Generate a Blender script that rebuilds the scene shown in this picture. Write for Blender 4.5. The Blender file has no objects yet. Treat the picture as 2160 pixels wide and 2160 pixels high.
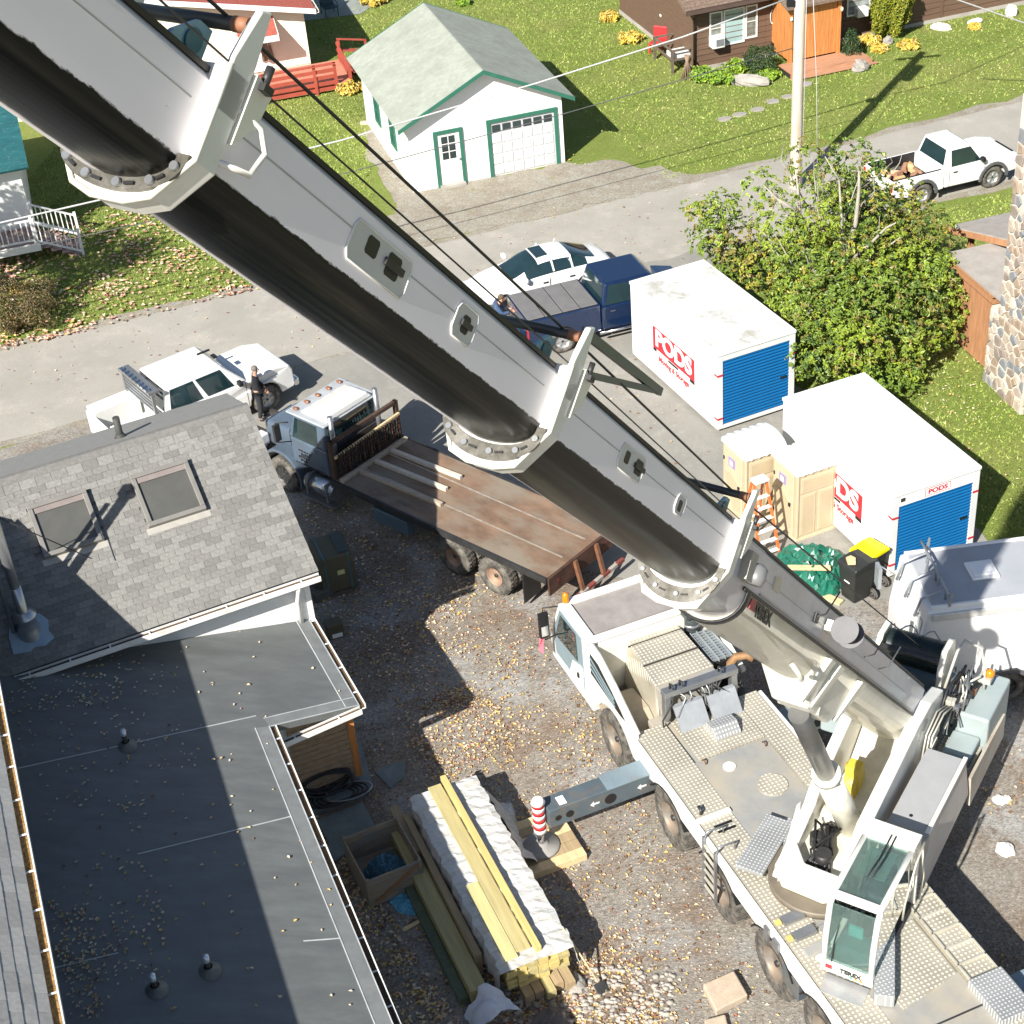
import bpy, math, random
from mathutils import Vector, Matrix
import numpy as np
random.seed(7); np.random.seed(7)
R = math.radians; PI = math.pi
SC = bpy.context.scene; COL = SC.collection

# ------------------------------------------------------------ camera, world, sun
FPX, PITCH, ROLL, CAMZ = 3511.2, 0.62043, -0.09241, 25.229     # focal length in photo pixels, angles, height in metres
fw = Vector((0, math.cos(PITCH), -math.sin(PITCH))); r0 = Vector((1, 0, 0)); u0 = r0.cross(fw)
rt = r0*math.cos(ROLL)+u0*math.sin(ROLL); up = u0*math.cos(ROLL)-r0*math.sin(ROLL)
cd = bpy.data.cameras.new('camera'); cam = bpy.data.objects.new('camera', cd); COL.objects.link(cam)
cam.matrix_world = Matrix(((rt.x, up.x, -fw.x, 0), (rt.y, up.y, -fw.y, 0), (rt.z, up.z, -fw.z, CAMZ), (0, 0, 0, 1)))
cd.sensor_width = 36; cd.lens = 36*FPX/2160; cd.clip_end = 2000; cd.clip_start = .1
SC.camera = cam
SUN_AZ, SUN_EL = 213.0, 38.0
world = bpy.data.worlds.new('World'); SC.world = world; world.use_nodes = True
nt = world.node_tree; sky = nt.nodes.new('ShaderNodeTexSky'); sky.sky_type = 'NISHITA'; sky.sun_disc = False
sky.sun_elevation = R(SUN_EL); sky.sun_rotation = R(SUN_AZ); sky.air_density = 1.0; sky.dust_density = 1.0
nt.links.new(sky.outputs[0], nt.nodes['Background'].inputs[0]); nt.nodes['Background'].inputs[1].default_value = 0.06
sd_ = bpy.data.lights.new('sun', 'SUN'); sd_.energy = 4.9; sd_.angle = R(.5); sd_.color = (1, .955, .88)
sun = bpy.data.objects.new('sun', sd_); COL.objects.link(sun)
sdir = Vector((math.sin(R(SUN_AZ-180))*math.cos(R(SUN_EL)), math.cos(R(SUN_AZ-180))*math.cos(R(SUN_EL)), -math.sin(R(SUN_EL))))
sun.rotation_euler = sdir.to_track_quat('-Z', 'Y').to_euler(); sun.location = (-20, -20, 60)
SC.view_settings.view_transform = 'Standard'; SC.view_settings.look = 'None'; SC.view_settings.gamma = 1
SC.view_settings.exposure = 0.95

def G(px, py, z=0.0):
    """the place at height z that the photo shows at a given spot"""
    d = rt*((px-1080)/FPX)-up*((py-1080)/FPX)+fw
    t = (z-CAMZ)/d.z
    return Vector((d.x*t, d.y*t, z))

# ------------------------------------------------------------ materials
def srgb(h):
    h = h.lstrip('#'); c = [int(h[i:i+2], 16)/255 for i in (0, 2, 4)]
    return tuple(x/12.92 if x <= .04045 else ((x+.055)/1.055)**2.4 for x in c)
MATS = {}
def mat(name, col, rough=.6, metal=0., var=.12, scale=3., bump=0., bscale=40., dirt=None, dscale=1.5, damt=.5, rnd=0., spec=.5,
        coat=0., stretch=None, trans=0., emit=0., sharp=.15, detail=4):
    if name in MATS: return MATS[name]
    m = bpy.data.materials.new(name); m.use_nodes = True; MATS[name] = m
    t = m.node_tree; N = t.nodes; L = t.links; b = N['Principled BSDF']
    b.inputs['Roughness'].default_value = rough; b.inputs['Metallic'].default_value = metal
    b.inputs['Specular IOR Level'].default_value = spec; b.inputs['Coat Weight'].default_value = coat
    if trans: b.inputs['Transmission Weight'].default_value = trans
    tc = N.new('ShaderNodeTexCoord'); src = tc.outputs['Object']
    if stretch:
        mp = N.new('ShaderNodeMapping'); mp.inputs['Scale'].default_value = stretch; L.new(src, mp.inputs['Vector']); src = mp.outputs[0]
    n1 = N.new('ShaderNodeTexNoise'); n1.inputs['Scale'].default_value = scale; n1.inputs['Detail'].default_value = detail
    n1.inputs['Roughness'].default_value = .65; L.new(src, n1.inputs['Vector'])
    r1 = N.new('ShaderNodeValToRGB'); L.new(n1.outputs['Fac'], r1.inputs['Fac'])
    r1.color_ramp.elements[0].position = .3; r1.color_ramp.elements[1].position = .7
    r1.color_ramp.elements[0].color = tuple(max(0, c*(1-var)) for c in col)+(1,)
    r1.color_ramp.elements[1].color = tuple(c*(1+var) for c in col)+(1,)
    out = r1.outputs['Color']
    if dirt:
        n2 = N.new('ShaderNodeTexNoise'); n2.inputs['Scale'].default_value = dscale; n2.inputs['Detail'].default_value = 7
        n2.inputs['Roughness'].default_value = .7; L.new(src, n2.inputs['Vector'])
        r2 = N.new('ShaderNodeValToRGB'); L.new(n2.outputs['Fac'], r2.inputs['Fac'])
        c0 = 1-damt
        r2.color_ramp.elements[0].position = max(0, .25+c0*.5-sharp); r2.color_ramp.elements[1].position = min(1, .25+c0*.5+sharp)
        mx = N.new('ShaderNodeMix'); mx.data_type = 'RGBA'; L.new(r2.outputs['Color'], mx.inputs['Factor'])
        L.new(out, mx.inputs[6]); mx.inputs[7].default_value = tuple(dirt)+(1,); out = mx.outputs[2]
    if rnd:
        oi = N.new('ShaderNodeObjectInfo'); mr = N.new('ShaderNodeMapRange')
        mr.inputs[3].default_value = 1-rnd; mr.inputs[4].default_value = 1+rnd; L.new(oi.outputs['Random'], mr.inputs[0])
        hs = N.new('ShaderNodeHueSaturation'); L.new(mr.outputs[0], hs.inputs['Value']); L.new(out, hs.inputs['Color']); out = hs.outputs[0]
    L.new(out, b.inputs['Base Color'])
    if emit:
        L.new(out, b.inputs['Emission Color']); b.inputs['Emission Strength'].default_value = emit
    if bump:
        n3 = N.new('ShaderNodeTexNoise'); n3.inputs['Scale'].default_value = bscale; n3.inputs['Detail'].default_value = 5
        L.new(src, n3.inputs['Vector']); bp = N.new('ShaderNodeBump'); bp.inputs['Strength'].default_value = bump
        bp.inputs['Distance'].default_value = .02; L.new(n3.outputs['Fac'], bp.inputs['Height']); L.new(bp.outputs[0], b.inputs['Normal'])
    return m

WHITE = mat('white_paint', (.78, .78, .75), .45, var=.03, dirt=(.5, .47, .4), damt=.18, dscale=2)
CLEANWHITE = mat('bright_white_paint', (.84, .84, .82), .4, var=.02)
CREAM = mat('cream_siding', (.8, .77, .62), .5, var=.03)
GLASS = mat('dark_glass', (.012, .03, .034), .06, var=.3, scale=1.2, spec=.9, coat=.5)
BLACK = mat('black_plastic', (.012, .012, .013), .5, var=.2)
RUBBER = mat('tyre_rubber', (.035, .034, .032), .85, var=.2, scale=12, dirt=(.2, .18, .15), damt=.45, dscale=5)
STEEL = mat('steel_grey', (.32, .33, .34), .35, .7, var=.12)
CHROME = mat('bright_metal', (.7, .7, .72), .15, 1., var=.05)
DARKSTEEL = mat('dark_steel', (.05, .05, .05), .5, .4, var=.3)
RUST = mat('rust', (.16, .07, .035), .85, var=.3, scale=6)
LAMPRED = mat('red_lens', (.45, .015, .01), .2, var=.05)
AMBER = mat('amber_lens', (.8, .22, .01), .2, var=.05)
HEADL = mat('headlight_lens', (.6, .62, .64), .08, var=.1, spec=.8)
REDPAINT = mat('red_paint', (.5, .03, .035), .45, var=.05)

# ------------------------------------------------------------ mesh builder
class MB:
    def __init__(s, M=None): s.v = []; s.f = []; s.m = []; s.sm = []; s.M = M
    def add(s, vs, fs, mi=0, smooth=False):
        o = len(s.v)
        if s.M is not None: vs = [tuple(s.M @ Vector(v)) for v in vs]
        s.v += [tuple(v) for v in vs]
        for f in fs: s.f.append(tuple(i+o for i in f)); s.m.append(mi); s.sm.append(smooth)
        return s
    def box(s, x0, x1, y0, y1, z0, z1, mi=0):
        return s.add([(x0, y0, z0), (x1, y0, z0), (x1, y1, z0), (x0, y1, z0), (x0, y0, z1), (x1, y0, z1), (x1, y1, z1), (x0, y1, z1)],
                     [(0, 3, 2, 1), (4, 5, 6, 7), (0, 1, 5, 4), (1, 2, 6, 5), (2, 3, 7, 6), (3, 0, 4, 7)], mi)
    def hexa(s, p, mi=0):      # 8 points: bottom ring 4, top ring 4
        return s.add(p, [(0, 3, 2, 1), (4, 5, 6, 7), (0, 1, 5, 4), (1, 2, 6, 5), (2, 3, 7, 6), (3, 0, 4, 7)], mi)
    def prism(s, poly, a, b, ax='z', mi=0, smooth=False):
        n = len(poly)
        k = {'z': lambda p, h: (p[0], p[1], h), 'y': lambda p, h: (p[0], h, p[1]), 'x': lambda p, h: (h, p[0], p[1])}[ax]
        vs = [k(p, a) for p in poly]+[k(p, b) for p in poly]
        s.add(vs, [tuple(range(n))[::-1], tuple(range(n, 2*n))], mi)
        o = len(s.v)-2*n
        for i in range(n):
            j = (i+1) % n; s.f.append((o+i, o+j, o+n+j, o+n+i)); s.m.append(mi); s.sm.append(smooth)
        return s
    def bar(s, p, q, w, h=None, upv=(0, 0, 1), mi=0):
        h = h or w; p = Vector(p); q = Vector(q); d = (q-p).normalized(); u = Vector(upv)
        if abs(d.dot(u)) > .98: u = Vector((1, 0, 0))
        a = d.cross(u).normalized()*(w/2); c = a.cross(d).normalized()*(h/2)
        return s.hexa([p-a-c, p+a-c, p+a+c, p-a+c, q-a-c, q+a-c, q+a+c, q-a+c], mi)
    def cyl(s, p, q, r, r2=None, n=14, mi=0, cap=True, smooth=True):
        r2 = r if r2 is None else r2; p = Vector(p); q = Vector(q); d = (q-p).normalized()
        a = d.orthogonal().normalized(); b = d.cross(a)
        vs = [p+(a*math.cos(2*PI*i/n)+b*math.sin(2*PI*i/n))*r for i in range(n)]+[q+(a*math.cos(2*PI*i/n)+b*math.sin(2*PI*i/n))*r2 for i in range(n)]
        s.add(vs, [(i, (i+1) % n, n+(i+1) % n, n+i) for i in range(n)], mi, smooth)
        if cap:
            o = len(s.v)-2*n
            s.f += [tuple(o+i for i in range(n))[::-1], tuple(o+n+i for i in range(n))]; s.m += [mi, mi]; s.sm += [False, False]
        return s
    def tube(s, pts, r, n=6, mi=0, closed=False):
        pts = [Vector(p) for p in pts]; k = len(pts); rs = r if isinstance(r, (list, tuple)) else [r]*k
        vs = []; ref = None
        for i, p in enumerate(pts):
            d = (pts[min(i+1, k-1)]-pts[max(i-1, 0)]) if not closed else (pts[(i+1) % k]-pts[i-1])
            d = d.normalized() if d.length > 1e-9 else Vector((0, 0, 1))
            if ref is None: ref = d.orthogonal().normalized()
            a = (ref-d*ref.dot(d)); a = a.normalized() if a.length > 1e-6 else d.orthogonal().normalized(); ref = a; b = d.cross(a)
            vs += [p+(a*math.cos(2*PI*j/n)+b*math.sin(2*PI*j/n))*rs[i] for j in range(n)]
        fs = []
        for i in range(k if closed else k-1):
            i2 = (i+1) % k
            fs += [(i*n+j, i*n+(j+1) % n, i2*n+(j+1) % n, i2*n+j) for j in range(n)]
        if not closed: fs += [tuple(range(n))[::-1], tuple(range((k-1)*n, k*n))]
        return s.add(vs, fs, mi, True)
    def lathe(s, prof, n=20, T=None, mi=0, smooth=True):
        k = len(prof); vs = []
        for r, z in prof: vs += [(r*math.cos(2*PI*j/n), r*math.sin(2*PI*j/n), z) for j in range(n)]
        if T is not None: vs = [T @ Vector(v) for v in vs]
        return s.add(vs, [(i*n+j, i*n+(j+1) % n, (i+1)*n+(j+1) % n, (i+1)*n+j) for i in range(k-1) for j in range(n)], mi, smooth)
    def ell(s, c, rx, ry=None, rz=None, nu=12, nv=8, mi=0, jit=0.):
        ry = ry or rx; rz = rz or rx; vs = []
        for i in range(nv+1):
            t = PI*i/nv
            for j in range(nu):
                k = 1+random.uniform(-jit, jit); a = 2*PI*j/nu
                vs.append((c[0]+rx*k*math.sin(t)*math.cos(a), c[1]+ry*k*math.sin(t)*math.sin(a), c[2]+rz*k*math.cos(t)))
        return s.add(vs, [(i*nu+j, (i+1)*nu+j, (i+1)*nu+(j+1) % nu, i*nu+(j+1) % nu) for i in range(nv) for j in range(nu)], mi, True)
    def poly(s, pts, mi=0): return s.add(pts, [tuple(range(len(pts)))], mi)
    def slab(s, pts, n, th, mi=0):        # flat polygon thickened along -n
        n = Vector(n).normalized()*th; k = len(pts); a = [Vector(p) for p in pts]
        return s.add(a+[p-n for p in a], [tuple(range(k)), tuple(range(k, 2*k))[::-1]]+[(i, k+i, k+(i+1) % k, (i+1) % k) for i in range(k)], mi)
    def pane(s, A, B, C, D, u0=0, u1=1, v0=0, v1=1, off=.006, th=.014, mi=0, n=None):
        """thin plate on the face A(bottom left) B(bottom right) C(top right) D(top left), in fractions of the face"""
        A, B, C, D = map(Vector, (A, B, C, D))
        P = lambda u, v: (A*(1-u)+B*u)*(1-v)+(D*(1-u)+C*u)*v
        nn = (B-A).cross(D-A).normalized()
        if n is not None and nn.dot(Vector(n)) < 0: nn = -nn
        q = [P(u0, v0), P(u1, v0), P(u1, v1), P(u0, v1)]
        return s.slab([p+nn*off for p in q], nn, th, mi)
    def build(s, name, mats, parent=None, bevel=0, seg=2, label=None, cat=None, group=None, kind=None, mtx=None, sub=0, loc=None, rotz=None):
        me = bpy.data.meshes.new(name); me.from_pydata(s.v, [], s.f)
        if not isinstance(mats, (list, tuple)): mats = [mats]
        for m in mats: me.materials.append(m)
        me.polygons.foreach_set('material_index', s.m); me.polygons.foreach_set('use_smooth', s.sm); me.update()
        return obj(name, me, parent, bevel, seg, label, cat, group, kind, mtx, sub, loc, rotz)

def obj(name, me, parent=None, bevel=0, seg=2, label=None, cat=None, group=None, kind=None, mtx=None, sub=0, loc=None, rotz=None):
    o = bpy.data.objects.new(name, me); COL.objects.link(o)
    if parent: o.parent = parent
    if mtx is not None: o.matrix_basis = mtx
    if loc is not None: o.location = loc
    if rotz is not None: o.rotation_euler = (0, 0, rotz)
    if bevel:
        b = o.modifiers.new('bevel', 'BEVEL'); b.width = bevel; b.segments = seg; b.limit_method = 'ANGLE'; b.angle_limit = R(40); b.harden_normals = False
    if sub: o.modifiers.new('sub', 'SUBSURF').render_levels = sub
    tag(o, label, cat, group, kind)
    return o
def tag(o, label=None, cat=None, group=None, kind=None):
    if label: o['label'] = label
    if cat: o['category'] = cat
    if group: o['group'] = group
    if kind: o['kind'] = kind
    return o
def thing(name, label, cat, loc=(0, 0, 0), rotz=0., group=None):
    o = bpy.data.objects.new(name, None); COL.objects.link(o); o.location = loc; o.rotation_euler = (0, 0, rotz)
    return tag(o, label, cat, group)
def dup(root, loc=None, rotz=None, label=None, parent=None):
    def rec(o, par):
        c = o.copy(); COL.objects.link(c)
        if par is not None: c.parent = par
        for ch in o.children: rec(ch, c)
        return c
    r = rec(root, parent)
    if loc is not None: r.location = loc
    if rotz is not None: r.rotation_euler = (0, 0, rotz)
    if label: r['label'] = label
    return r
def inst(name, me, parent, mtx):
    o = bpy.data.objects.new(name, me); COL.objects.link(o); o.parent = parent; o.matrix_basis = mtx; return o
def mesh(mb, name, mats):
    o = mb.build(name, mats); me = o.data; bpy.data.objects.remove(o); return me
def T(x=0, y=0, z=0, rz=0., rx=0., ry=0.):
    return Matrix.Translation((x, y, z)) @ Matrix.Rotation(rz, 4, 'Z') @ Matrix.Rotation(ry, 4, 'Y') @ Matrix.Rotation(rx, 4, 'X')
def u(a, b): return random.uniform(a, b)
def lerp(a, b, t): return a+(b-a)*t
def text_part(name, s, size, m, parent, mtx, ext=.006, sx=1., bold=.0):
    c = bpy.data.curves.new(name, 'FONT'); c.body = s; c.size = size; c.extrude = ext; c.align_x = 'CENTER'; c.align_y = 'CENTER'; c.offset = bold
    o = bpy.data.objects.new(name, c); COL.objects.link(o)
    dg = bpy.context.evaluated_depsgraph_get(); me = bpy.data.meshes.new_from_object(o.evaluated_get(dg)); bpy.data.objects.remove(o)
    me.materials.clear(); me.materials.append(m)
    return inst(name, me, parent, mtx @ Matrix.Diagonal((sx, 1, 1, 1)))
def plane_mtx(o, x, n):
    """matrix whose local X runs along x and local Z along n"""
    x = Vector(x).normalized(); n = Vector(n).normalized(); y = n.cross(x).normalized(); x = y.cross(n)
    return Matrix(((x.x, y.x, n.x, o[0]), (x.y, y.y, n.y, o[1]), (x.z, y.z, n.z, o[2]), (0, 0, 0, 1)))
# ------------------------------------------------------------ ground, road, yard
def ground_mat(name, cols, scales, rough=.95, bump=.6, bscale=30, vor=0, dist=.03, spec=.2):
    """several noise layers laid over each other: cols[0] base, then (colour, scale, threshold, softness)"""
    m = bpy.data.materials.new(name); m.use_nodes = True; t = m.node_tree; N = t.nodes; L = t.links; b = N['Principled BSDF']
    b.inputs['Roughness'].default_value = rough; b.inputs['Specular IOR Level'].default_value = spec
    tc = N.new('ShaderNodeTexCoord'); src = tc.outputs['Object']; out = None
    rgb = N.new('ShaderNodeRGB'); rgb.outputs[0].default_value = tuple(cols)+(1,); out = rgb.outputs[0]
    for (c, s, th, so) in scales:
        n = N.new('ShaderNodeTexNoise'); n.inputs['Scale'].default_value = s; n.inputs['Detail'].default_value = 6; n.inputs['Roughness'].default_value = .7
        L.new(src, n.inputs['Vector']); mr = N.new('ShaderNodeMapRange'); mr.interpolation_type = 'SMOOTHSTEP'
        mr.inputs[1].default_value = th-so; mr.inputs[2].default_value = th+so; L.new(n.outputs['Fac'], mr.inputs[0])
        mx = N.new('ShaderNodeMix'); mx.data_type = 'RGBA'; L.new(mr.outputs[0], mx.inputs['Factor']); L.new(out, mx.inputs[6])
        mx.inputs[7].default_value = tuple(c)+(1,); out = mx.outputs[2]
    if vor:
        v = N.new('ShaderNodeTexVoronoi'); v.inputs['Scale'].default_value = vor; L.new(src, v.inputs['Vector'])
        hs = N.new('ShaderNodeHueSaturation'); mr = N.new('ShaderNodeMapRange'); mr.inputs[3].default_value = .72; mr.inputs[4].default_value = 1.28
        sx = N.new('ShaderNodeSeparateColor'); L.new(v.outputs['Color'], sx.inputs[0]); L.new(sx.outputs[0], mr.inputs[0])
        L.new(mr.outputs[0], hs.inputs['Value']); L.new(out, hs.inputs['Color']); out = hs.outputs[0]
    L.new(out, b.inputs['Base Color'])
    n = N.new('ShaderNodeTexNoise'); n.inputs['Scale'].default_value = bscale; n.inputs['Detail'].default_value = 4; L.new(src, n.inputs['Vector'])
    bp = N.new('ShaderNodeBump'); bp.inputs['Strength'].default_value = bump; bp.inputs['Distance'].default_value = dist
    h = n.outputs['Fac']
    if vor: h = v.outputs['Distance']
    L.new(h, bp.inputs['Height']); L.new(bp.outputs[0], b.inputs['Normal'])
    return m
GRASS = ground_mat('lawn_grass', (.22, .285, .06), [((.155, .225, .035), .8, .52, .2), ((.31, .31, .1), .3, .56, .15), ((.12, .175, .028), 7, .54, .25), ((.33, .34, .12), 18, .6, .15)], bump=1, bscale=45, dist=.05)
GRAVEL = ground_mat('yard_gravel', (.235, .215, .185), [((.19, .145, .11), .4, .52, .1), ((.29, .285, .27), .55, .57, .07), ((.15, .12, .095), 2.2, .62, .12), ((.36, .34, .3), 16, .62, .1)], bump=.5, bscale=60, vor=26, dist=.02)
ASPHALT = ground_mat('old_asphalt', (.36, .34, .3), [((.3, .285, .25), .35, .5, .2), ((.41, .385, .335), .9, .6, .12), ((.29, .275, .245), 16, .6, .2)], bump=.25, bscale=120)
DRIVE = ground_mat('drive_asphalt', (.29, .28, .25), [((.235, .228, .205), .5, .5, .2), ((.32, .305, .27), 1.4, .6, .12), ((.2, .192, .175), 20, .62, .15)], bump=.3, bscale=110)
SHOULDER = ground_mat('gravel_shoulder', (.3, .275, .225), [((.24, .21, .165), .7, .5, .15), ((.3, .29, .25), 1.6, .57, .1), ((.2, .2, .07), .9, .66, .06)], bump=.3, bscale=70, vor=34)

MB().poly([(-300, -120, 0), (300, -120, 0), (300, 480, 0), (-300, 480, 0)]).build('ground', GRASS, kind='structure')
ra = R(18.5); rd = Vector((math.cos(ra), math.sin(ra), 0)); rn = Vector((-rd.y, rd.x, 0)); rc = Vector((0, 48.9, 0))
def ragged(a, b, n, amp):
    return [Vector(a).lerp(Vector(b), i/n)+rn*u(-amp, amp) for i in range(n+1)]
def strip(name, w0, w1, z, m, L0=-120, L1=120, amp=.12, n=240):
    a = [rc+rd*lerp(L0, L1, i/n)+rn*(w0+u(-amp, amp)) for i in range(n+1)]; b = [rc+rd*lerp(L0, L1, i/n)+rn*(w1+u(-amp, amp)) for i in range(n+1)]
    v = [(p.x, p.y, z) for p in a+b]; k = n+1
    MB().add(v, [(i, i+1, k+i+1, k+i) for i in range(n)]).build(name, m, kind='structure')
strip('road_shoulder', -3.1, 3.15, .004, SHOULDER, amp=.2)
strip('road', -2.75, 2.72, .008, ASPHALT, amp=.06)
def sheet(name, pts, z, m, amp=.12, step=.5):
    out = []
    for i, p in enumerate(pts):
        q = pts[(i+1) % len(pts)]; p = Vector(p[:2]); q = Vector(q[:2]); k = max(1, int((q-p).length/step))
        for j in range(k): out.append(p.lerp(q, j/k)+Vector((u(-amp, amp), u(-amp, amp))))
    MB().poly([(p.x, p.y, z) for p in out]).build(name, m, kind='structure')
# driveway of asphalt between the road and the yard, gravel yard, gravel apron of the garage
sheet('driveway', [(-9, 42.6), (-9, 37), (-2, 33.5), (2.5, 31), (7.0, 29.2), (11.9, 30.2), (11.2, 34.2), (8.6, 39.6), (6.2, 45.2), (7.6, 49.4)], .012, DRIVE, amp=.15)
sheet('gravel_yard', [(-22, 38.2), (-9.2, 42.6), (-2, 34.6), (2.5, 32), (7.2, 30.2), (11.6, 30.4), (16, 27), (45, 24), (60, -60), (-60, -60), (-50, 28)], .016, GRAVEL, amp=.2)
sheet('garage_apron', [(-4.6, 61.5), (-3.1, 54), (-6, 50), (8, 54.4), (5.0, 56.6), (3.0, 56.9), (-2.0, 56), (-3.6, 62)], .0145, SHOULDER, amp=.25)

# ------------------------------------------------------------ fallen leaves, grass tufts (nobody could count them)
LEAFM = [mat('leaf_yellow', (.58, .4, .12), .7, var=.25, scale=.9), mat('leaf_tan', (.5, .36, .2), .8, var=.3, scale=.9), mat('leaf_pale', (.62, .52, .38), .8, var=.2, scale=.9),
         mat('leaf_red', (.3, .1, .06), .7, var=.3, scale=.9), mat('leaf_pink', (.6, .33, .25), .7, var=.25, scale=.9), mat('leaf_brown', (.2, .1, .045), .8, var=.3, scale=.9)]
def leaf_mesh(name, pts, size, weights, parent=None, curl=.35, tilt=.5):
    n = len(pts); pts = np.asarray(pts, float); a = np.random.uniform(0, 2*PI, n); s = np.random.uniform(size[0], size[1], n)
    asp = np.random.uniform(.5, .9, n); tx = np.random.normal(0, tilt, n); ty = np.random.normal(0, tilt, n)
    ca, sa = np.cos(a), np.sin(a)
    def P(lx, ly, lz):
        X = lx*s; Y = ly*s*asp; Zz = lz*s+np.abs(X*tx+Y*ty)*.6
        return np.stack([pts[:, 0]+ca*X-sa*Y, pts[:, 1]+sa*X+ca*Y, pts[:, 2]+Zz], -1)
    V = np.stack([P(-.5, 0, .02), P(-.05, .45, curl*.5), P(.5, 0, .05), P(-.05, -.45, curl*.5), P(0, 0, .0)], 1).reshape(-1, 3)
    b = np.arange(n)*5; F = np.stack([b, b+4, b+1, b+1, b+4, b+2, b+2, b+4, b+3, b+3, b+4, b], -1).reshape(-1, 3)
    me = bpy.data.meshes.new(name); me.from_pydata(V.tolist(), [], F.tolist())
    for m in LEAFM: me.materials.append(m)
    mi = np.repeat(np.random.choice(len(LEAFM), n, p=np.array(weights)/sum(weights)), 4)
    me.polygons.foreach_set('material_index', mi.astype(np.int32)); me.update()
    return obj(name, me, parent, kind='stuff')
def inpoly(x, y, P):
    r = np.zeros(len(x), bool); j = len(P)-1
    for i in range(len(P)):
        xi, yi = P[i][0], P[i][1]; xj, yj = P[j][0], P[j][1]
        c = ((yi > y) != (yj > y)) & (x < (xj-xi)*(y-yi)/(yj-yi+1e-12)+xi); r ^= c; j = i
    return r
def scatter(P, n, z=.03, clump=0, cr=.8):
    xs = [p[0] for p in P]; ys = [p[1] for p in P]
    if clump:
        cx = np.random.uniform(min(xs), max(xs), clump); cy = np.random.uniform(min(ys), max(ys), clump); w = np.random.uniform(.2, 1, clump)**2
        k = np.random.choice(clump, n*2, p=w/w.sum()); x = cx[k]+np.random.normal(0, cr, n*2); y = cy[k]+np.random.normal(0, cr, n*2)
    else: x = np.random.uniform(min(xs), max(xs), n*2); y = np.random.uniform(min(ys), max(ys), n*2)
    ok = inpoly(x, y, P); x = x[ok][:n]; y = y[ok][:n]
    return np.stack([x, y, np.full(len(x), z)], -1)
YARD = [G(700, 1260), G(1010, 1230), G(1180, 1300), G(1330, 1650), G(1500, 1900), G(1700, 2200), G(800, 2220), G(690, 1700), G(700, 1500)]
yl = np.concatenate([scatter(YARD, 3000, clump=120, cr=.42), scatter(YARD, 1500), scatter([G(1000, 2010), G(1330, 2010), G(1420, 2200), G(1000, 2200)], 1700, clump=40, cr=.35),
                     scatter([G(840, 1480), G(1010, 1440), G(1120, 1620), G(900, 1660)], 900, clump=22, cr=.4), scatter([(7, 14), (18, 14), (18, 26.5), (9.5, 26.5)], 1500, clump=30, cr=.5)])
tag(leaf_mesh('fallen_leaves', yl, (.04, .1), [2.4, 5, 2.2, .5, .8, 3.8]), kind='stuff')
dl = np.concatenate([scatter([G(640, 1050), G(1000, 1100), G(1010, 1240), G(900, 1500), G(660, 1300)], 900), scatter([G(600, 1600), G(800, 1900), G(1000, 2200), G(780, 2200)], 2600, clump=60, cr=.5)])
leaf_mesh('shaded_leaves', dl, (.05, .11), [2, 3, 4, .3, .5, 2])
rdl = np.concatenate([scatter([(-16, 41), (-16, 47), (8, 55), (8, 49)], 260), scatter([(2, 31), (7, 31), (7, 44), (0, 44)], 160)])
leaf_mesh('road_leaves', rdl, (.05, .1), [1, 3, 1, 1.5, 1, 2])
LAWNL = [G(-30, 560), G(320, 380), G(560, 610), G(0, 745)]
ll = np.concatenate([scatter(LAWNL, 1300, z=.06, clump=55, cr=.55), scatter(LAWNL, 350, z=.06)])
leaf_mesh('lawn_leaves', ll, (.1, .2), [.6, 2.2, 3, .8, 4.5, .8])
gl = np.concatenate([scatter([(3, 55.5), (22, 59.5), (22, 68), (5, 75)], 330, z=.06), scatter([(-5, 56), (-12, 52), (-12, 70), (-6, 64)], 160, z=.06), scatter([(10, 33.5), (14, 32), (14, 50), (11, 47)], 300, z=.06, clump=40, cr=.7)])
leaf_mesh('lawn_leaves', gl, (.05, .1), [3, 3, 4, .2, 1, .6])
TUFT = [mat('grass_blade', (.25, .32, .06), .8, var=.3, scale=.5), mat('grass_blade_dry', (.4, .4, .15), .85, var=.3, scale=.5), mat('grass_blade_dark', (.13, .19, .03), .8, var=.3, scale=.5)]
def tufts(name, P, n, h=(.03, .08)):
    p = scatter(P, n, z=0.); n = len(p); a = np.random.uniform(0, PI, n); hh = np.random.uniform(h[0], h[1], n); w = np.random.uniform(.012, .035, n)
    lean = np.random.normal(0, .05, (n, 2)); c, s_ = np.cos(a)*w, np.sin(a)*w; z = np.zeros(n)
    V = np.stack([p+np.stack([c, s_, z], -1), p-np.stack([c, s_, z], -1), p+np.stack([lean[:, 0], lean[:, 1], hh], -1)], 1).reshape(-1, 3)
    F = np.arange(n*3).reshape(-1, 3); me = bpy.data.meshes.new(name); me.from_pydata(V.tolist(), [], F.tolist())
    for m in TUFT: me.materials.append(m)
    me.polygons.foreach_set('material_index', np.random.choice(3, n, p=[.6, .15, .25]).astype(np.int32)); me.update()
    obj(name, me, kind='stuff')
tufts('lawn_tufts', [(6.6, 54.6), (24, 60.6), (26, 75), (3, 88), (-9, 80), (-4, 64), (2.6, 66)], 70000)
tufts('lawn_tufts', [(-20, 46.0), (-6.5, 49.9), (-3.8, 54.5), (-4.6, 66), (-16, 66)], 40000)
tufts('lawn_tufts', [(8.7, 39.6), (11.3, 34.2), (12, 30.5), (17, 29), (18, 51.2), (9, 48.4), (7.7, 49.0), (6.4, 45.2)], 30000)
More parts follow.
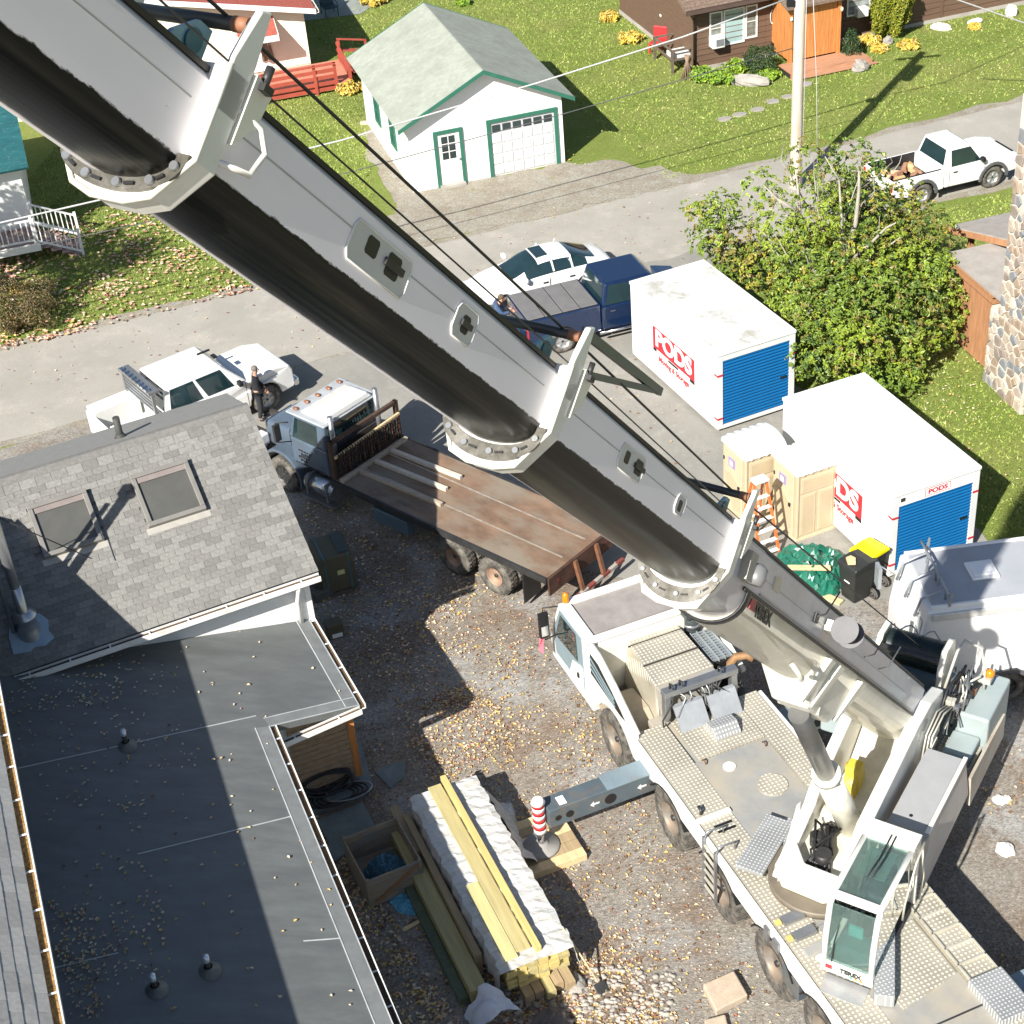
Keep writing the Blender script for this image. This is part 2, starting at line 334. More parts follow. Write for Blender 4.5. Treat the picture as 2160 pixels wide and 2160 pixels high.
# ------------------------------------------------------------ buildings
SHA = [mat('grey_shingle_%d' % i, c, .9, var=.2, scale=14, bump=.3, bscale=150) for i, c in enumerate([(.19, .185, .172), (.22, .215, .2), (.165, .16, .15)])]
TRIMGREEN = mat('green_trim', (.03, .14, .095), .5, var=.1)
CONC = mat('concrete', (.4, .38, .34), .9, var=.15, bump=.2, dirt=(.25, .23, .2), damt=.3)
BLUEGREY = mat('slate_blue_stone', (.17, .2, .2), .85, var=.2, bump=.2)
LUMBER = mat('pale_lumber', (.62, .47, .26), .75, var=.14, scale=2, stretch=(1, 8, 8))
ORANGEWOOD = mat('orange_stained_wood', (.5, .2, .06), .55, var=.25, scale=2, stretch=(6, 6, .6))
WOODWALL = mat('worn_plank_wood', (.34, .24, .15), .75, var=.25, scale=3, stretch=(1, 6, 6))
def Gpl(px, py, P0, n):
    d = rt*((px-1080)/FPX)-up*((py-1080)/FPX)+fw; o = Vector((0, 0, CAMZ)); n = Vector(n)
    return o+d*((Vector(P0)-o).dot(n)/d.dot(n))
def wallpt(px, py, P0, yaw):
    """distance along a wall through P0 and height, for a spot on it"""
    e = Vector((math.cos(yaw), math.sin(yaw), 0)); p = Gpl(px, py, (P0[0], P0[1], 0), (-e.y, e.x, 0)); return (p-Vector((P0[0], P0[1], 0))).dot(e), p.z

def shingle_roof(parent, O, ux, uv, W, H, tab=.33, expo=.145, near=300, skip=None, mats=SHA, toward=None):
    """rows of lapped tabs on the plane O + a*ux + b*uv; the first ones are parts, the rest are joined"""
    ux = Vector(ux).normalized(); uv = Vector(uv).normalized(); n = ux.cross(uv).normalized()
    if n.z < 0: n = -n
    base = []
    for m in mats:
        b = MB(); t = .014
        b.hexa([(0, 0, 0), (tab-.008, 0, 0), (tab-.008, expo*1.5, -.004), (0, expo*1.5, -.004), (0, 0, t), (tab-.008, 0, t), (tab-.008, expo*1.5, .002), (0, expo*1.5, .002)])
        base.append(mesh(b, 'shingle', m))
    cells = []
    for r in range(int(H/expo)):
        off = (r % 2)*tab*.5+u(-.03, .03)
        for c in range(int(W/tab)+1):
            a = c*tab-off
            a1 = min(W, a+tab); a = max(0, a); fx = (a1-a)/tab
            if fx < .12: continue
            p = Vector(O)+ux*a+uv*(r*expo)
            if skip and skip(a+tab/2, r*expo+expo/2): continue
            cells.append((p, a, fx))
    if toward is not None: cells.sort(key=lambda c: (c[0]-Vector(toward)).length)
    B = Matrix(((ux.x, uv.x, n.x, 0), (ux.y, uv.y, n.y, 0), (ux.z, uv.z, n.z, 0), (0, 0, 0, 1)))
    jb = MB()
    for k, (p, a, fx) in enumerate(cells):
        p = p+n*(.012+u(0, .004)); mi = random.choice((0, 0, 1, 1, 2))
        if k < near: inst('shingle', base[mi], parent, Matrix.Translation(p) @ B @ Matrix.Diagonal((fx, 1, 1, 1)))
        else:
            jb.M = Matrix.Translation(p) @ B @ Matrix.Diagonal((fx, 1, 1, 1)); t = .014
            jb.hexa([(0, 0, 0), (tab-.008, 0, 0), (tab-.008, expo*1.5, -.004), (0, expo*1.5, -.004), (0, 0, t), (tab-.008, 0, t), (tab-.008, expo*1.5, .002), (0, expo*1.5, .002)], mi)
    if jb.v: jb.build('shingles', list(mats), parent, kind='stuff')
def course_roof(name, parent, O, ux, uv, W, H, expo, m, th=.02):
    ux = Vector(ux).normalized(); uv = Vector(uv).normalized(); n = ux.cross(uv).normalized(); n = n if n.z > 0 else -n; b = MB(); O = Vector(O)
    k = int(H/expo)+1
    for r in range(k):
        a = O+uv*(r*expo); c = O+uv*min(H, (r+1)*expo+.03)
        b.hexa([a-n*.01, a+ux*W-n*.01, c+ux*W-n*.03, c-n*.03, a+n*th, a+ux*W+n*th, c+ux*W+n*.004, c+n*.004])
    return b.build(name, m, parent)
def window(parent, A, ex, nv, w, h, fm, name='window', cols=1, rows=1, fwid=.07, gm=None, depth=.05, muntin=.025):
    """window whose lower left outer corner is A, ex along the wall, nv out of the wall"""
    ex = Vector(ex).normalized(); nv = Vector(nv).normalized(); M = plane_mtx(A, ex, nv); b = MB(M)
    b.box(0, w, 0, fwid, -.02, depth); b.box(0, w, h-fwid, h, -.02, depth); b.box(0, fwid, fwid, h-fwid, -.02, depth); b.box(w-fwid, w, fwid, h-fwid, -.02, depth)
    o = b.build(name, fm, parent)
    iw = w-2*fwid; ih = h-2*fwid
    for i in range(cols):
        for j in range(rows):
            p = MB(M); p.box(fwid+iw*i/cols+muntin/2*(i > 0), fwid+iw*(i+1)/cols-muntin/2*(i < cols-1), fwid+ih*j/rows+muntin/2*(j > 0), fwid+ih*(j+1)/rows-muntin/2*(j < rows-1), -.015, .012)
            p.build('pane', gm or GLASS, o)
    if cols*rows > 1:
        b = MB(M)
        for i in range(1, cols): b.box(fwid+iw*i/cols-muntin/2, fwid+iw*i/cols+muntin/2, fwid, h-fwid, -.01, depth-.015)
        for j in range(1, rows): b.box(fwid, w-fwid, fwid+ih*j/rows-muntin/2, fwid+ih*j/rows+muntin/2, -.012, depth-.018)
        b.build('muntin', fm, o)
    return o

# --- white garage
t = thing('garage', 'small white garage with green trim and a pale green gable roof', 'garage', (-2.457, 55.503, 0), .255)
W_, L_, HE, HR, OW, OF = 5.752, 7.18, 2.548, 4.144, .394, .381
sl = (HR-HE)/(W_/2+OW); zw = HE+OW*sl-.06
b = MB(); b.prism([(0, 0), (W_, 0), (W_, zw), (W_/2, HR-.08), (0, zw)], 0, L_, 'y'); b.build('wall', CLEANWHITE, t)
GR = mat('pale_green_roof', (.31, .335, .285), .9, var=.12, scale=5, bump=.3, bscale=60, dirt=(.24, .25, .21), damt=.35, dscale=1.2)
ln = math.hypot(W_/2+OW, HR-HE)
for sx in (0, 1):
    e0 = Vector((-OW if sx == 0 else W_+OW, -OF, HE)); rg = Vector((W_/2, -OF, HR)); uv = (rg-e0)
    b = MB(); nn = Vector((0, 1, 0)).cross(uv).normalized(); nn = nn if nn.z > 0 else -nn; ly = Vector((0, L_+2*OF, 0))
    b.slab([e0, e0+ly, rg+ly, rg], nn, .07); r_ = b.build('roof', GR, t)
    course_roof('shingle_courses', r_, e0+nn*.002, (0, 1, 0), uv, L_+2*OF, ln, .145, GR, .014)['kind'] = 'stuff'
    for yy in (-OF-.03, L_+OF):
        MB().hexa([e0+Vector((0, yy+OF, -.12)), e0+Vector((0, yy+OF+.03, -.12)), rg+Vector((0, yy+OF+.03, -.12)), rg+Vector((0, yy+OF, -.12)),
                   e0+Vector((0, yy+OF, .03)), e0+Vector((0, yy+OF+.03, .03)), rg+Vector((0, yy+OF+.03, .03)), rg+Vector((0, yy+OF, .03))]).build('fascia', TRIMGREEN, t)
def trimset(parent, x0, x1, z1, w=.13, d=.06):
    b = MB(); b.box(x0-w, x0, -d, .02, 0, z1+w); b.box(x1, x1+w, -d, .02, 0, z1+w); b.box(x0, x1, -d-.003, .02, z1, z1+w); return b.build('door_frame', TRIMGREEN, parent)
trimset(t, 1.05, 1.87, 2.0); trimset(t, 3.03, 5.44, 2.05)
d = MB().box(1.05, 1.87, -.02, .02, .04, 2.0).build('door', WHITE, t)
for i in range(2):
    for j in range(3):
        MB().box(1.2+i*.27, 1.43+i*.27, -.03, .0, 1.03+j*.3, 1.29+j*.3).build('pane', GLASS, d)
    MB().box(1.2+i*.27, 1.43+i*.27, -.028, 0, .2, .85).build('panel', WHITE, d, bevel=.01)
MB().ell((1.8, -.06, .98), .04, mi=0, nu=8, nv=6).build('handle', STEEL, d)
MB().box(1.0, 1.92, -.25, -.0, 0, .1).build('door_step', CONC, t)
DOORW = mat('door_white', (.68, .68, .66), .45, var=.02)
d = MB().box(3.03, 5.44, -.005, .02, .02, 2.05).build('garage_door', mat('door_groove', (.5, .5, .5), .6), t)
for i in range(6):
    x = 3.08+i*.39
    for j in range(4): MB().box(x, x+.34, -.028, 0, .08+j*.4, .42+j*.4).build('panel', DOORW, d, bevel=.012)
    MB().box(x+.02, x+.32, -.03, 0, 1.7, 1.95).build('pane', GLASS, d)
for y in (1.9, 4.3): window(t, (0, y+.85, .85), (0, -1, 0), (-1, 0, 0), .85, 1.05, TRIMGREEN, cols=2, rows=2, fwid=.12)
MB().box(-.01, .1, -.012, .1, 0, zw-.05).build('corner_board', CLEANWHITE, t); MB().box(W_-.1, W_+.01, -.012, .1, 0, zw-.05).build('corner_board', CLEANWHITE, t)
tag(MB().bar(G(760, 262), G(828, 258), .18, .2).build('timber', mat('weathered_timber', (.42, .38, .31), .9), label='grey weathered timber edging lying beside the garage wall', cat='timber'))

# --- grey shingled house with skylights
HY = R(22.6); t = thing('grey_roof_house', 'house with a grey shingle roof and two square skylights', 'house', (-4.12, 27.68, 0), HY)
EZ, RY, RZ, HL = 4.4, 3.5, 6.6, 13.0
HM = Matrix.Translation((-4.12, 27.68, 0)) @ Matrix.Rotation(HY, 4, 'Z'); HI = HM.inverted()
siding = mat('white_siding', (.7, .71, .7), .5, var=.05)
b = MB(); b.prism([(.35, 0), (5.25, 0), (5.25, 5.8), (RY, RZ-.12), (.35, EZ+.1)], -HL, -.22, 'x'); b.build('wall', siding, t)
k = 0
for j in range(17):
    z = .3+j*.235
    MB().hexa([(-HL, .335, z), (-.2, .335, z), (-.2, .35, z), (-HL, .35, z), (-HL, .345, z+.225), (-.2, .345, z+.225), (-.2, .35, z+.225), (-HL, .35, z+.225)]).build('siding_board', siding, t)
uvn = Vector((0, RY, RZ-EZ)); slen = uvn.length; nr = Vector((1, 0, 0)).cross(uvn).normalized()
DECK_ = mat('roof_underlay', (.13, .13, .125), .9)
b = MB(); b.slab([(-HL, 0, EZ), (0, 0, EZ), (0, RY, RZ), (-HL, RY, RZ)], nr, .12); roof = b.build('roof', DECK_, t)
P0 = HM @ Vector((0, 0, EZ)); NW = HM.to_3x3() @ nr
def roofpt(px, py): return HI @ Gpl(px, py, P0, NW)
sk = [[roofpt(*q) for q in s] for s in ([(53, 1075), (181, 1039), (224, 1141), (92, 1180)], [(270, 1011), (393, 977), (439, 1077), (312, 1113)])]
boxes = []
for s in sk:
    xs = [p.x for p in s]; ys = [math.hypot(p.y, p.z-EZ) for p in s]; boxes.append(((min(xs)+.03, max(xs)-.03), (min(ys), max(ys))))
shingle_roof(roof, (-HL, 0, EZ), (1, 0, 0), uvn, HL, slen-.1, near=300, toward=(-3.2, 1.5, 4.5), skip=lambda a, v: any(bx[0][0] < a-HL < bx[0][1] and bx[1][0] < v < bx[1][1] for bx in boxes))
MB().prism([(RY-.13, RZ-.085), (RY-.13, RZ-.06), (RY, RZ+.035), (RY+.16, RZ+.0), (RY+.16, RZ-.03), (RY, RZ+.0)], -HL, .01, 'x').build('ridge_cap', SHA[2], roof)
FY, FZ = 5.45, 5.9
nb = Vector((1, 0, 0)).cross(Vector((0, FY-RY, FZ-RZ))).normalized()
b = MB(); b.slab([(-HL, RY, RZ), (0, RY, RZ), (0, FY, FZ), (-HL, FY, FZ)], nb, .12); b.build('rear_roof', mat('rear_shingle', (.22, .22, .21), .9, var=.12, scale=6, bump=.4, bscale=60, stretch=(1, 4, 4)), t)
FRM = mat('skylight_frame', (.23, .22, .2), .5, .3, var=.1); SKG = mat('skylight_glass', (.085, .085, .078), .35, var=.12, scale=2, spec=.6)
for bx in boxes:
    M = plane_mtx(Vector((bx[0][0], 0, EZ))+uvn.normalized()*bx[1][0], (1, 0, 0), nr); w = bx[0][1]-bx[0][0]; h = bx[1][1]-bx[1][0]; f = .1
    b = MB(M); b.box(0, w, 0, f, 0, .15); b.box(0, w, h-f, h, 0, .16); b.box(0, f, f, h-f, 0, .153); b.box(w-f, w, f, h-f, 0, .153)
    s = b.build('skylight', FRM, t, bevel=.01); MB(M).box(f, w-f, f, h-f, .03, .09).build('pane', SKG, s); MB(M).box(f, w-f, h-f-.12, h-f, .08, .12).build('blind', mat('skylight_blind', (.2, .17, .16), .8), s)
    MB(M).box(-.06, w+.06, -.14, 0, .0, .03).build('flashing', mat('flashing_metal', (.42, .4, .36), .5, .3), s)
p = HI @ G(252, 918, 6.35); MB().cyl((p.x, 4.2, 6.0), (p.x, 4.2, 6.85), .075, n=14).cyl((p.x, 4.2, 6.3), (p.x, 4.2, 6.45), .16, .08).build('vent_pipe', mat('vent_black', (.05, .05, .045), .7), t)
# gutter with leaves
LG = mat('gutter_leaves', (.1, .06, .03), .9, var=.4, scale=18, bump=1, bscale=40)
def gutter(parent, a, bb, out, w=.13, d=.11, m=WHITE, fill=LG, brackets=.8, name='gutter'):
    a = Vector(a); bb = Vector(bb); L = (bb-a).length; M = plane_mtx(a, bb-a, (0, 0, 1)); s = 1 if (M.to_3x3() @ Vector((0, 1, 0))).dot(Vector(out)) > 0 else -1
    b = MB(M); y = lambda v: s*v
    def bx(y0, y1, z0, z1): b.box(0, L, min(y(y0), y(y1)), max(y(y0), y(y1)), z0, z1)
    bx(0, .012, -d, .015); bx(w-.022, w, -d, .012); bx(.012, w-.022, -d, -d+.012); g = b.build(name, m, parent)
    MB(M).box(.02, L-.02, min(y(.013), y(w-.023)), max(y(.013), y(w-.023)), -d+.012, -.03).build('leaf_litter', fill, g, kind='stuff')
    k = max(1, int(L/brackets)); 
    for i in range(k): MB(M).box(L*(i+.5)/k-.015, L*(i+.5)/k+.015, min(y(.012), y(w-.02)), max(y(.012), y(w-.02)), -.005, .008).build('bracket', m, g)
    return g
gutter(t, (-HL, -.02, EZ-.03), (-.02, -.02, EZ-.03), (0, -1, 0), w=.15)
# downspout at the corner, its elbow turning back to the wall
MB().tube([(-.52, -.1, EZ-.15), (-.52, -.08, EZ-.28), (-.5, .24, EZ-.75), (-.5, .26, 3.05)], .05, 8).build('downspout', WHITE, t)
MB().box(-.3, -.18, .3, .42, 0, EZ+.05).build('corner_board', WHITE, t)
# tall flue and its flashing on the left of the roof
fb = roofpt(62, 1335); fbw = HM @ fb
fl = thing('stove_flue', 'tall grey metal flue pipe rising from the shaded corner of the shingle roof', 'flue', fbw)
FM = mat('galvanised_metal', (.5, .51, .53), .32, .8, var=.1)
MB().lathe([(.0, 1.16), (.11, 1.16), (.11, 0.5), (.115, .45)], 16).cyl((0, 0, .4), (0, 0, 3.75), .1, n=16).build('pipe', FM, fl)
MB().lathe([(.24, -.15), (.23, .12), (.17, .4), (.25, .42), (.26, .47), (.12, .55), (.1, .56)], 18).build('storm_collar', FM, fl)
MB().lathe([(.1, 3.75), (.16, 3.8), (.17, 3.98), (.0, 4.02)], 16).build('cap', FM, fl)
M = plane_mtx((0, 0, .03), HM.to_3x3() @ Vector((1, 0, 0)), NW); MB(M).prism([(-.42, -.36), (-.1, -.42), (.0, -.36), (.2, -.4), (.42, -.3), (.36, -.12), (.42, .1), (.3, .3), (-.3, .3), (-.4, .0)], .0, .03).build('flashing', mat('blue_flashing', (.3, .4, .48), .5, .2), fl)
MB().tube([(0, 0, 2.9), (1.3, 1.0, .95)], .012, 5).tube([(0, 0, 2.9), (-1.3, .6, .4)], .012, 5).build('guy_wire', DARKSTEEL, fl)
MB().cyl((-.26, -.05, .1), (-.26, -.05, 3.6), .05, n=10).build('side_pipe', FM, fl)

# --- tall dark house at the left (its eave and shingles fill the lower left edge)
EH = 7.0; a = G(0, 1560, EH); c = G(110, 2160, EH); hd = (c-a).normalized(); yw = math.atan2(hd.y, hd.x)
o0 = a-hd*7.0; t = thing('tall_house', 'tall dark sided house whose shingle eave and leaf filled gutter run down the left edge', 'house', (o0.x, o0.y, 0), yw)
LT = 30.0   # local x runs toward the camera along the eave, local -y is away from the wall's outer side? checked below
side = -1 if Vector((math.cos(yw-PI/2), math.sin(yw-PI/2))).dot(Vector((-1, 0))) > 0 else 1     # which local y points into the house
side = -1 if Vector((-math.sin(yw), math.cos(yw))).x > 0 else 1
DS = mat('dark_siding', (.03, .034, .04), .7, var=.15)
b = MB(); b.prism([(side*.3, 0), (side*7.3, 0), (side*7.3, EH), (side*3.8, EH+2.2), (side*.3, EH-.02)], .15, LT, 'x'); b.build('wall', DS, t)
uvT = Vector((0, side*3.8, 2.45)); nT = Vector((1, 0, 0)).cross(uvT).normalized(); nT = nT if nT.z > 0 else -nT
b = MB(); b.slab([(0, 0, EH), (LT, 0, EH), (LT, side*3.8, EH+2.45), (0, side*3.8, EH+2.45)], nT, .14); rf = b.build('roof', DECK_, t)
b = MB(); n2 = Vector((0, -nT.y, nT.z)); b.slab([(0, side*7.6, EH), (LT, side*7.6, EH), (LT, side*3.8, EH+2.45), (0, side*3.8, EH+2.45)], n2, .14); b.build('rear_roof', DECK_, t)
shingle_roof(rf, (0, 0, EH), (1, 0, 0), uvT, LT, 3.4, tab=.36, expo=.2, near=160, toward=(9.5, .4, EH), mats=[mat('pale_shingle_%d' % i, c, .9, var=.15, scale=12) for i, c in enumerate([(.36, .355, .34), (.4, .395, .375), (.32, .315, .3)])])
gutter(t, (0, 0, EH-.03), (LT, 0, EH-.03), (0, -side, 0), w=.16, fill=mat('gutter_leaves_bright', (.26, .15, .05), .9, var=.7, scale=16, bump=1, bscale=30))
MB().tube([(4.9, -side*.05, EH-.2), (4.95, side*.22, EH-.7), (4.95, side*.24, 3.9)], .055, 8).build('downspout', WHITE, t)

# --- flat roofed wing
MEMB = mat('roof_membrane', (.135, .145, .142), .55, var=.14, scale=1.2, dirt=(.105, .11, .11), damt=.4, dscale=.8, stretch=(1, 3, 1))
# the membrane falls toward the yard : plane through the gutter A-B, rising by .23 per metre away from it
A_ = G(640, 1287, 3.0); B_ = G(757, 1488, 3.0); ab = (B_-A_).normalized(); inA = Vector((-ab.y, ab.x, 0)); inA = inA if inA.x < 0 else -inA
FN = Vector((-.23*inA.x, -.23*inA.y, 1)).normalized()
def Gf(px, py): return Gpl(px, py, A_, FN)
def onroof(p, dz=0.): p = Vector(p); return Vector((p.x, p.y, 3.0+.23*(p-A_).xy.dot(inA.xy)+dz))
C_ = Gf(568, 1533); D_ = Gf(845, 2200); ed = (D_-C_).normalized(); D_ = C_+ed*13
inC = Vector((-ed.y, ed.x, 0)).normalized(); inC = inC if inC.x < 0 else -inC
wl = o0+Vector((math.cos(yw+side*PI/2), math.sin(yw+side*PI/2), 0))*.32
poly = [A_, B_, C_, D_, onroof(wl+hd*24), onroof(wl+hd*4), onroof(HM @ Vector((-9.5, .33, 3))), onroof(HM @ Vector((-.5, .33, 3)))]
t = thing('flat_roof_wing', 'low wing with a dark low slope membrane roof edged by white gutters', 'building', (0, 0, 0))
b = MB(); b.slab(poly, FN, .16); b.build('roof', MEMB, t)
pa = G(632, 1678, .3); pb = G(752, 1636, .3); pe = (pb-pa).normalized(); pn = Vector((pe.y, -pe.x, 0)); wlen = (pb-pa).length
inner = [A_+Vector((-.4, -.2, 0)), pb+Vector((0, 0, 0))-pn*.3-pe*.12, pb-pn*.06-pe*.02, pa-pn*.06-pe*.5, C_+inC*.6-ed*-.3, D_+Vector((-.45, 0, 0)), wl+hd*24, wl+hd*4, HM @ Vector((-9.5, .33, 0)), HM @ Vector((-1, .33, 0))]
b = MB(); k = len(inner); b.add([(p.x, p.y, 0) for p in inner]+[tuple(onroof(p, -.17)) for p in inner], [tuple(range(k, 2*k))]+[(i, (i+1) % k, k+(i+1) % k, k+i) for i in range(k)]); b.build('wall', siding, t)
SEAM = mat('seam_tape', (.42, .44, .44), .5, var=.15); EDGE = mat('edge_membrane', (.19, .2, .195), .5, var=.15)
EZN = [0]
def edge(a, bb, inw):
    EZN[0] += .004; z0 = Vector((0, 0, EZN[0])); z = Vector((0, 0, .004)); a = Vector(a); bb = Vector(bb); inw = Vector(inw)
    ai, bi = onroof(a+inw*.27)+z0, onroof(bb+inw*.27)+z0; a = a+z0; bb = bb+z0
    MB().hexa([a, bb, bi, ai, a+z, bb+z, bi+z, ai+z]).build('edge_strip', EDGE, t)
    for p, q in ((a, bb), (ai, bi)): MB().bar(p+z, q+z, .02, .012).build('seam', SEAM, t)
cb_ = (C_-B_).normalized(); inB = Vector((-cb_.y, cb_.x, 0)).normalized(); inB = inB if inB.y > 0 else -inB
edge(A_, B_, inA); edge(B_, C_, inB); edge(C_, D_, inC)
for a, bb, o in ((A_, B_, -inA), (B_, C_, -inB), (C_, D_, -inC)): gutter(t, a+o*.01-Vector((0, 0, .02)), bb+o*.01-Vector((0, 0, .02)), o, w=.13, brackets=.75)
for q in [((20, 1625), (540, 1510)), ((290, 1802), (615, 1722)), ((640, 1985), (735, 1978)), ((40, 2060), (250, 2010))]:
    MB().bar(Gf(*q[0])+FN*.004, Gf(*q[1])+FN*.004, .02, .01, FN).build('seam', SEAM, t)
def rs_(P, n, **k):
    a = scatter([Gf(*q) for q in P], n, **k); a[:, 2] = [onroof((x, y, 0)).z+.02 for x, y in a[:, :2]]; return a
LV = np.concatenate([rs_([(20, 1460), (340, 1380), (420, 1620), (30, 1640)], 150), rs_([(90, 1640), (300, 1640), (380, 2150), (160, 2160)], 200, clump=30, cr=.3),
    rs_([(100, 1900), (190, 1900), (220, 2150), (150, 2160)], 190), rs_([(20, 1420), (330, 1360), (250, 1480), (20, 1520)], 150, clump=20, cr=.35), rs_([(640, 1300), (750, 1480), (560, 1540), (820, 2160), (160, 2160), (30, 1450)], 110)])
leaf_mesh('roof_leaves', LV, (.045, .09), [1.2, 2, 7, 0, .5, .5], t)
for q, h, lab in (((268, 1575), .42, 'short plumbing vent on a round boot on the shaded flat roof'), ((330, 2090), .38, 'plumbing vent nearest the bottom edge on the dark flat roof'), ((442, 2050), .38, 'leaning plumbing vent right of the lower one on the flat roof')):
    p = Gf(*q); v = thing('vent_pipe', lab, 'vent pipe', p, 0, 'vents on the flat roof')
    MB().lathe([(.19, -.04), (.19, .03), (.09, .07), (.075, .14)], 18).build('boot', MEMB, v); MB().cyl((0, 0, -.02), (0, 0, h), .05, n=12).build('pipe', mat('vent_black', (.05, .05, .045), .7), v)
    MB().lathe([(.052, h-.12), (.056, h), (.0, h+.01)], 12).build('collar', mat('pale_collar', (.6, .66, .72), .3, .5), v)
# plank wall of the recess, on a concrete step
for j in range(22):
    x = 0; z = .3+j*.138
    while x < wlen-.05:
        w = min(u(.7, 1.6), wlen-x)
        if z+.14 > onroof(pa+pe*(x+w)).z-.2: break
        MB(plane_mtx(pa+pe*x+Vector((0, 0, z-.3)), pe, pn)).box(0, w-.008, .004, .131, -.02, .012+u(0, .006)).build('plank', WOODWALL, t); x += w
MB(plane_mtx(pb, pe, pn)).box(-.02, .13, 0, onroof(pb).z-.52, -.25, .035).build('corner_post', ORANGEWOOD, t)
b = MB(plane_mtx(pa-Vector((.2, 0, .3)), pe, (0, 0, 1))); b.box(-.1, wlen+.25, -.5, .1, 0, .22); b.build('concrete_step', BLUEGREY, t)
# ------------------------------------------------------------ houses across the road and at the edges
BR = mat('brown_siding', (.125, .075, .048), .75, var=.14, scale=2, stretch=(.6, 1, 6)); BRGAP = mat('siding_gap', (.02, .015, .012), .9)
BY = R(16); BO = (9.0, 64.6); t = thing('brown_house', 'long brown clapboard house with an orange wood entry porch', 'house', (BO[0], BO[1], 0), BY)
WH = 2.75
b = MB(); b.box(0, 22, 0, 8, 0, WH); b.build('wall', BRGAP, t)
def bpx(px, py, dy=0.):
    e = Vector((math.cos(BY), math.sin(BY), 0)); nn = Vector((-e.y, e.x, 0)); p = Gpl(px, py, Vector((BO[0], BO[1], 0))+nn*dy, nn); return (p-Vector((BO[0], BO[1], 0))).dot(e), p.z
for j in range(11):
    z = .16+j*.235; x0 = 0
    for x1 in (3.1, 4.6, 7.6, 11.2, 15.5, 22): MB().hexa([(x0+.006, -.035, z), (x1, -.035, z), (x1, .0, z), (x0+.006, 0, z), (x0+.006, -.014, z+.222), (x1, -.014, z+.222), (x1, 0, z+.222), (x0+.006, 0, z+.222)]).build('siding_board', BR, t); x0 = x1
    MB().hexa([(-.03, 0, z), (0, 0, z), (0, 8, z), (-.03, 8, z), (-.012, 0, z+.222), (0, 0, z+.222), (0, 8, z+.222), (-.012, 8, z+.222)]).build('siding_board', BR, t)
for x in (11.2, 15.5): MB().box(x-.07, x+.07, -.05, 0, .1, WH).build('batten', BR, t)
MB().box(-.06, 22, -.06, 8, 0, .16).build('foundation', CONC, t)
BRF = mat('brown_shingle', (.2, .145, .11), .9, var=.3, scale=9, bump=.4, bscale=50, dirt=(.12, .08, .06), damt=.4, dscale=8)
for s, (y0, y1) in ((1, (-.55, 4.0)), (-1, (8.55, 4.0))):
    e0 = Vector((-.6, y0, WH-.02)); rg = Vector((-.6, y1, WH+1.75)); uv = rg-e0; nn = Vector((1, 0, 0)).cross(uv); nn = nn if nn.z > 0 else -nn; nn.normalize(); lx = Vector((23.2, 0, 0))
    b = MB(); b.slab([e0, e0+lx, rg+lx, rg], nn, .12); r_ = b.build('roof', BRF, t); course_roof('shingle_courses', r_, e0, (1, 0, 0), uv, 23.2, uv.length, .16, BRF, .02)['kind'] = 'stuff'
MB().box(-.6, 22.6, -.6, -.55, WH-.2, WH-.02).build('fascia', mat('dark_brown_trim', (.06, .035, .025), .6), t)
gutter(t, (-.6, -.6, WH-.04), (4.0, -.6, WH-.04), (0, -1, 0), w=.12, m=mat('brown_gutter', (.09, .06, .05), .5), fill=BRGAP)
MB().tube([(-.05, -.62, WH-.2), (-.06, -.1, WH-.5), (-.06, -.08, .15)], .05, 8).build('downspout', mat('dark_brown_trim', (.06, .035, .025), .6), t)
VINYL = mat('vinyl_white', (.75, .76, .72), .4, var=.04); BLIND = mat('pale_blind_glass', (.33, .46, .46), .12, var=.12, scale=1.5, spec=.8); SCREEN = mat('window_screen', (.17, .18, .16), .4, var=.3, scale=6)
x0, z0 = bpx(1496, 102); x1, z1 = bpx(1596, 84)
def bwin(xa, xb, za, zb, **k): return window(t, (xa, -.02, za), (1, 0, 0), (0, -1, 0), xb-xa, zb-za, VINYL, fwid=.06, **k)
w = x1-x0; zb_ = .95; zt = 2.3
ww = bwin(x0, x0+w*.27, zb_, zt, rows=2, gm=SCREEN); bwin(x0+w*.29, x0+w*.73, zb_-.1, zt, gm=BLIND); bwin(x0+w*.75, x0+w, zb_, zt, rows=2, gm=SCREEN)
MB().box(x0-.02, x0+.5, -.42, 0, zb_-.02, zb_+.42).build('air_conditioner', VINYL, t, bevel=.02); MB().box(x0+.12, x0+.46, -.43, -.4, zb_+.06, zb_+.34).build('grille', mat('grille_grey', (.16, .17, .18), .6), t)
xr, zr = bpx(1805, 30); bwin(xr-.45, xr+.65, 1.0, 2.35, rows=2, gm=mat('window_pale', (.25, .28, .28), .15, var=.4, scale=3)); MB().box(xr-.1, xr+.4, -.35, 0, .98, 1.35).build('air_conditioner', VINYL, t, bevel=.02)
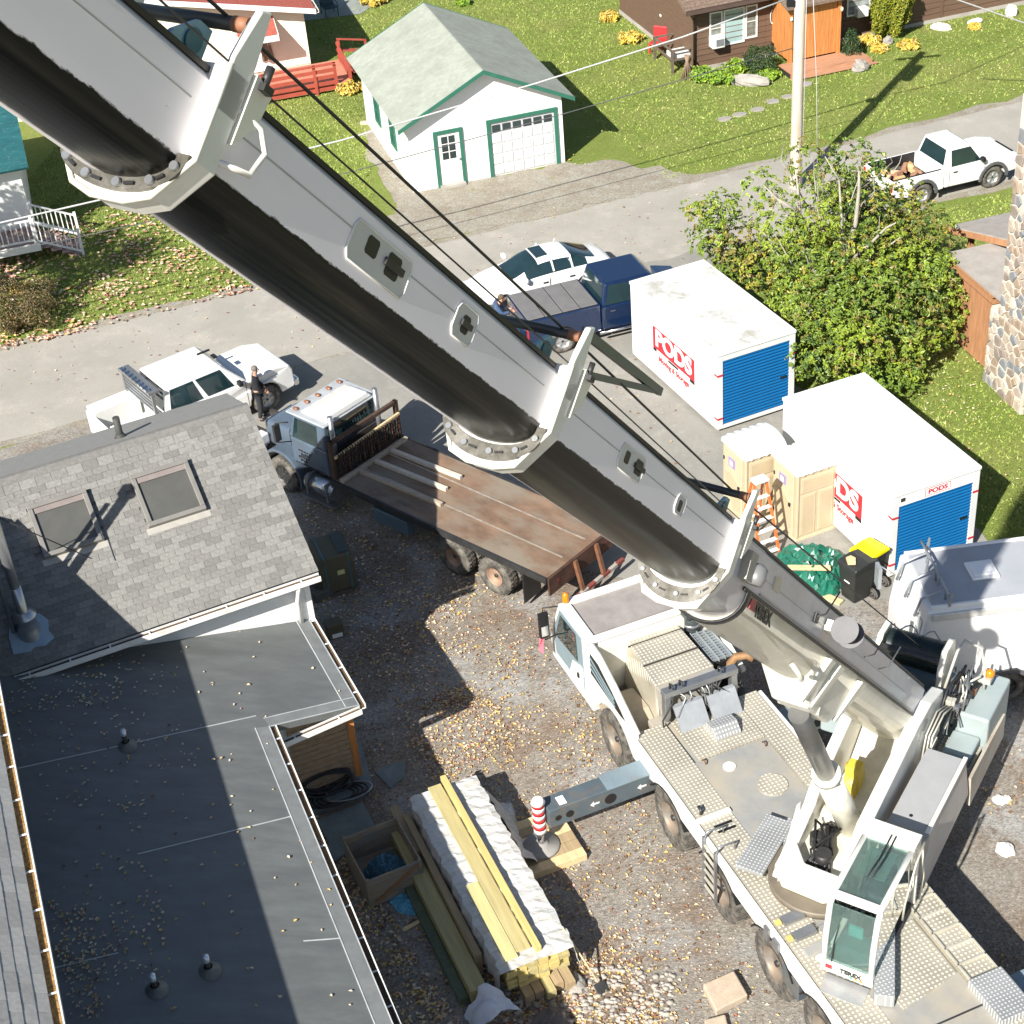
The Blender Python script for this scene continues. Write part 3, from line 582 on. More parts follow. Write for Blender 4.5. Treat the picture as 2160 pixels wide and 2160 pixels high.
# orange entry porch
va, _ = bpx(1653, 176, -1.6); vb, _ = bpx(1764, 131, -1.6); vb = max(vb, va+1.6)
ORW = ORANGEWOOD
v0 = va+.25
b = MB(); b.box(v0+.02, vb-.02, -1.56, -.02, .3, 2.5); b.build('porch_wall', BRGAP, t)
n = 9; xs = [v0+.55+(vb-v0-.6)*i/n for i in range(n+1)]
for i in range(n): MB().box(xs[i]+.004, xs[i+1]-.004, -1.6, -1.56, .3, 2.45).build('plank', ORW, t)
for i in range(11):
    y = -1.55+i*.14; MB().box(vb-.02, vb+.02, y, y+.132, .3, 2.45).build('plank', ORW, t); MB().box(v0-.02, v0+.02, y, y+.132, .3, 2.45).build('plank', ORW, t)
d = MB().box(v0+.03, v0+.5, -1.6, -1.56, .3, 2.4).build('door', ORW, t)
MB().box(v0+.16, v0+.38, -1.612, -1.55, 1.1, 2.2).build('pane', GLASS, d); MB().box(v0+.16, v0+.38, -1.612, -1.55, .5, .95).build('pane', GLASS, d); MB().ell((v0+.46, -1.63, 1.1), .03, nu=8, nv=5).build('handle', STEEL, d)
for x in (v0-.08, vb-.04): MB().box(x, x+.14, -1.68, -1.54, .2, 2.6).build('post', ORW, t)
b = MB(); b.hexa([(v0-.35, -1.95, 2.5), (vb+.35, -1.95, 2.5), (vb+.35, -.5, 2.9), (v0-.35, -.5, 2.9), (v0-.35, -1.95, 2.6), (vb+.35, -1.95, 2.6), (vb+.35, -.5, 3.0), (v0-.35, -.5, 3.0)]); b.build('porch_roof', BRF, t)
for x in (v0-.02, vb+.1): MB().ell((x, -1.72, 2.05), .06, .06, .09, nu=8, nv=6).build('wall_lamp', mat('lamp_glass', (.8, .75, .62), .3), t)
DK = mat('red_brown_deck', (.42, .22, .13), .7, var=.2, scale=3, stretch=(.6, 6, 1))
for i in range(7): MB().box(v0-.5, vb+.9, -2.65+i*.15, -2.51+i*.15, .2, .25).build('deck_board', DK, t)
for i in range(2): MB().box(v0-.5, vb+1.1-.3*i, -3.0+i*.16, -2.86+i*.16, .06, .11).build('deck_board', DK, t)
MB().box(v0-.5, vb+1.0, -2.72, -2.66, .0, .2).build('riser', DK, t); MB().box(v0-.48, vb+.85, -2.6, -1.6, 0, .19).build('deck_base', BRGAP, t)
xm, zm = bpx(1630, 50); b = MB(plane_mtx((xm-.05, -.05, 1.65), (1, 0, 0), (0, -1, 0))); b.prism([(.1*math.cos(a)*1, .3*math.sin(a)) for a in [R(x) for x in range(70, 291, 20)]]+[(.06*math.cos(a)-.02, .24*math.sin(a)) for a in [R(x) for x in range(280, 79, -20)]], 0, .03); b.build('moon_ornament', VINYL, t)
xb_, _ = bpx(1617, 134); MB().box(3.35, 3.6, -.25, -.04, .3, .6).build('meter_box', BLACK, t)
# planter bench with red chair left of the brown house
gp = G(1400, 140); pl = thing('planter_frame', 'grey wooden planter frame with seedlings beside the brown house', 'planter', (gp.x, gp.y, 0), R(16))
OLDW = mat('old_grey_wood', (.13, .1, .075), .85, var=.25)
for x in (0, 1.1):
    for y in (-.9, .9): MB().box(x-.05, x+.05, y-.05, y+.05, 0, .95).build('leg', OLDW, pl)
for z in (.5, .88):
    for y in (-.9, .9): MB().box(-.05, 1.15, y-.03, y+.03, z, z+.08).build('rail', OLDW, pl)
    for x in (0, 1.1): MB().box(x-.03, x+.03, -.9, .9, z+.003, z+.083).build('rail', OLDW, pl)
MB().box(.1, .95, -.75, -.1, .52, .7).build('tray', VINYL, pl)
gp = G(1390, 115); ch = thing('garden_chair', 'red garden chair with a rounded seat standing behind the planter frame', 'chair', (gp.x, gp.y+.3, 0), R(-30))
MB().box(-.3, .3, -.3, .3, .38, .45).build('seat', REDPAINT, ch, bevel=.03); b = MB(); b.box(-.3, .3, .26, .34, .42, 1.0); b.build('backrest', REDPAINT, ch, bevel=.05)
for x in (-.26, .26):
    for y in (-.26, .28): MB().box(x-.035, x+.035, y-.035, y+.035, 0, .4).build('leg', REDPAINT, ch)
gp = G(1398, 95); ll_ = thing('garden_lamp', 'white globe garden lamp on a thin post by the brown side wall', 'lamp', (gp.x, gp.y, 0)); MB().cyl((0, 0, 0), (0, 0, 1.2), .02, n=8).build('post', OLDW, ll_); MB().ell((0, 0, 1.28), .11).build('globe', VINYL, ll_)

# --- yellow house top left, red roof, deck
YY = R(13); yo = (-6.72, 68.7); t = thing('cream_house', 'cream sided house with a red shingle roof behind the crane boom', 'house', (yo[0], yo[1], 0), YY)
RR = mat('red_shingle', (.34, .085, .06), .85, var=.2, scale=8, bump=.3, bscale=60)
b = MB(); b.prism([(-13, 0), (0, 0), (0, 2.75), (-6.5, 4.2), (-13, 2.75)], 0, 9, 'y'); b.build('wall', CREAM, t)
for j in range(24):
    z = .35+j*.15; xa = 0 if z < 2.6 else -(z-2.6)/.223
    if -13-xa > -1: break
    MB().hexa([(-13-xa, -.028, z), (xa, -.028, z), (xa, 0, z), (-13-xa, 0, z), (-13-xa, -.012, z+.143), (xa, -.012, z+.143), (xa, 0, z+.143), (-13-xa, 0, z+.143)]).build('siding_board', CREAM, t)
for s in (0, 1):
    e0 = Vector((.45 if s == 0 else -13.45, -.6, 2.72)); rg = Vector((-6.5, -.6, 4.27)); uv = rg-e0; nn = Vector((0, 1, 0)).cross(uv); nn = nn if nn.z > 0 else -nn; nn.normalize(); ly = Vector((0, 10.2, 0))
    b = MB(); b.slab([e0, e0+ly, rg+ly, rg], nn, .1); r_ = b.build('roof', RR, t); course_roof('shingle_courses', r_, e0, (0, 1, 0), uv, 10.2, uv.length, .15, RR, .018)['kind'] = 'stuff'
    MB().hexa([e0+Vector((0, -.03, -.16)), e0+Vector((0, 0, -.16)), rg+Vector((0, 0, -.16)), rg+Vector((0, -.03, -.16)), e0+Vector((0, -.03, .05)), e0+Vector((0, 0, .05)), rg+Vector((0, 0, .05)), rg+Vector((0, -.03, .05))]).build('fascia', CLEANWHITE, t)
gutter(t, (.46, -.6, 2.7), (.46, 9.6, 2.7), (1, 0, 0), w=.12)
hx = -2.0
b = MB(); b.hexa([(hx-.9, -1.1, 2.0), (hx+.7, -1.1, 2.0), (hx+.7, 0, 2.5), (hx-.9, 0, 2.5), (hx-.9, -1.1, 2.12), (hx+.7, -1.1, 2.12), (hx+.7, 0, 2.62), (hx-.9, 0, 2.62)]); b.build('door_hood', RR, t)
MB().box(hx-.92, hx+.72, -1.14, -1.1, 1.9, 2.14).build('hood_fascia', CLEANWHITE, t); MB().hexa([(hx+.7, -1.1, 1.9), (hx+.73, -1.1, 1.9), (hx+.73, 0, 1.9), (hx+.7, 0, 1.9), (hx+.7, -1.1, 2.12), (hx+.73, -1.1, 2.12), (hx+.73, 0, 2.6), (hx+.7, 0, 2.6)]).build('hood_side', CLEANWHITE, t)
d = MB().box(hx-.55, hx+.35, -.05, 0, .35, 2.3).build('door', CLEANWHITE, t)
MB().box(hx-.4, hx+.2, -.06, -.03, 1.2, 2.15).build('pane', GLASS, d); b = MB()
for i in range(-3, 4):
    b.bar((hx-.1+i*.2-.25, -.065, 1.2), (hx-.1+i*.2+.25, -.065, 2.15), .025, .01); b.bar((hx-.1+i*.2+.25, -.069, 1.2), (hx-.1+i*.2-.25, -.069, 2.15), .025, .01)
b.build('lattice', CLEANWHITE, d)
REDW = mat('red_deck_wood', (.36, .07, .045), .6, var=.15, scale=3)
dk = thing('red_deck', 'red painted wooden deck with railings in front of the cream house', 'deck', (yo[0], yo[1], 0), YY)
for i in range(18): MB().box(-6.2, 1.2, -2.85+i*.15, -2.71+i*.15, .3, .34).build('deck_board', mat('pale_deck_board', (.5, .2, .13), .7, var=.2), dk)
for x in (-6.2, -4.4, -2.4, -.3, .55): MB().box(x-.06, x+.06, -2.96, -2.86, 0, 1.25).build('post', REDW, dk)
for z in (.12, .36, .62, .88): MB().box(-6.2, .5, -2.91, -2.87, z, z+.15).build('rail', REDW, dk)
MB().box(-6.25, .6, -3.02, -2.84, 1.2, 1.25).build('hand_rail', REDW, dk)
for x in (1.2,):
    for y in (-2.6, -.5): MB().box(x-.06, x+.06, y-.06, y+.06, 0, 1.25).build('post', REDW, dk)
for z in (.4, .68, .95): MB().box(1.15, 1.2, -2.55, -.1, z, z+.14).build('rail', REDW, dk)
for i in range(4): MB().box(1.2+.3*i, 1.5+.3*i, -1.6, -.2, .3-.08*i-.04, .3-.08*i).build('step', REDW, dk)
for y in (-1.65, -.15):
    MB().box(2.35, 2.45, y-.05, y+.05, 0, 1.0).build('post', REDW, dk); MB().bar((1.2, y, 1.22), (2.4, y, .98), .1, .05).build('hand_rail', REDW, dk); MB().bar((1.2, y, .8), (2.4, y, .55), .08, .04).build('rail', REDW, dk)
gp = wallpt(570, 160, yo, YY); um = thing('closed_parasol', 'closed brown patio parasol standing on the red deck', 'parasol', (G(566, 146, .34).x, G(566, 146, .34).y, .34))
UB = mat('brown_canvas', (.23, .18, .12), .9, var=.1); prof = []
b = MB(); n = 16
vs = []
for z, r in ((2.2, .04), (1.9, .16), (1.2, .26), (.45, .34)): vs += [(r*(1.12 if j % 2 else .72)*math.cos(2*PI*j/n), r*(1.12 if j % 2 else .72)*math.sin(2*PI*j/n), z) for j in range(n)]
b.add(vs, [(i*n+j, i*n+(j+1) % n, (i+1)*n+(j+1) % n, (i+1)*n+j) for i in range(3) for j in range(n)]); b.build('canopy', UB, um)
MB().cyl((0, 0, 0), (0, 0, 2.3), .025, n=8).build('pole', STEEL, um); MB().cyl((0, 0, 0), (0, 0, .1), .22, n=14).build('base', CONC, um)
gp = G(697, 32); gc = thing('patio_chair', 'dark teal patio chair on the grey slab by the pool', 'chair', (gp.x, gp.y, 0), R(20)); TEAL = mat('teal_sling', (.02, .06, .07), .6)
MB().box(-.3, .3, -.3, .3, .38, .43).build('seat', TEAL, gc); MB().hexa([(-.3, .27, .4), (.3, .27, .4), (.3, .31, .4), (-.3, .31, .4), (-.3, .5, 1.1), (.3, .5, 1.1), (.3, .54, 1.1), (-.3, .54, 1.1)]).build('backrest', TEAL, gc)
for x in (-.3, .3): MB().tube([(x, -.3, 0), (x, -.3, .62), (x, .4, .62), (x, .35, 0)], .02, 6).build('leg', TEAL, gc)
sheet('patio_slab', [G(640, 45), G(760, 30), G(820, -10), G(640, -20)], .02, mat('patio_grey', (.24, .26, .26), .8, var=.1), amp=.02)
gp = G(760, -22); po = thing('pool', 'light blue round pool wall at the top edge', 'pool', (gp.x, gp.y+1.5, 0)); MB().lathe([(1.9, 0), (1.9, .5)], 40).build('pool_wall', mat('pool_blue', (.3, .6, .75), .4), po); MB().lathe([(1.84, .5), (1.96, .5), (1.96, .56), (1.84, .56), (1.84, .5)], 40).build('rim', CLEANWHITE, po)
MB().lathe([(0, .42), (1.85, .42)], 40).build('pool_water', mat('pool_water', (.2, .55, .7), .08), po)

# --- white house with stair railing, left edge
wo = (-15.75, 54.1); WYW = R(14); t = thing('white_house', 'white house with a teal metal roof and a railed porch at the left edge', 'house', (wo[0], wo[1], 0), WYW)
b = MB(); b.prism([(-9, 0), (0, 0), (0, 3.1), (-9, 3.1)], 0, 7, 'y'); b.build('wall', CLEANWHITE, t)
TR = mat('teal_metal_roof', (.03, .13, .14), .35, .3, var=.2, scale=2, dirt=(.25, .3, .3), damt=.22, dscale=6, stretch=(1, 3, 3), sharp=.05)
b = MB(); e0 = Vector((.35, -.45, 3.05)); rg = Vector((.35, 3.5, 4.9)); nn = (rg-e0).cross(Vector((1, 0, 0))); nn = nn if nn.z > 0 else -nn; b.slab([e0, e0+Vector((-9.8, 0, 0)), rg+Vector((-9.8, 0, 0)), rg], nn, .1); b.build('roof', TR, t)
b = MB(); e1 = Vector((.35, 7.45, 3.05)); n2 = (rg-e1).cross(Vector((1, 0, 0))); n2 = n2 if n2.z > 0 else -n2; b.slab([e1, e1+Vector((-9.8, 0, 0)), rg+Vector((-9.8, 0, 0)), rg], n2, .1); b.build('rear_roof', TR, t)
window(t, (-2.0, 0, 1.5), (1, 0, 0), (0, -1, 0), .8, 1.2, CLEANWHITE)
MB().prism([(0, 3.0), (0, 3.1), (3.5, 4.75), (7, 3.1), (7, 3.0)], -.12, 0, 'x').build('gable', CLEANWHITE, t)
pch = thing('porch_stair', 'white railed porch and side stair of the white house, strewn with pink leaves', 'porch', (wo[0], wo[1], 0), WYW)
PD = mat('porch_floor', (.34, .25, .23), .8, var=.2)
for i in range(10): MB().box(-4, .1, -1.55+i*.15, -1.41+i*.15, .72, .77).build('deck_board', PD, pch)
MB().box(-4, .12, -1.62, -1.57, .5, .77).build('skirt', CLEANWHITE, pch)
def railing(p, q, h=.85, n=9):
    p = Vector(p); q = Vector(q); Z = Vector((0, 0, 1))
    for e in (p, q): MB().bar(e, e+Z*(h+.12), .09).build('post', CLEANWHITE, pch)
    for z in (.12, h): MB().bar(p+Z*z, q+Z*z, .06, .05).build('rail', CLEANWHITE, pch)
    for i in range(1, n): c = p.lerp(q, i/n); MB().bar(c+Z*.14, c+Z*(h-.02), .035).build('baluster', CLEANWHITE, pch)
railing((-3.9, -1.55, .77), (-.0, -1.55, .77), n=22); railing((.05, -1.55, .72), (1.45, -1.55, .02), n=9); railing((.05, -.1, .72), (1.45, -.1, .02), n=9)
for i in range(4): MB().box(.1+i*.33, .45+i*.33, -1.5, -.15, .5-.17*i, .55-.17*i).build('step', PD, pch)
lf = scatter([(-3.8, -1.5), (1.2, -1.5), (1.2, -.2), (-3.8, -.2)], 110, z=.79); lf[:, 2] -= np.clip(lf[:, 0], 0, 2)*.45; leaf_mesh('porch_leaves', lf, (.1, .18), [.5, 1, 2, 1, 6, .5], pch)

# --- stone chimney house, right edge
so = G(2075, 803); SY = R(-76.5); t = thing('stone_chimney', 'tall fieldstone chimney with pale mortar at the right edge', 'chimney', (so.x, so.y, 0), SY)
MORT = mat('pale_mortar', (.58, .54, .46), .9, var=.12, bump=.3)
ST = [mat('field_stone_%d' % i, c, .85, var=.2, scale=5, bump=.35, bscale=18) for i, c in enumerate([(.3, .23, .17), (.4, .34, .27), (.24, .2, .17), (.5, .46, .39), (.2, .21, .22), (.36, .3, .25)])]
CX, ZL, TX = 1.95, 2.35, .42
b = MB(); b.box(0, CX, 0, 1.1, 0, ZL); b.box(TX, CX, .004, 1.09, ZL, 8.6); b.hexa([(0, 0, ZL), (TX, 0, ZL), (TX, 1.1, ZL), (0, 1.1, ZL), (0.02, 0, ZL+.06), (TX, 0, ZL+.06), (TX, 1.1, ZL+.06), (.02, 1.1, ZL+.06)]); b.build('core', MORT, t)
def voronoi(W, H, n, seed, it=2):
    rs = np.random.RandomState(seed); P = rs.rand(n, 2)*[W, H]; cells = []
    for k in range(it):
        cells = []
        for i in range(n):
            poly = [np.array(q, float) for q in ((0, 0), (W, 0), (W, H), (0, H))]
            for j in np.argsort(((P-P[i])**2).sum(1))[1:22]:
                m = (P[i]+P[j])/2; d = P[j]-P[i]; out = []
                for a, c in zip(poly, poly[1:]+poly[:1]):
                    da = (a-m)@d; dc = (c-m)@d
                    if da <= 0: out.append(a)
                    if da*dc < 0: out.append(a+(c-a)*da/(da-dc))
                poly = out
                if len(poly) < 3: break
            cells.append(poly)
        if k < it-1: P = np.array([np.mean(c, 0) if len(c) > 2 else p for c, p in zip(cells, P)])
    return cells
def stones(M, W, H, n, seed):
    for c in voronoi(W, H, n, seed):
        if len(c) < 3: continue
        ctr = np.mean(c, 0); k = u(.72, .9); q = [ctr+(p-ctr)*k+np.random.uniform(-.012, .012, 2) for p in c]
        # chamfered stone
        b = MB(M); m_ = len(q); h = u(.025, .06); q2 = [ctr+(p-ctr)*.86 for p in q]; vs = [(p[0], p[1], -.01) for p in q]+[(p[0], p[1], h*.6) for p in q]+[(p[0], p[1], h) for p in q2]
        fs = [(i, (i+1) % m_, m_+(i+1) % m_, m_+i) for i in range(m_)]+[(m_+i, m_+(i+1) % m_, 2*m_+(i+1) % m_, 2*m_+i) for i in range(m_)]+[tuple(range(2*m_, 3*m_))]
        b.add(vs, fs); b.build('stone', random.choice(ST), t)
stones(plane_mtx((0, 0, 0), (1, 0, 0), (0, -1, 0)), CX, ZL, 62, 1); stones(plane_mtx((TX, .004, ZL), (1, 0, 0), (0, -1, 0)), CX-TX, 5.4, 110, 2)
stones(plane_mtx((CX, 0, 0), (0, 1, 0), (1, 0, 0)), 1.1, ZL, 24, 3); stones(plane_mtx((CX, .01, ZL), (0, 1, 0), (1, 0, 0)), 1.07, 3, 30, 4)
h = thing('wooden_house', 'house of orange stained boards behind the stone chimney with a porch', 'house', (so.x, so.y, 0), SY)
b = MB(); b.box(-2.3, 6, .35, 8, 0, 2.7); b.build('wall', BRGAP, h)
OW_ = mat('orange_siding', (.4, .2, .1), .65, var=.2, scale=2, stretch=(5, 5, .8))
for i in range(16): MB().box(-2.3+i*.145, -2.3+i*.145+.138, .325, .35, .05, 2.34).build('siding_board', OW_, h)
for i in range(8): MB().box(-2.33, -2.3, .35+i*.145, .35+i*.145+.138, .05, 2.34).build('siding_board', OW_, h)
MB().box(-2.45, -.1, .1, .34, 2.35, 2.6).build('beam', OW_, h); MB().box(-2.6, 0, .0, .5, 2.62, 2.7).build('lower_eave', OW_, h)
PA = G(2000, 476, 2.5); PB = G(2126, 505, 3.2); off = Vector((math.cos(R(14)), math.sin(R(14)), 0))*5
MB().box(-2.62, 6, .0, 8, 2.705, 2.78).build('lower_roof', mat('grey_roll_roof', (.34, .31, .28), .9, var=.12, bump=.2), h)
HI2 = (Matrix.Translation((so.x, so.y, 0)) @ Matrix.Rotation(SY, 4, 'Z')).inverted()
q = [HI2 @ p for p in (PA, PB, PB+off, PA+off)]; nn = (q[1]-q[0]).cross(q[2]-q[0]); nn = nn if nn.z > 0 else -nn
b = MB(); b.slab(q, nn, .06); b.build('porch_roof', mat('grey_roll_roof', (.34, .31, .28), .9, var=.12, bump=.2), h)
Zd = Vector((0, 0, -.13)); MB().bar(q[0]+Zd, q[1]+Zd, .05, .18).build('fascia', OW_, h); MB().bar(q[0]+Zd, q[3]+Zd, .05, .18).build('fascia', OW_, h)
pp = q[0]+(q[1]-q[0]).normalized()*.45+(q[3]-q[0]).normalized()*.5; MB().box(pp.x-.07, pp.x+.07, pp.y-.07, pp.y+.07, 0, 2.45).build('post', OW_, h)
MB().box(pp.x-.5, -2.3, pp.y-.3, pp.y+3, 0, .45).build('porch_floor', DK, h)
for i in range(9): x = lerp(pp.x+.1, -2.35, (i+.5)/9); MB().box(x-.025, x+.025, pp.y-.02, pp.y+.03, .55, 1.25).build('baluster', OLDW, h)
for z in (.52, 1.25): MB().box(pp.x, -2.3, pp.y-.03, pp.y+.04, z, z+.06).build('rail', OLDW, h)
# ------------------------------------------------------------ vehicles
CARWHITE = mat('car_white', (.8, .8, .78), .22, var=.015, coat=.6)
CARBLUE = mat('car_navy', (.006, .018, .055), .16, var=.1, coat=.8)
TRUCKBLUE = mat('truck_blue_grey', (.085, .12, .165), .35, var=.12, coat=.3, dirt=(.06, .065, .07), damt=.35)
FLARE = mat('flare_grey', (.09, .09, .095), .6, var=.1)
ALLOY = mat('dull_alloy', (.42, .42, .43), .42, .6, var=.1)
_wh = {}
def wheel(parent, x, y, r, w, side, rimmat=ALLOY, rimr=.6, spokes=6, name='wheel', deep=0.):
    """wheel with tyre and rim, outer face toward side (+1 left, -1 right)"""
    key = (r, w, rimmat.name, rimr, spokes, deep)
    if key not in _wh:
        rr = r*rimr; n = 28
        ty = MB(); ty.lathe([(rr, -w/2+.02), (r*.8, -w/2), (r*.96, -w/2+.015), (r, -w/2+.05), (r, w/2-.05), (r*.96, w/2-.015), (r*.8, w/2), (rr, w/2-.02), (rr*.96, 0), (rr, -w/2+.02)], n)
        for i in range(n):
            a = 2*PI*(i+.5)/n; ty.M = Matrix.Rotation(a, 4, 'Z'); ty.box(r-.012, r+.008, -.03, .03, -w/2+.03, -.02); ty.box(r-.012, r+.008, .03, .08, .02, w/2-.03)
        ty.M = None
        ri = MB(); d = deep
        ri.lathe([(rr*.99, w/2-.02), (rr*.9, w/2-.045), (rr*.82, w/2-.07-d), (rr*.35, w/2-.05-d), (rr*.2, w/2-.03-d), (0, w/2-.028-d)], 24)
        if spokes:
            for i in range(spokes):
                ri.M = Matrix.Rotation(2*PI*i/spokes, 4, 'Z'); ri.box(rr*.2, rr*.88, -rr*.11, rr*.11, w/2-.07-d, w/2-.035-d)
            ri.M = None
        hb = MB(); hb.cyl((0, 0, -w/2+.03), (0, 0, w/2-.02-d*.5), rr*.17, n=12); 
        _wh[key] = (mesh(hb, 'wheel', DARKSTEEL), mesh(ty, 'tyre', RUBBER), mesh(ri, 'rim', rimmat))
    h, t_, r_ = _wh[key]
    o = inst(name, h, parent, T(x, y, r) @ Matrix.Rotation(-PI/2*side, 4, 'X')); inst('tyre', t_, o, Matrix.Identity(4)); inst('rim', r_, o, Matrix.Identity(4)); return o
def arch(x, r, zb, n=9): return [(x+r*math.cos(PI*i/n), zb+max(0, 1)*r*math.sin(PI*i/n)*1.0) for i in range(n+1)]
def profile(top, wheels, zb, ra, wz):
    """side outline: top points from rear to front, then the underside with wheel arches from front to rear"""
    p = list(top)
    for x in sorted(wheels, reverse=True):
        a0 = math.asin(max(-1, min(1, (zb-wz)/ra))); p += [(x+ra*math.cos(lerp(a0, PI-a0, i/10)), wz+ra*math.sin(lerp(a0, PI-a0, i/10))) for i in range(11)]
    return p
def shell(parent, prof, hw, m, name='body', bev=.05, narrow=()):
    b = MB(); b.prism(prof, -hw, hw, 'y')
    # pull the ends in (plan curve) : narrow = [(x threshold, sign, amount, length)]
    vs = []
    for v in b.v:
        x, y, z = v; k = 1
        for (x0, sg, am, ln) in narrow:
            d = (x-x0)*sg
            if d > 0: k = min(k, 1-am*(min(d, ln)/ln)**1.6)
        vs.append((x, y*k, z))
    b.v = vs
    return b.build(name, m, parent, bevel=bev, seg=3)
def cabin(parent, xr0, xr1, xf1, xf0, z0, z1, hw, ht, m, pillars, gl=GLASS, wsz=(.08, .92), name='cab', roofcrown=.04, rear=True, zside=None):
    """greenhouse: xr0/xf0 rear and front at the belt, xr1/xf1 at the roof; pillars = list of side window fractions"""
    B = [(xr0, -hw, z0), (xf0, -hw, z0), (xf0, hw, z0), (xr0, hw, z0)]; Tp = [(xr1, -ht, z1), (xf1, -ht, z1), (xf1, ht, z1), (xr1, ht, z1)]
    b = MB(); b.hexa(B+Tp); o = b.build(name, m, parent, bevel=.07, seg=4)
    for sgn in (1, -1):
        y0, y1 = hw*sgn, ht*sgn
        for (a0, a1, c0, c1) in pillars:
            q = [(lerp(xr0, xf0, a0), y0, z0), (lerp(xr0, xf0, a1), y0, z0), (lerp(xr1, xf1, c1), y1, z1), (lerp(xr1, xf1, c0), y1, z1)]
            MB().pane(*q, 0, 1, .06, .88, n=(0, sgn, .2)).build('side_window', gl, o)
    MB().pane((xf0, -hw, z0), (xf0, hw, z0), (xf1, ht, z1), (xf1, -ht, z1), .06, .94, *wsz, n=(1, 0, .3)).build('windscreen', gl, o)
    if rear: MB().pane((xr0, -hw, z0), (xr0, hw, z0), (xr1, ht, z1), (xr1, -ht, z1), .08, .92, .12, .9, n=(-1, 0, .3)).build('rear_window', gl, o)
    return o
def mirrors(parent, x, y, z, m):
    for s in (1, -1):
        b = MB(); b.box(x-.06, x+.07, min(s*y, s*(y+.2)), max(s*y, s*(y+.2)), z, z+.15); b.build('mirror', m, parent, bevel=.03)

# --- white sedan
t = thing('sedan', 'white sedan with a dark sunroof parked on the road behind the blue pickup', 'car', (1.45, 47.15, 0), R(18.5+180))
ST_S = [(-2.42, .5, .66, .72, .72, .7, .35, .74), (-2.36, .72, .8, .82, .86, .84, .4, .9), (-2.1, .82, .87, .85, .93, .7, .42, 1.0), (-1.85, .86, .895, .86, .95, .74, .5, 1.04), (-1.5, .88, .9, .87, .96, .8, .56, 1.2), (-1.0, .88, .91, .88, .95, .83, .6, 1.4), (-.4, .88, .91, .88, .94, .84, .61, 1.45), (.15, .88, .91, .88, .93, .84, .6, 1.42), (.6, .88, .91, .88, .92, .83, .58, 1.22), (1.02, .88, .905, .87, .9, .8, .6, .97), (1.6, .86, .89, .84, .84, .7, .45, .9), (2.05, .8, .85, .78, .72, .6, .38, .78), (2.32, .66, .72, .66, .58, .5, .3, .64), (2.41, .5, .55, .5, .48, .4, .25, .5)]
def sring(st):
    x, wb, wm, wbelt, zbelt, wsh, wr, zt = st; zc = zt; h = [(0, .24), (wb, .24), (wm, .52), (wbelt, zbelt-.05), (wsh, zbelt+.0), (wr, zt-.03 if zt > 1.1 else zt-.01), (wr*.5, zt), (0, zt+.01)]
    return [(x, y, z) for y, z in h]
b = MB(); rings = [sring(q) for q in ST_S]; nr_ = len(rings[0])
for sg in (1, -1):
    base = len(b.v); b.v += [(p[0], p[1]*sg, p[2]) for r_ in rings for p in r_]
    for i in range(len(rings)-1):
        for j in range(nr_-1):
            f = (base+i*nr_+j, base+(i+1)*nr_+j, base+(i+1)*nr_+j+1, base+i*nr_+j+1); gl = (j == 4 and 4 <= i <= 7) or (j >= 5 and i in (3, 4)) or (j >= 5 and i in (7, 8))
            b.f.append(f if sg > 0 else f[::-1]); b.m.append(1 if gl else 0); b.sm.append(True)
for ring_i in (0, len(rings)-1):
    f = tuple(ring_i*nr_+j for j in range(nr_)); g = tuple(len(rings)*nr_+ring_i*nr_+j for j in range(nr_)); b.f += [f, g[::-1]]; b.m += [0, 0]; b.sm += [True, True]
c = b.build('body', [CARWHITE, GLASS], t); wd_ = c.modifiers.new('weld', 'WELD'); wd_.merge_threshold = .001; c.modifiers.new('sub', 'SUBSURF').render_levels = 2
MB().box(-.3, .1, -.36, .36, 1.395, 1.447).build('sunroof', GLASS, c, bevel=.01)
for sg in (1, -1):
    for xx in (-.95, -.32): MB().hexa([(xx-.03, sg*.8-.02, .95), (xx+.03, sg*.8-.02, .95), (xx+.03, sg*.8+.03, .95), (xx-.03, sg*.8+.03, .95), (xx-.0, sg*.6-.02, 1.4), (xx+.05, sg*.6-.02, 1.4), (xx+.05, sg*.6+.03, 1.4), (xx-.0, sg*.6+.03, 1.4)]).build('door_pillar', CARWHITE, c)
    for xx in (1.42, -1.36): MB().cyl((xx, sg*.8, .34), (xx, sg*.905, .34), .385, n=24).build('wheel_well', BLACK, c)
for x in (1.42, -1.36):
    for s in (1, -1): wheel(t, x, s*.815, .33, .22, s)
mirrors(t, .7, .86, .98, CARWHITE)
for s in (1, -1):
    MB().box(2.05, 2.27, s*.56-.13, s*.56+.13, .56, .68).build('headlight', HEADL, t, bevel=.03); MB().box(-2.39, -2.25, s*.6-.14, s*.6+.14, .68, .82).build('tail_light', LAMPRED, t, bevel=.03)
    MB().box(-.05, .12, s*.905-.01, s*.905+.018, .78, .82).build('door_handle', CHROME, t); MB().box(-.95, -.78, s*.905-.01, s*.905+.018, .78, .82).build('door_handle', CHROME, t)
    MB().box(-.13, -.115, s*.908-.004, s*.908+.004, .3, .93).build('door_seam', BLACK, t)
MB().box(2.3, 2.4, -.4, .4, .36, .52).build('grille', BLACK, t)

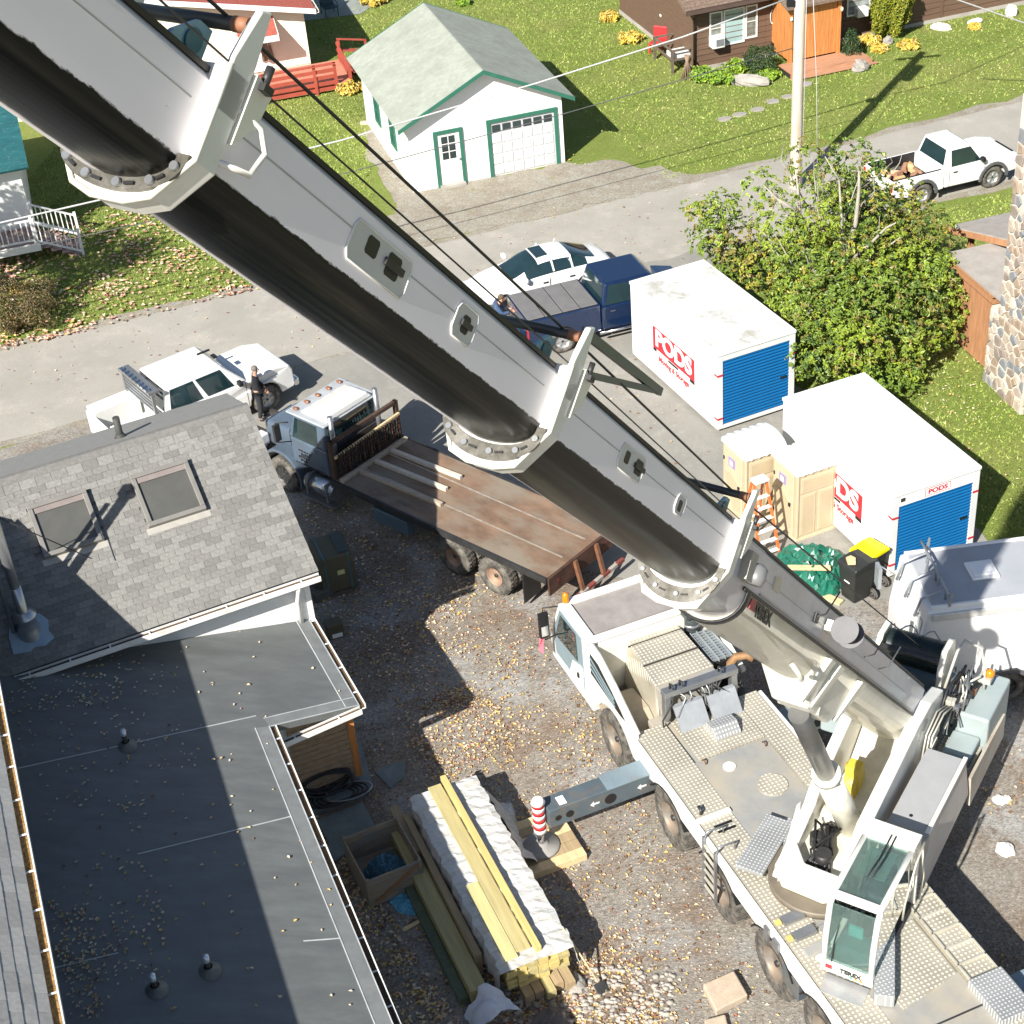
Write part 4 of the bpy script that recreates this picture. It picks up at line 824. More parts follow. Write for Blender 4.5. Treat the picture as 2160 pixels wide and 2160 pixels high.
def pickup(name, label, loc, rz, m, L=5.3, wb=3.2, hw=.95, cabx=(-.55, 1.35), belt=1.12, roof=1.8, hoodz=1.14, bedz=1.12, wr=.38, door4=False, flares=None, rim=ALLOY, bed=True, tonneau=None, flat=False):
    t = thing(name, label, 'pickup truck', loc, rz); xf = wb/2; xr = -wb/2; xe = -L/2-.05; xn = L/2-.1; cb = cabx[0]-.12; ra = wr+.1
    fr = profile([(cb, .45), (cb, belt), (cabx[1]+.35, belt), (xn-.6, hoodz-.02), (xn-.1, hoodz-.12), (xn, hoodz-.32), (xn+.02, .5), (xn-.05, .42)], [xf], .42, ra, wr)
    shell(t, fr, hw, m, 'front_body', narrow=[(xf, 1, .12, xn-xf)], bev=.08)
    nwin = [(.06, .46, .08, .46), (.52, .84, .5, .94)] if door4 else [(.14, .84, .12, .92)]
    c = cabin(t, cabx[0]-.1, cabx[0]+.08, cabx[1]-.25, cabx[1]+.42, belt-.02, roof, hw-.04, hw-.2, m, nwin)
    # bed
    if bed:
        for s in (1, -1):
            sp = profile([(xe, .55), (xe, bedz), (cb-.03, bedz), (cb-.03, .45)], [xr], .42, ra, wr)
            b = MB(); b.prism(sp, s*hw-.09*(s > 0), s*hw+.09*(s < 0), 'y'); b.build('bed_side', m, t, bevel=.03)
        MB().box(xe, xe+.07, -hw+.091, hw-.091, .58, bedz-.01).build('tailgate', m, t, bevel=.02); MB().box(cb-.1, cb-.04, -hw+.091, hw-.091, .58, bedz).build('bed_front', m, t)
        MB().box(xe+.071, cb-.101, -hw+.091, hw-.091, .58, .66).build('bed_floor', BLACK, t)
        for s in (1, -1): MB().box(xe+.071, cb-.101, s*(hw-.115)-.012, s*(hw-.115)+.012, .66, bedz+.015).build('bed_liner', BLACK, t)
        MB().box(xe-.14, xe-.002, -hw+.03, hw-.03, .46, .62).build('rear_bumper', CHROME if m is CARBLUE else FLARE, t, bevel=.03)
        for s in (1, -1): MB().box(xe-.01, xe+.03, s*(hw-.08)-.07, s*(hw-.08)+.07, .72, 1.02).build('tail_light', LAMPRED, t, bevel=.015)
    MB().box(xe+.2, xn-.3, -.5, .5, .36, .58).build('chassis', BLACK, t)
    for x in (xf, xr):
        for s in (1, -1):
            wheel(t, x, s*(hw-.14), wr, .26, s, rim, .58)
            if flares:
                n = 10; b = MB(); a0 = .05
                o_ = [(x+(ra+.09)*math.cos(a), wr+(ra+.09)*math.sin(a)) for a in [lerp(-a0, PI+a0, i/n) for i in range(n+1)]]; i_ = [(x+(ra-.02)*math.cos(a), wr+(ra-.02)*math.sin(a)) for a in [lerp(PI+a0, -a0, i/n) for i in range(n+1)]]
                b.prism(o_+i_, s*hw-.02, s*hw+.05*s, 'y') if s > 0 else b.prism(o_+i_, s*hw-.05, s*hw+.02, 'y'); b.build('wheel_flare', flares, t, bevel=.015)
    MB().box(xn-.05, xn+.13, -hw+.06, hw-.06, .44, .68).build('front_bumper', flares or CHROME, t, bevel=.05)
    MB().box(xn-.02, xn+.035, -.5, .5, .74, .98).build('grille', BLACK, t, bevel=.02)
    for s in (1, -1): MB().box(xn-.2, xn+.0, s*.7-.16, s*.7+.16, .78, 1.0).build('headlight', HEADL, t, bevel=.04)
    mirrors(t, cabx[1]+.1, hw-.02, belt+.02, BLACK if m is not CARBLUE else CARBLUE)
    for s in (1, -1):
        for hx in ([cabx[0]+.15, cabx[0]+1.1] if door4 else [cabx[0]+.2]): MB().box(hx, hx+.16, s*hw-.01, s*hw+.02, belt-.2, belt-.15).build('door_handle', BLACK if m is CARWHITE else CHROME, t)
        for hx in ([cabx[0]+.02, cabx[0]+.98, cabx[1]+.3] if door4 else [cabx[0]+.05, cabx[1]+.25]): MB().box(hx, hx+.014, s*hw-.004, s*hw+.004, .48, belt-.02).build('door_seam', BLACK, t)
    return t, xe, cb
# far pickup with firewood
a = Vector((14.62, 50.84, 0)); c_ = Vector((17.23, 51.7, 0)); dv = (c_-a).normalized(); nl = Vector((-dv.y, dv.x, 0)); mid = (a+c_)/2+nl*.8
t, xe, cb = pickup('pickup_truck', 'white regular cab pickup with grey wheel flares and firewood in its bed', mid, math.atan2(dv.y, dv.x), CARWHITE, L=5.0, wb=2.76, hw=.92, cabx=(-.42, .75), flares=FLARE, wr=.39, roof=1.74)
FW = [mat('split_firewood_%d' % i, c, .85, var=.25, scale=6, stretch=(1, 6, 6)) for i, c in enumerate([(.55, .33, .16), (.62, .44, .25), (.32, .17, .1)])]
fm = Matrix.Translation(mid) @ Matrix.Rotation(math.atan2(dv.y, dv.x), 4, 'Z')
for i in range(18):
    x = xe+.3+(u(0, .55) if i % 2 else u(.85, 1.35)); y = u(-.6, .6); z = .7+u(0, .22); a = u(0, PI)
    p = fm @ Vector((x, y, z)); b = MB(); l = u(.3, .42); r = u(.08, .13); b.prism([(-r, -r*.6), (r, -r*.7), (r*.7, r*.6), (-r*.3, r)], -l/2, l/2, 'x')
    tag(b.build('firewood', random.choice(FW), bevel=.008, mtx=T(p.x, p.y, p.z, a, u(-.5, .5), u(-.2, .2))), 'split firewood log in the pile nearer the '+('tailgate' if i % 2 else 'cab')+' of the white pickup bed', 'firewood', 'firewood near the '+('tailgate' if i % 2 else 'cab'))
# blue pickup
bl = Vector((.98, 43.75, 0)); ang = R(16.3); ct = bl+Vector((math.cos(ang), math.sin(ang), 0))*2.55
t, xe, cb = pickup('pickup_truck', 'navy blue pickup with a grey folded bed cover, half hidden by the first storage container', ct+Vector((-math.sin(ang), math.cos(ang), 0))*.12, ang, CARBLUE, L=5.5, wb=3.5, hw=.95, cabx=(-.35, 1.45), belt=1.22, roof=1.88, hoodz=1.2, bedz=1.32, wr=.4, door4=True)
TON = mat('grey_vinyl', (.15, .145, .145), .75, var=.1)
for i in range(4):
    w = (cb-.1-xe)/4; MB().box(xe+.02+w*i+.012, xe+.02+w*(i+1)-.012, -.86, .86, 1.325, 1.352).build('bed_cover_panel', TON, t, bevel=.01)
for s in (1, -1): MB().cyl((-.6, s*1.02, .42), (1.5, s*1.02, .42), .045, n=8).build('step_bar', CHROME, t)
# white service pickup
hd2 = R(34); sc_ = Vector((-8.85, 41.15, 0))
t, xe, cb = pickup('service_truck', 'white crew cab service truck with a light bar rack and a red door logo', sc_, hd2, CARWHITE, L=6.0, wb=3.8, hw=.99, cabx=(-1.1, 1.0), belt=1.25, roof=1.95, hoodz=1.3, bedz=1.2, wr=.42, door4=True, bed=False, rim=ALLOY)
t['category'] = 'truck'
SB = mat('service_body', (.74, .74, .7), .4, var=.03)
for s in (1, -1): MB().box(xe+.35, cb-.1, s*.75-.27, s*.75+.27, .55, 1.32).build('side_box', SB, t, bevel=.02)
MB().box(xe+.35, cb-.1, -.47, .47, .6, .7).build('bed_floor', STEEL, t); MB().box(xe+.29, xe+.349, -.98, .98, .5, 1.2).build('tailgate', SB, t)
rk = MB()
for y in (-.92, .92): rk.box(cb-.28, cb-.2, y-.04, y+.04, 1.32, 2.02)
for z in (1.4, 1.52, 1.64, 1.76, 1.88): rk.box(cb-.26, cb-.22, -.9, .9, z, z+.05)
rk.box(cb-.34, cb-.02, -.96, .96, 2.02, 2.09); rk.build('headache_rack', STEEL, t)
for i in range(8): MB().box(cb-.36, cb-.24, -.85+i*.22, -.7+i*.22, 2.09, 2.16).build('light_bar_lamp', CHROME, t, bevel=.01)
for s in (1, -1):
    b = MB(plane_mtx((.45, s*.998, .98), (1, 0, 0), (0, s, 0))); ring = [(.19*math.cos(a), .13*math.sin(a)) for a in [R(x) for x in range(20, 341, 20)]]; b.prism(ring+[(p[0]*.62, p[1]*.62) for p in ring[::-1]], 0, .006); b.build('door_logo', REDPAINT, t)
MB().box(.55, .95, .2, .26, 1.952, 1.99).build('antenna_mount', BLACK, t); MB().box(.8, .92, -.3, -.1, 1.95, 2.0).build('roof_marker', BLACK, t)

# --- flatbed truck
fa = R(136.4); fx = Vector((math.cos(fa), math.sin(fa), 0)); fy = Vector((-fx.y, fx.x, 0)); rear = Vector((1.53, 31.62, 0))
t = thing('flatbed_truck', 'blue grey conventional cab flatbed truck with a rusty steel deck', 'truck', rear, fa)
FT = MatrixT = Matrix.Translation(rear) @ Matrix.Rotation(fa, 4, 'Z')
DECKR = mat('rusty_deck_plate', (.2, .125, .08), .75, .1, var=.45, scale=1.6, dirt=(.24, .2, .15), damt=.5, dscale=1.1, sharp=.1, bump=.15, detail=8, stretch=(.5, 1, 1))
HD = 1.3
MB().box(0, 7.2, -1.25, 1.25, HD-.1, HD).build('deck', DECKR, t, bevel=.01)
for s in (1, -1): MB().box(-.01, 7.21, s*1.28-.03, s*1.28+.03, HD-.16, HD+.012).build('side_rail', DARKSTEEL, t)
for y in (.42, -.45): MB().box(.2, 7.0, y-.02, y+.02, HD+.001, HD+.01).build('deck_seam', mat('worn_metal', (.5, .44, .36), .45, .5, var=.2, scale=6), t)
DK_ = mat('sooty_steel', (.045, .038, .035), .75, .2, var=.3)
MB().box(-.06, -.011, -1.25, 1.25, HD-.52, HD-.02).build('tail_plate', mat('rusty_tail', (.09, .045, .03), .8, .2, var=.4, scale=3), t)
for y in (.3, -.5): MB().bar((-.08, y, HD-.05), (-.28, y, .42), .09, .09).build('tail_bar', RUST, t)
for i in range(8): MB().bar((-.3, 1.0-i*.28, .42), (-.3, .72-i*.28, .42), .09, .09).build('bumper_band', mat('dull_red', (.2, .05, .04), .7) if i % 2 else mat('dull_white', (.34, .31, .28), .7), t)
for y in (.9, -.95): MB().cyl((-.065, y, HD-.25), (-.058, y, HD-.25), .07, n=14).build('tail_light', mat('dull_lens', (.12, .02, .015), .5), t)
# chassis, axles and wheels
for y in (.42, -.42): MB().box(.4, 11.4, y-.05, y+.05, .78, 1.08).build('chassis_rail', DK_, t)
WR = .52; GREYRIM = mat('dusty_rim', (.3, .2, .14), .7, .2, var=.3); DUST = RUBBER
for x in (1.75, 3.1):
    for s in (1, -1):
        wheel(t, x, s*1.08, WR, .3, s, GREYRIM, .5, 0, deep=.09); wheel(t, x, s*.74, WR, .3, s, GREYRIM, .5, 0, deep=.09)
    MB().cyl((x, -.7, WR), (x, .7, WR), .12, n=10).build('axle', DK_, t)
for s in (1, -1):
    wheel(t, 9.35, s*1.0, WR, .3, s, DARKSTEEL, .55, 8); MB().box(.75, .8, s*.95-.3, s*.95+.3, .2, 1.1).build('mud_flap', BLACK, t)
    MB().cyl((7.3, s*1.02, .72), (8.35, s*1.02, .72), .26, n=18).build('fuel_tank', mat('polished_tank', (.5, .52, .55), .22, .9), t)
    for xx in (7.45, 8.2): MB().box(xx, xx+.06, s*1.02-.28, s*1.02+.28, .45, 1.0).build('tank_strap', STEEL, t)
    MB().box(7.3, 8.5, s*1.16-.12, s*1.16+.12, .3, .34).build('cab_step', STEEL, t)
    MB().box(4.6, 5.8, s*1.1-.14, s*1.1+.14, .55, .98).build('tool_box', mat('blue_tool_box', (.11, .16, .2), .4, .3), t, bevel=.02)
# cab (conventional), hood, fenders
CBL = TRUCKBLUE
b = MB(); b.hexa([(7.55, -1.0, 1.05), (8.95, -1.0, 1.05), (8.95, 1.0, 1.05), (7.55, 1.0, 1.05), (7.55, -1.0, 1.85), (8.95, -1.0, 1.85), (8.95, 1.0, 1.85), (7.55, 1.0, 1.85)]); b.build('cab_lower', CBL, t, bevel=.05)
c = cabin(t, 7.55, 7.62, 8.72, 9.0, 1.84, 2.58, 1.0, .93, CBL, [(.22, .88, .22, .95)], name='cab_upper')
MB().box(7.5, 8.95, -1.0, 1.0, 2.585, 2.64).build('roof', mat('faded_roof', (.36, .38, .4), .4, var=.15), t, bevel=.03)
b = MB(); sec = [(-.85, 2.64), (-.6, 2.84), (.6, 2.84), (.85, 2.64)]; b.hexa([(7.52, -.85, 2.64), (8.6, -.85, 2.64), (8.6, .85, 2.64), (7.52, .85, 2.64), (7.55, -.65, 2.86), (8.1, -.6, 2.86), (8.1, .6, 2.86), (7.55, .65, 2.86)]); b.build('air_fairing', CARWHITE, t, bevel=.06, seg=4)
for y in (-.8, -.4, 0, .4, .8): MB().ell((8.75, y, 2.67), .1, .06, .05, nu=10, nv=6).build('marker_lamp', mat('smoke_lens', (.22, .1, .06), .2), t)
b = MB(); b.hexa([(8.95, -.82, 1.0), (10.5, -.62, .95), (10.5, .62, .95), (8.95, .82, 1.0), (8.95, -.8, 1.86), (10.4, -.56, 1.6), (10.4, .56, 1.6), (8.95, .8, 1.86)]); b.build('hood', CBL, t, bevel=.09, seg=4)
MB().box(10.5, 10.56, -.5, .5, .75, 1.5).build('grille', CHROME, t, bevel=.02); MB().box(10.5, 10.75, -1.15, 1.15, .5, .8).build('front_bumper', CHROME, t, bevel=.05)
for s in (1, -1):
    n = 12; ra = .68; oz = WR
    b = MB(); o_ = [(9.35+(ra+.07)*math.cos(a), oz+(ra+.12)*math.sin(a)) for a in [lerp(-.2, PI+.25, i/n) for i in range(n+1)]]; i_ = [(9.35+ra*math.cos(a), oz+(ra+.03)*math.sin(a)) for a in [lerp(PI+.25, -.2, i/n) for i in range(n+1)]]
    b.prism(o_+i_, min(s*.62, s*1.16), max(s*.62, s*1.16), 'y'); b.build('fender', CBL, t, bevel=.03)
    MB().box(10.2, 10.5, s*.86-.16, s*.86+.16, 1.05, 1.35).build('headlight', HEADL, t, bevel=.04)
    mf = MB(); mf.tube([(8.9, s*1.0, 2.3), (9.1, s*1.28, 2.35), (9.1, s*1.28, 1.75), (8.9, s*1.0, 1.7)], .018, 6); mf.box(9.05, 9.13, s*1.28-.1, s*1.28+.1, 1.8, 2.3); mf.build('mirror', DARKSTEEL, t)
    MB().box(7.7, 8.85, s*1.0-.004, s*1.0+.012, 1.1, 1.12).build('door_trim', BLACK, t); MB().box(7.95, 8.1, s*1.0-.004, s*1.0+.03, 1.68, 1.72).build('door_handle', CHROME, t)
    for k, (dx, dz, w) in enumerate(((8.2, 1.5, .5), (8.25, 1.4, .35), (8.3, 1.3, .42), (8.4, 1.2, .25))):
        b = MB(); 
        for j in range(5): b.box(dx+j*w/5, dx+j*w/5+w/7, s*1.0-.002, s*1.0+.008, dz+u(-.02, .02), dz+.05+u(-.01, .03))
        b.build('door_lettering', BLACK, t)
    MB().cyl((7.42, s*.82, 1.0), (7.42, s*.82, 2.9), .07, n=12).build('exhaust_stack', STEEL, t)
# bulkhead hung with chains and binders
BH = MB()
for y in (-1.2, 1.2): BH.box(7.06, 7.18, y-.05, y+.05, HD, 2.45)
BH.box(7.06, 7.16, -1.2, 1.2, 2.35, 2.45); BH.box(7.08, 7.14, -1.2, 1.2, HD+.01, HD+.12); BH.build('bulkhead', mat('brown_steel', (.075, .045, .03), .8, .2, var=.4), t); MB().box(7.5, 7.545, -.99, .99, 1.1, 1.86).build('cab_rear_panel', DK_, t)
MB().bar((7.02, -1.2, 2.08), (7.02, 1.2, 1.98), .06, .06).build('chain_rail', LUMBER, t)
MB().box(7.1, 7.13, -1.12, 1.12, HD+.12, 1.9).build('bulkhead_plate', DK_, t)
for i in range(26):
    y = -1.1+i*2.2/25; L = u(.35, .7); b = MB(); n = int(L/.055); z = 2.02-.0*i
    for k in range(n):
        a = (k % 2)*PI/2; b.M = T(6.98+u(-.015, .015), y+u(-.012, .012), z-k*.055) @ Matrix.Rotation(a, 4, 'Z'); b.box(-.028, .028, -.01, .01, -.04, .04)
    b.M = None; b.build('chain', mat('brown_chain', (.12, .06, .035), .8, .3) if i % 3 == 0 else DK_, t)
# the timbers on the deck
OLDT = mat('old_deck_timber', (.4, .33, .25), .85, var=.2, scale=3, stretch=(.6, 6, 6)); WHT = mat('pale_deck_timber', (.55, .49, .4), .85, var=.15, scale=3, stretch=(.6, 6, 6))
def timber(p, q, w, h, m, lab, z=HD):
    a = FT @ Vector((*p, z+h/2+.006)); c = FT @ Vector((*q, z+h/2+.006)); return tag(MB().bar(a, c, w, h).build('timber', m, bevel=.006), lab, 'timber', 'timbers on the flatbed deck')
timber((6.85, -1.2), (6.85, 1.24), .12, .1, OLDT, 'grey timber lying crosswise at the front of the flatbed deck')
for (y, x0, lab) in ((-.55, 4.4, 'long deck timber farthest from the shingle roof house, end in sunlight'), (.05, 4.35, 'middle of three parallel timbers on the shaded flatbed deck'), (.62, 4.0, 'lengthwise deck timber nearest the near edge of the flatbed')):
    timber((6.78, y), (x0, y-.1), .11, .1, WHT if y < .5 else OLDT, lab)

# --- white step van at the right
va_ = R(3.0); vo = Vector((8.22, 26.35, 0)); t = thing('step_van', 'white step van with a grey roof and rack brackets, boom shadow across it', 'van', vo, va_)
VW = CARWHITE; VR = mat('grey_van_roof', (.37, .385, .41), .5, var=.1, dirt=(.3, .315, .34), damt=.4)
VL, VWD, VH = 7.2, 2.05, 2.92
pf = [(0, .55), (0.06, 2.5), (.25, VH-.06), (VL, VH-.06), (VL, .55)]
wx = [2.05, 5.6]
pr = profile([(0.0, .5), (.0, 1.6), (.18, VH-.06), (VL, VH-.06), (VL, .5)], wx, .5, .5, .45)
b = MB(); b.prism(pr, 0, VWD, 'y'); b.build('body', VW, t, bevel=.05, seg=3)
MB().box(.3, VL-.05, .1, VWD-.1, VH-.06, VH).build('roof', VR, t, bevel=.03)
for y in (.04, VWD-.12): MB().box(.25, VL, y, y+.08, VH-.08, VH+.04).build('roof_rail', VW, t, bevel=.02)
MB().box(.25, VL, -.06, -.002, VH-.28, VH-.1).build('drip_rail', mat('pale_rail', (.6, .6, .58), .4, .3), t, bevel=.02)
hb = MB(); hb.box(1.35, 1.95, .75, 1.35, VH, VH+.07); h_ = hb.build('roof_hatch', CLEANWHITE, t, bevel=.03); MB().box(1.43, 1.87, .83, 1.27, VH+.07, VH+.1).build('hatch_lid', CLEANWHITE, h_, bevel=.02)
GB = mat('grey_bracket', (.36, .38, .4), .45, .4)
for x, y in ((.62, .06), (.62, .8), (.5, 1.25), (3.9, .06), (3.9, VWD-.08), (.75, VWD-.08)):
    MB().hexa([(x-.03, y-.03, VH), (x+.03, y-.03, VH), (x+.03, y+.03, VH), (x-.03, y+.03, VH), (x-.015, y-.12, VH+.42), (x+.015, y-.12, VH+.42), (x+.015, y-.08, VH+.42), (x-.015, y-.08, VH+.42)]).build('rack_bracket', GB, t)
for y in (.3, .95, 1.55): MB().tube([(-.02, y, VH-.35), (.1, y, VH+.08), (.6, y, VH+.3), (.62, y, VH)], .03, 6).build('rack_arm', GB, t)
MB().tube([(.6, .06, VH+.3), (.6, .95, VH+.33), (.6, VWD-.1, VH+.3)], .03, 6).build('rack_bar', GB, t); MB().tube([(3.9, .0, VH+.36), (3.9, VWD, VH+.36)], .014, 5).build('rack_wire', GB, t)
MB().pane((-.003, VWD-.1, 1.5), (-.003, .1, 1.5), (.12, .1, 2.6), (.12, VWD-.1, 2.6), .04, .96, .05, .9, n=(-1, 0, .1)).build('windscreen', mat('white_sunshade_glass', (.72, .75, .74), .15, var=.05, coat=.6), t)
for s, y in ((1, -.015), (1, VWD)): MB().box(2.8, 2.815, y, y+.015, .7, 2.5).build('door_seam', BLACK, t)
for x in wx:
    for s, y in ((-1, .16), (1, VWD-.16)): wheel(t, x, y, .43, .26, s, DARKSTEEL, .6, 6)
    o_ = [(x+.58*math.cos(a), .45+.58*math.sin(a)) for a in [lerp(0, PI, i/10) for i in range(11)]]; i_ = [(x+.49*math.cos(a), .45+.49*math.sin(a)) for a in [lerp(PI, 0, i/10) for i in range(11)]]
    MB().prism(o_+i_, -.06, .02, 'y').build('wheel_flare', FLARE, t)
MB().box(.3, VL-.2, .3, VWD-.3, .3, .55).build('chassis', BLACK, t); MB().box(-.12, .0, 0, VWD, .4, .62).build('bumper', CHROME, t, bevel=.03)
mr = MB(); mr.tube([(.1, VWD, 2.3), (-.15, VWD+.25, 2.4), (-.15, VWD+.25, 1.8)], .02, 6); mr.box(-.22, -.14, VWD+.12, VWD+.4, 1.85, 2.4); mr.build('mirror', GB, t)
for y in (.25, VWD-.25): MB().cyl((-.015, y, .95), (-.04, y, .95), .11, n=14).build('headlight', HEADL, t)
# ------------------------------------------------------------ the mobile crane
CRW = mat('crane_white', (.76, .75, .7), .38, var=.03, coat=.2, dirt=(.52, .48, .4), damt=.2, dscale=1.2)
CRC = mat('crane_cream', (.72, .7, .6), .4, var=.04, coat=.2, dirt=(.5, .46, .36), damt=.28, dscale=1.1)
DGREY = mat('deck_grey', (.29, .295, .29), .5, .1, var=.12, scale=1.5, dirt=(.42, .37, .28), damt=.42, dscale=.7)
TEALG = mat('teal_grey_paint', (.33, .39, .39), .5, var=.08, dirt=(.25, .29, .29), damt=.3)
OUTR = mat('outrigger_grey', (.1, .13, .15), .45, .2, var=.12, dirt=(.2, .15, .1), damt=.22, dscale=2.5)
HOSE = mat('black_hose', (.02, .02, .02), .5, var=.2)
PALEPIPE = mat('pale_pipe', (.55, .53, .45), .4, .3)
def tread(name, base, dot, pitch):
    m = bpy.data.materials.new(name); m.use_nodes = True; t = m.node_tree; N = t.nodes; L = t.links; b = N['Principled BSDF']
    b.inputs['Roughness'].default_value = .5; b.inputs['Metallic'].default_value = .25
    tc = N.new('ShaderNodeTexCoord'); mp = N.new('ShaderNodeMapping'); mp.inputs['Scale'].default_value = (1/pitch,)*3; L.new(tc.outputs['Object'], mp.inputs['Vector'])
    sx = N.new('ShaderNodeSeparateXYZ'); L.new(mp.outputs[0], sx.inputs[0]); ds = []
    for k in range(2):
        f = N.new('ShaderNodeMath'); f.operation = 'FRACT'; L.new(sx.outputs[k], f.inputs[0]); s = N.new('ShaderNodeMath'); s.operation = 'SUBTRACT'; s.inputs[1].default_value = .5; L.new(f.outputs[0], s.inputs[0])
        q = N.new('ShaderNodeMath'); q.operation = 'POWER'; q.inputs[1].default_value = 2; a = N.new('ShaderNodeMath'); a.operation = 'ABSOLUTE'; L.new(s.outputs[0], a.inputs[0]); L.new(a.outputs[0], q.inputs[0]); ds.append(q.outputs[0])
    ad = N.new('ShaderNodeMath'); ad.operation = 'ADD'; L.new(ds[0], ad.inputs[0]); L.new(ds[1], ad.inputs[1])
    mr = N.new('ShaderNodeMapRange'); mr.inputs[1].default_value = .05; mr.inputs[2].default_value = .11; mr.inputs[3].default_value = 1; mr.inputs[4].default_value = 0; L.new(ad.outputs[0], mr.inputs[0])
    no = N.new('ShaderNodeTexNoise'); no.inputs['Scale'].default_value = 1.1; no.inputs['Detail'].default_value = 6; L.new(tc.outputs['Object'], no.inputs['Vector'])
    dm = N.new('ShaderNodeMix'); dm.data_type = 'RGBA'; rp = N.new('ShaderNodeMapRange'); rp.inputs[1].default_value = .4; rp.inputs[2].default_value = .65; L.new(no.outputs['Fac'], rp.inputs[0]); L.new(rp.outputs[0], dm.inputs['Factor'])
    dm.inputs[6].default_value = tuple(base)+(1,); dm.inputs[7].default_value = tuple(c*.72 for c in base)+(1,)
    mx = N.new('ShaderNodeMix'); mx.data_type = 'RGBA'; L.new(mr.outputs[0], mx.inputs['Factor']); L.new(dm.outputs[2], mx.inputs[6]); mx.inputs[7].default_value = tuple(dot)+(1,)
    L.new(mx.outputs[2], b.inputs['Base Color']); bp = N.new('ShaderNodeBump'); bp.inputs['Strength'].default_value = .6; bp.inputs['Distance'].default_value = .012; L.new(mr.outputs[0], bp.inputs['Height']); L.new(bp.outputs[0], b.inputs['Normal'])
    return m
TREAD = tread('tread_plate', (.47, .43, .34), (.72, .69, .6), .085); TREADG = tread('tread_plate_grey', (.36, .37, .37), (.55, .56, .56), .07)
def boom_mat(name, edge, yl, greasy=1.):
    """pale paint with a ragged field of black grease on the belly"""
    m = bpy.data.materials.new(name); m.use_nodes = True; t = m.node_tree; N = t.nodes; L = t.links; b = N['Principled BSDF']
    tc = N.new('ShaderNodeTexCoord'); sx = N.new('ShaderNodeSeparateXYZ'); L.new(tc.outputs['Object'], sx.inputs[0])
    def noise(sc, scale, det=6, ro=.65):
        mp = N.new('ShaderNodeMapping'); mp.inputs['Scale'].default_value = sc; L.new(tc.outputs['Object'], mp.inputs['Vector']); n = N.new('ShaderNodeTexNoise')
        n.inputs['Scale'].default_value = scale; n.inputs['Detail'].default_value = det; n.inputs['Roughness'].default_value = ro; L.new(mp.outputs[0], n.inputs['Vector']); return n.outputs['Fac']
    def math_(op, a, c):
        q = N.new('ShaderNodeMath'); q.operation = op
        for i, v in enumerate((a, c)):
            if isinstance(v, (int, float)): q.inputs[i].default_value = v
            else: L.new(v, q.inputs[i])
        return q.outputs[0]
    def step(v, lo, hi):
        q = N.new('ShaderNodeMapRange'); q.inputs[1].default_value = lo; q.inputs[2].default_value = hi; L.new(v, q.inputs[0]); return q.outputs[0]
    def mix(f, a, c):
        q = N.new('ShaderNodeMix'); q.data_type = 'RGBA'; L.new(f, q.inputs['Factor'])
        for i, v in ((6, a), (7, c)):
            if isinstance(v, tuple): q.inputs[i].default_value = v+(1,)
            else: L.new(v, q.inputs[i])
        return q.outputs[2]
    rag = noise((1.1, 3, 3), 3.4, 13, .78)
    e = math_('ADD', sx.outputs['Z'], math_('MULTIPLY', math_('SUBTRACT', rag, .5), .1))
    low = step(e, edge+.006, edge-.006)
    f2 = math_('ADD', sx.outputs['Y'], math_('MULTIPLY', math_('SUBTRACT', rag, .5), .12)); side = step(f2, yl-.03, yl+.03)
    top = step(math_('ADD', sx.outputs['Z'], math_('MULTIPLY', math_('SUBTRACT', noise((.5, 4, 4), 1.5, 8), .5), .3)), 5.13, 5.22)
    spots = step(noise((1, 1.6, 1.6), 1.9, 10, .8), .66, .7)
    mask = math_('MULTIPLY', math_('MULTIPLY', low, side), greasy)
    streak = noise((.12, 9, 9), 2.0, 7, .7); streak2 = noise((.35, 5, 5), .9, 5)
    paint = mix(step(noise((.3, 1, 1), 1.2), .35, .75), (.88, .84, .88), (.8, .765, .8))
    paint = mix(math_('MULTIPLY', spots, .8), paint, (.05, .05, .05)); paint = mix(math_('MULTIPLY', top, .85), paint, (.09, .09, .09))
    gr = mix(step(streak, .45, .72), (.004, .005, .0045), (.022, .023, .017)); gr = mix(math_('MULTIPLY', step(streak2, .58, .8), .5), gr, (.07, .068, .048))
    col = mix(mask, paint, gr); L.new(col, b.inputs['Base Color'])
    ro = N.new('ShaderNodeMapRange'); ro.inputs[3].default_value = .36; ro.inputs[4].default_value = .3; L.new(mask, ro.inputs[0]); L.new(ro.outputs[0], b.inputs['Roughness'])
    sp_ = N.new('ShaderNodeMapRange'); sp_.inputs[3].default_value = .3; sp_.inputs[4].default_value = .22; L.new(mask, sp_.inputs[0]); L.new(sp_.outputs[0], b.inputs['Specular IOR Level'])
    bp = N.new('ShaderNodeBump'); bp.inputs['Strength'].default_value = .25; bp.inputs['Distance'].default_value = .01; L.new(math_('MULTIPLY', streak, mask), bp.inputs['Height']); L.new(bp.outputs[0], b.inputs['Normal'])
    return m

CA = R(110); CO = Vector((5.0, 20.6, 0))
crane = thing('mobile_crane', 'white multi axle mobile crane with its telescopic boom raised across the yard', 'crane', CO, CA)
SA = R(-123.8)-CA; SM = Matrix.Rotation(SA, 4, 'Z'); BM = SM @ Matrix.Rotation(-R(48), 4, 'Y')
def cp(name, mb, m, **k): return mb.build(name, m, k.pop('parent', crane), **k)
def sp(name, mb, m, **k): return mb.build(name, m, k.pop('parent', crane), mtx=SM if 'parent' not in k else None, **k)
YC, YL, YR, DZ = -.1, 1.33, -1.56, 1.65
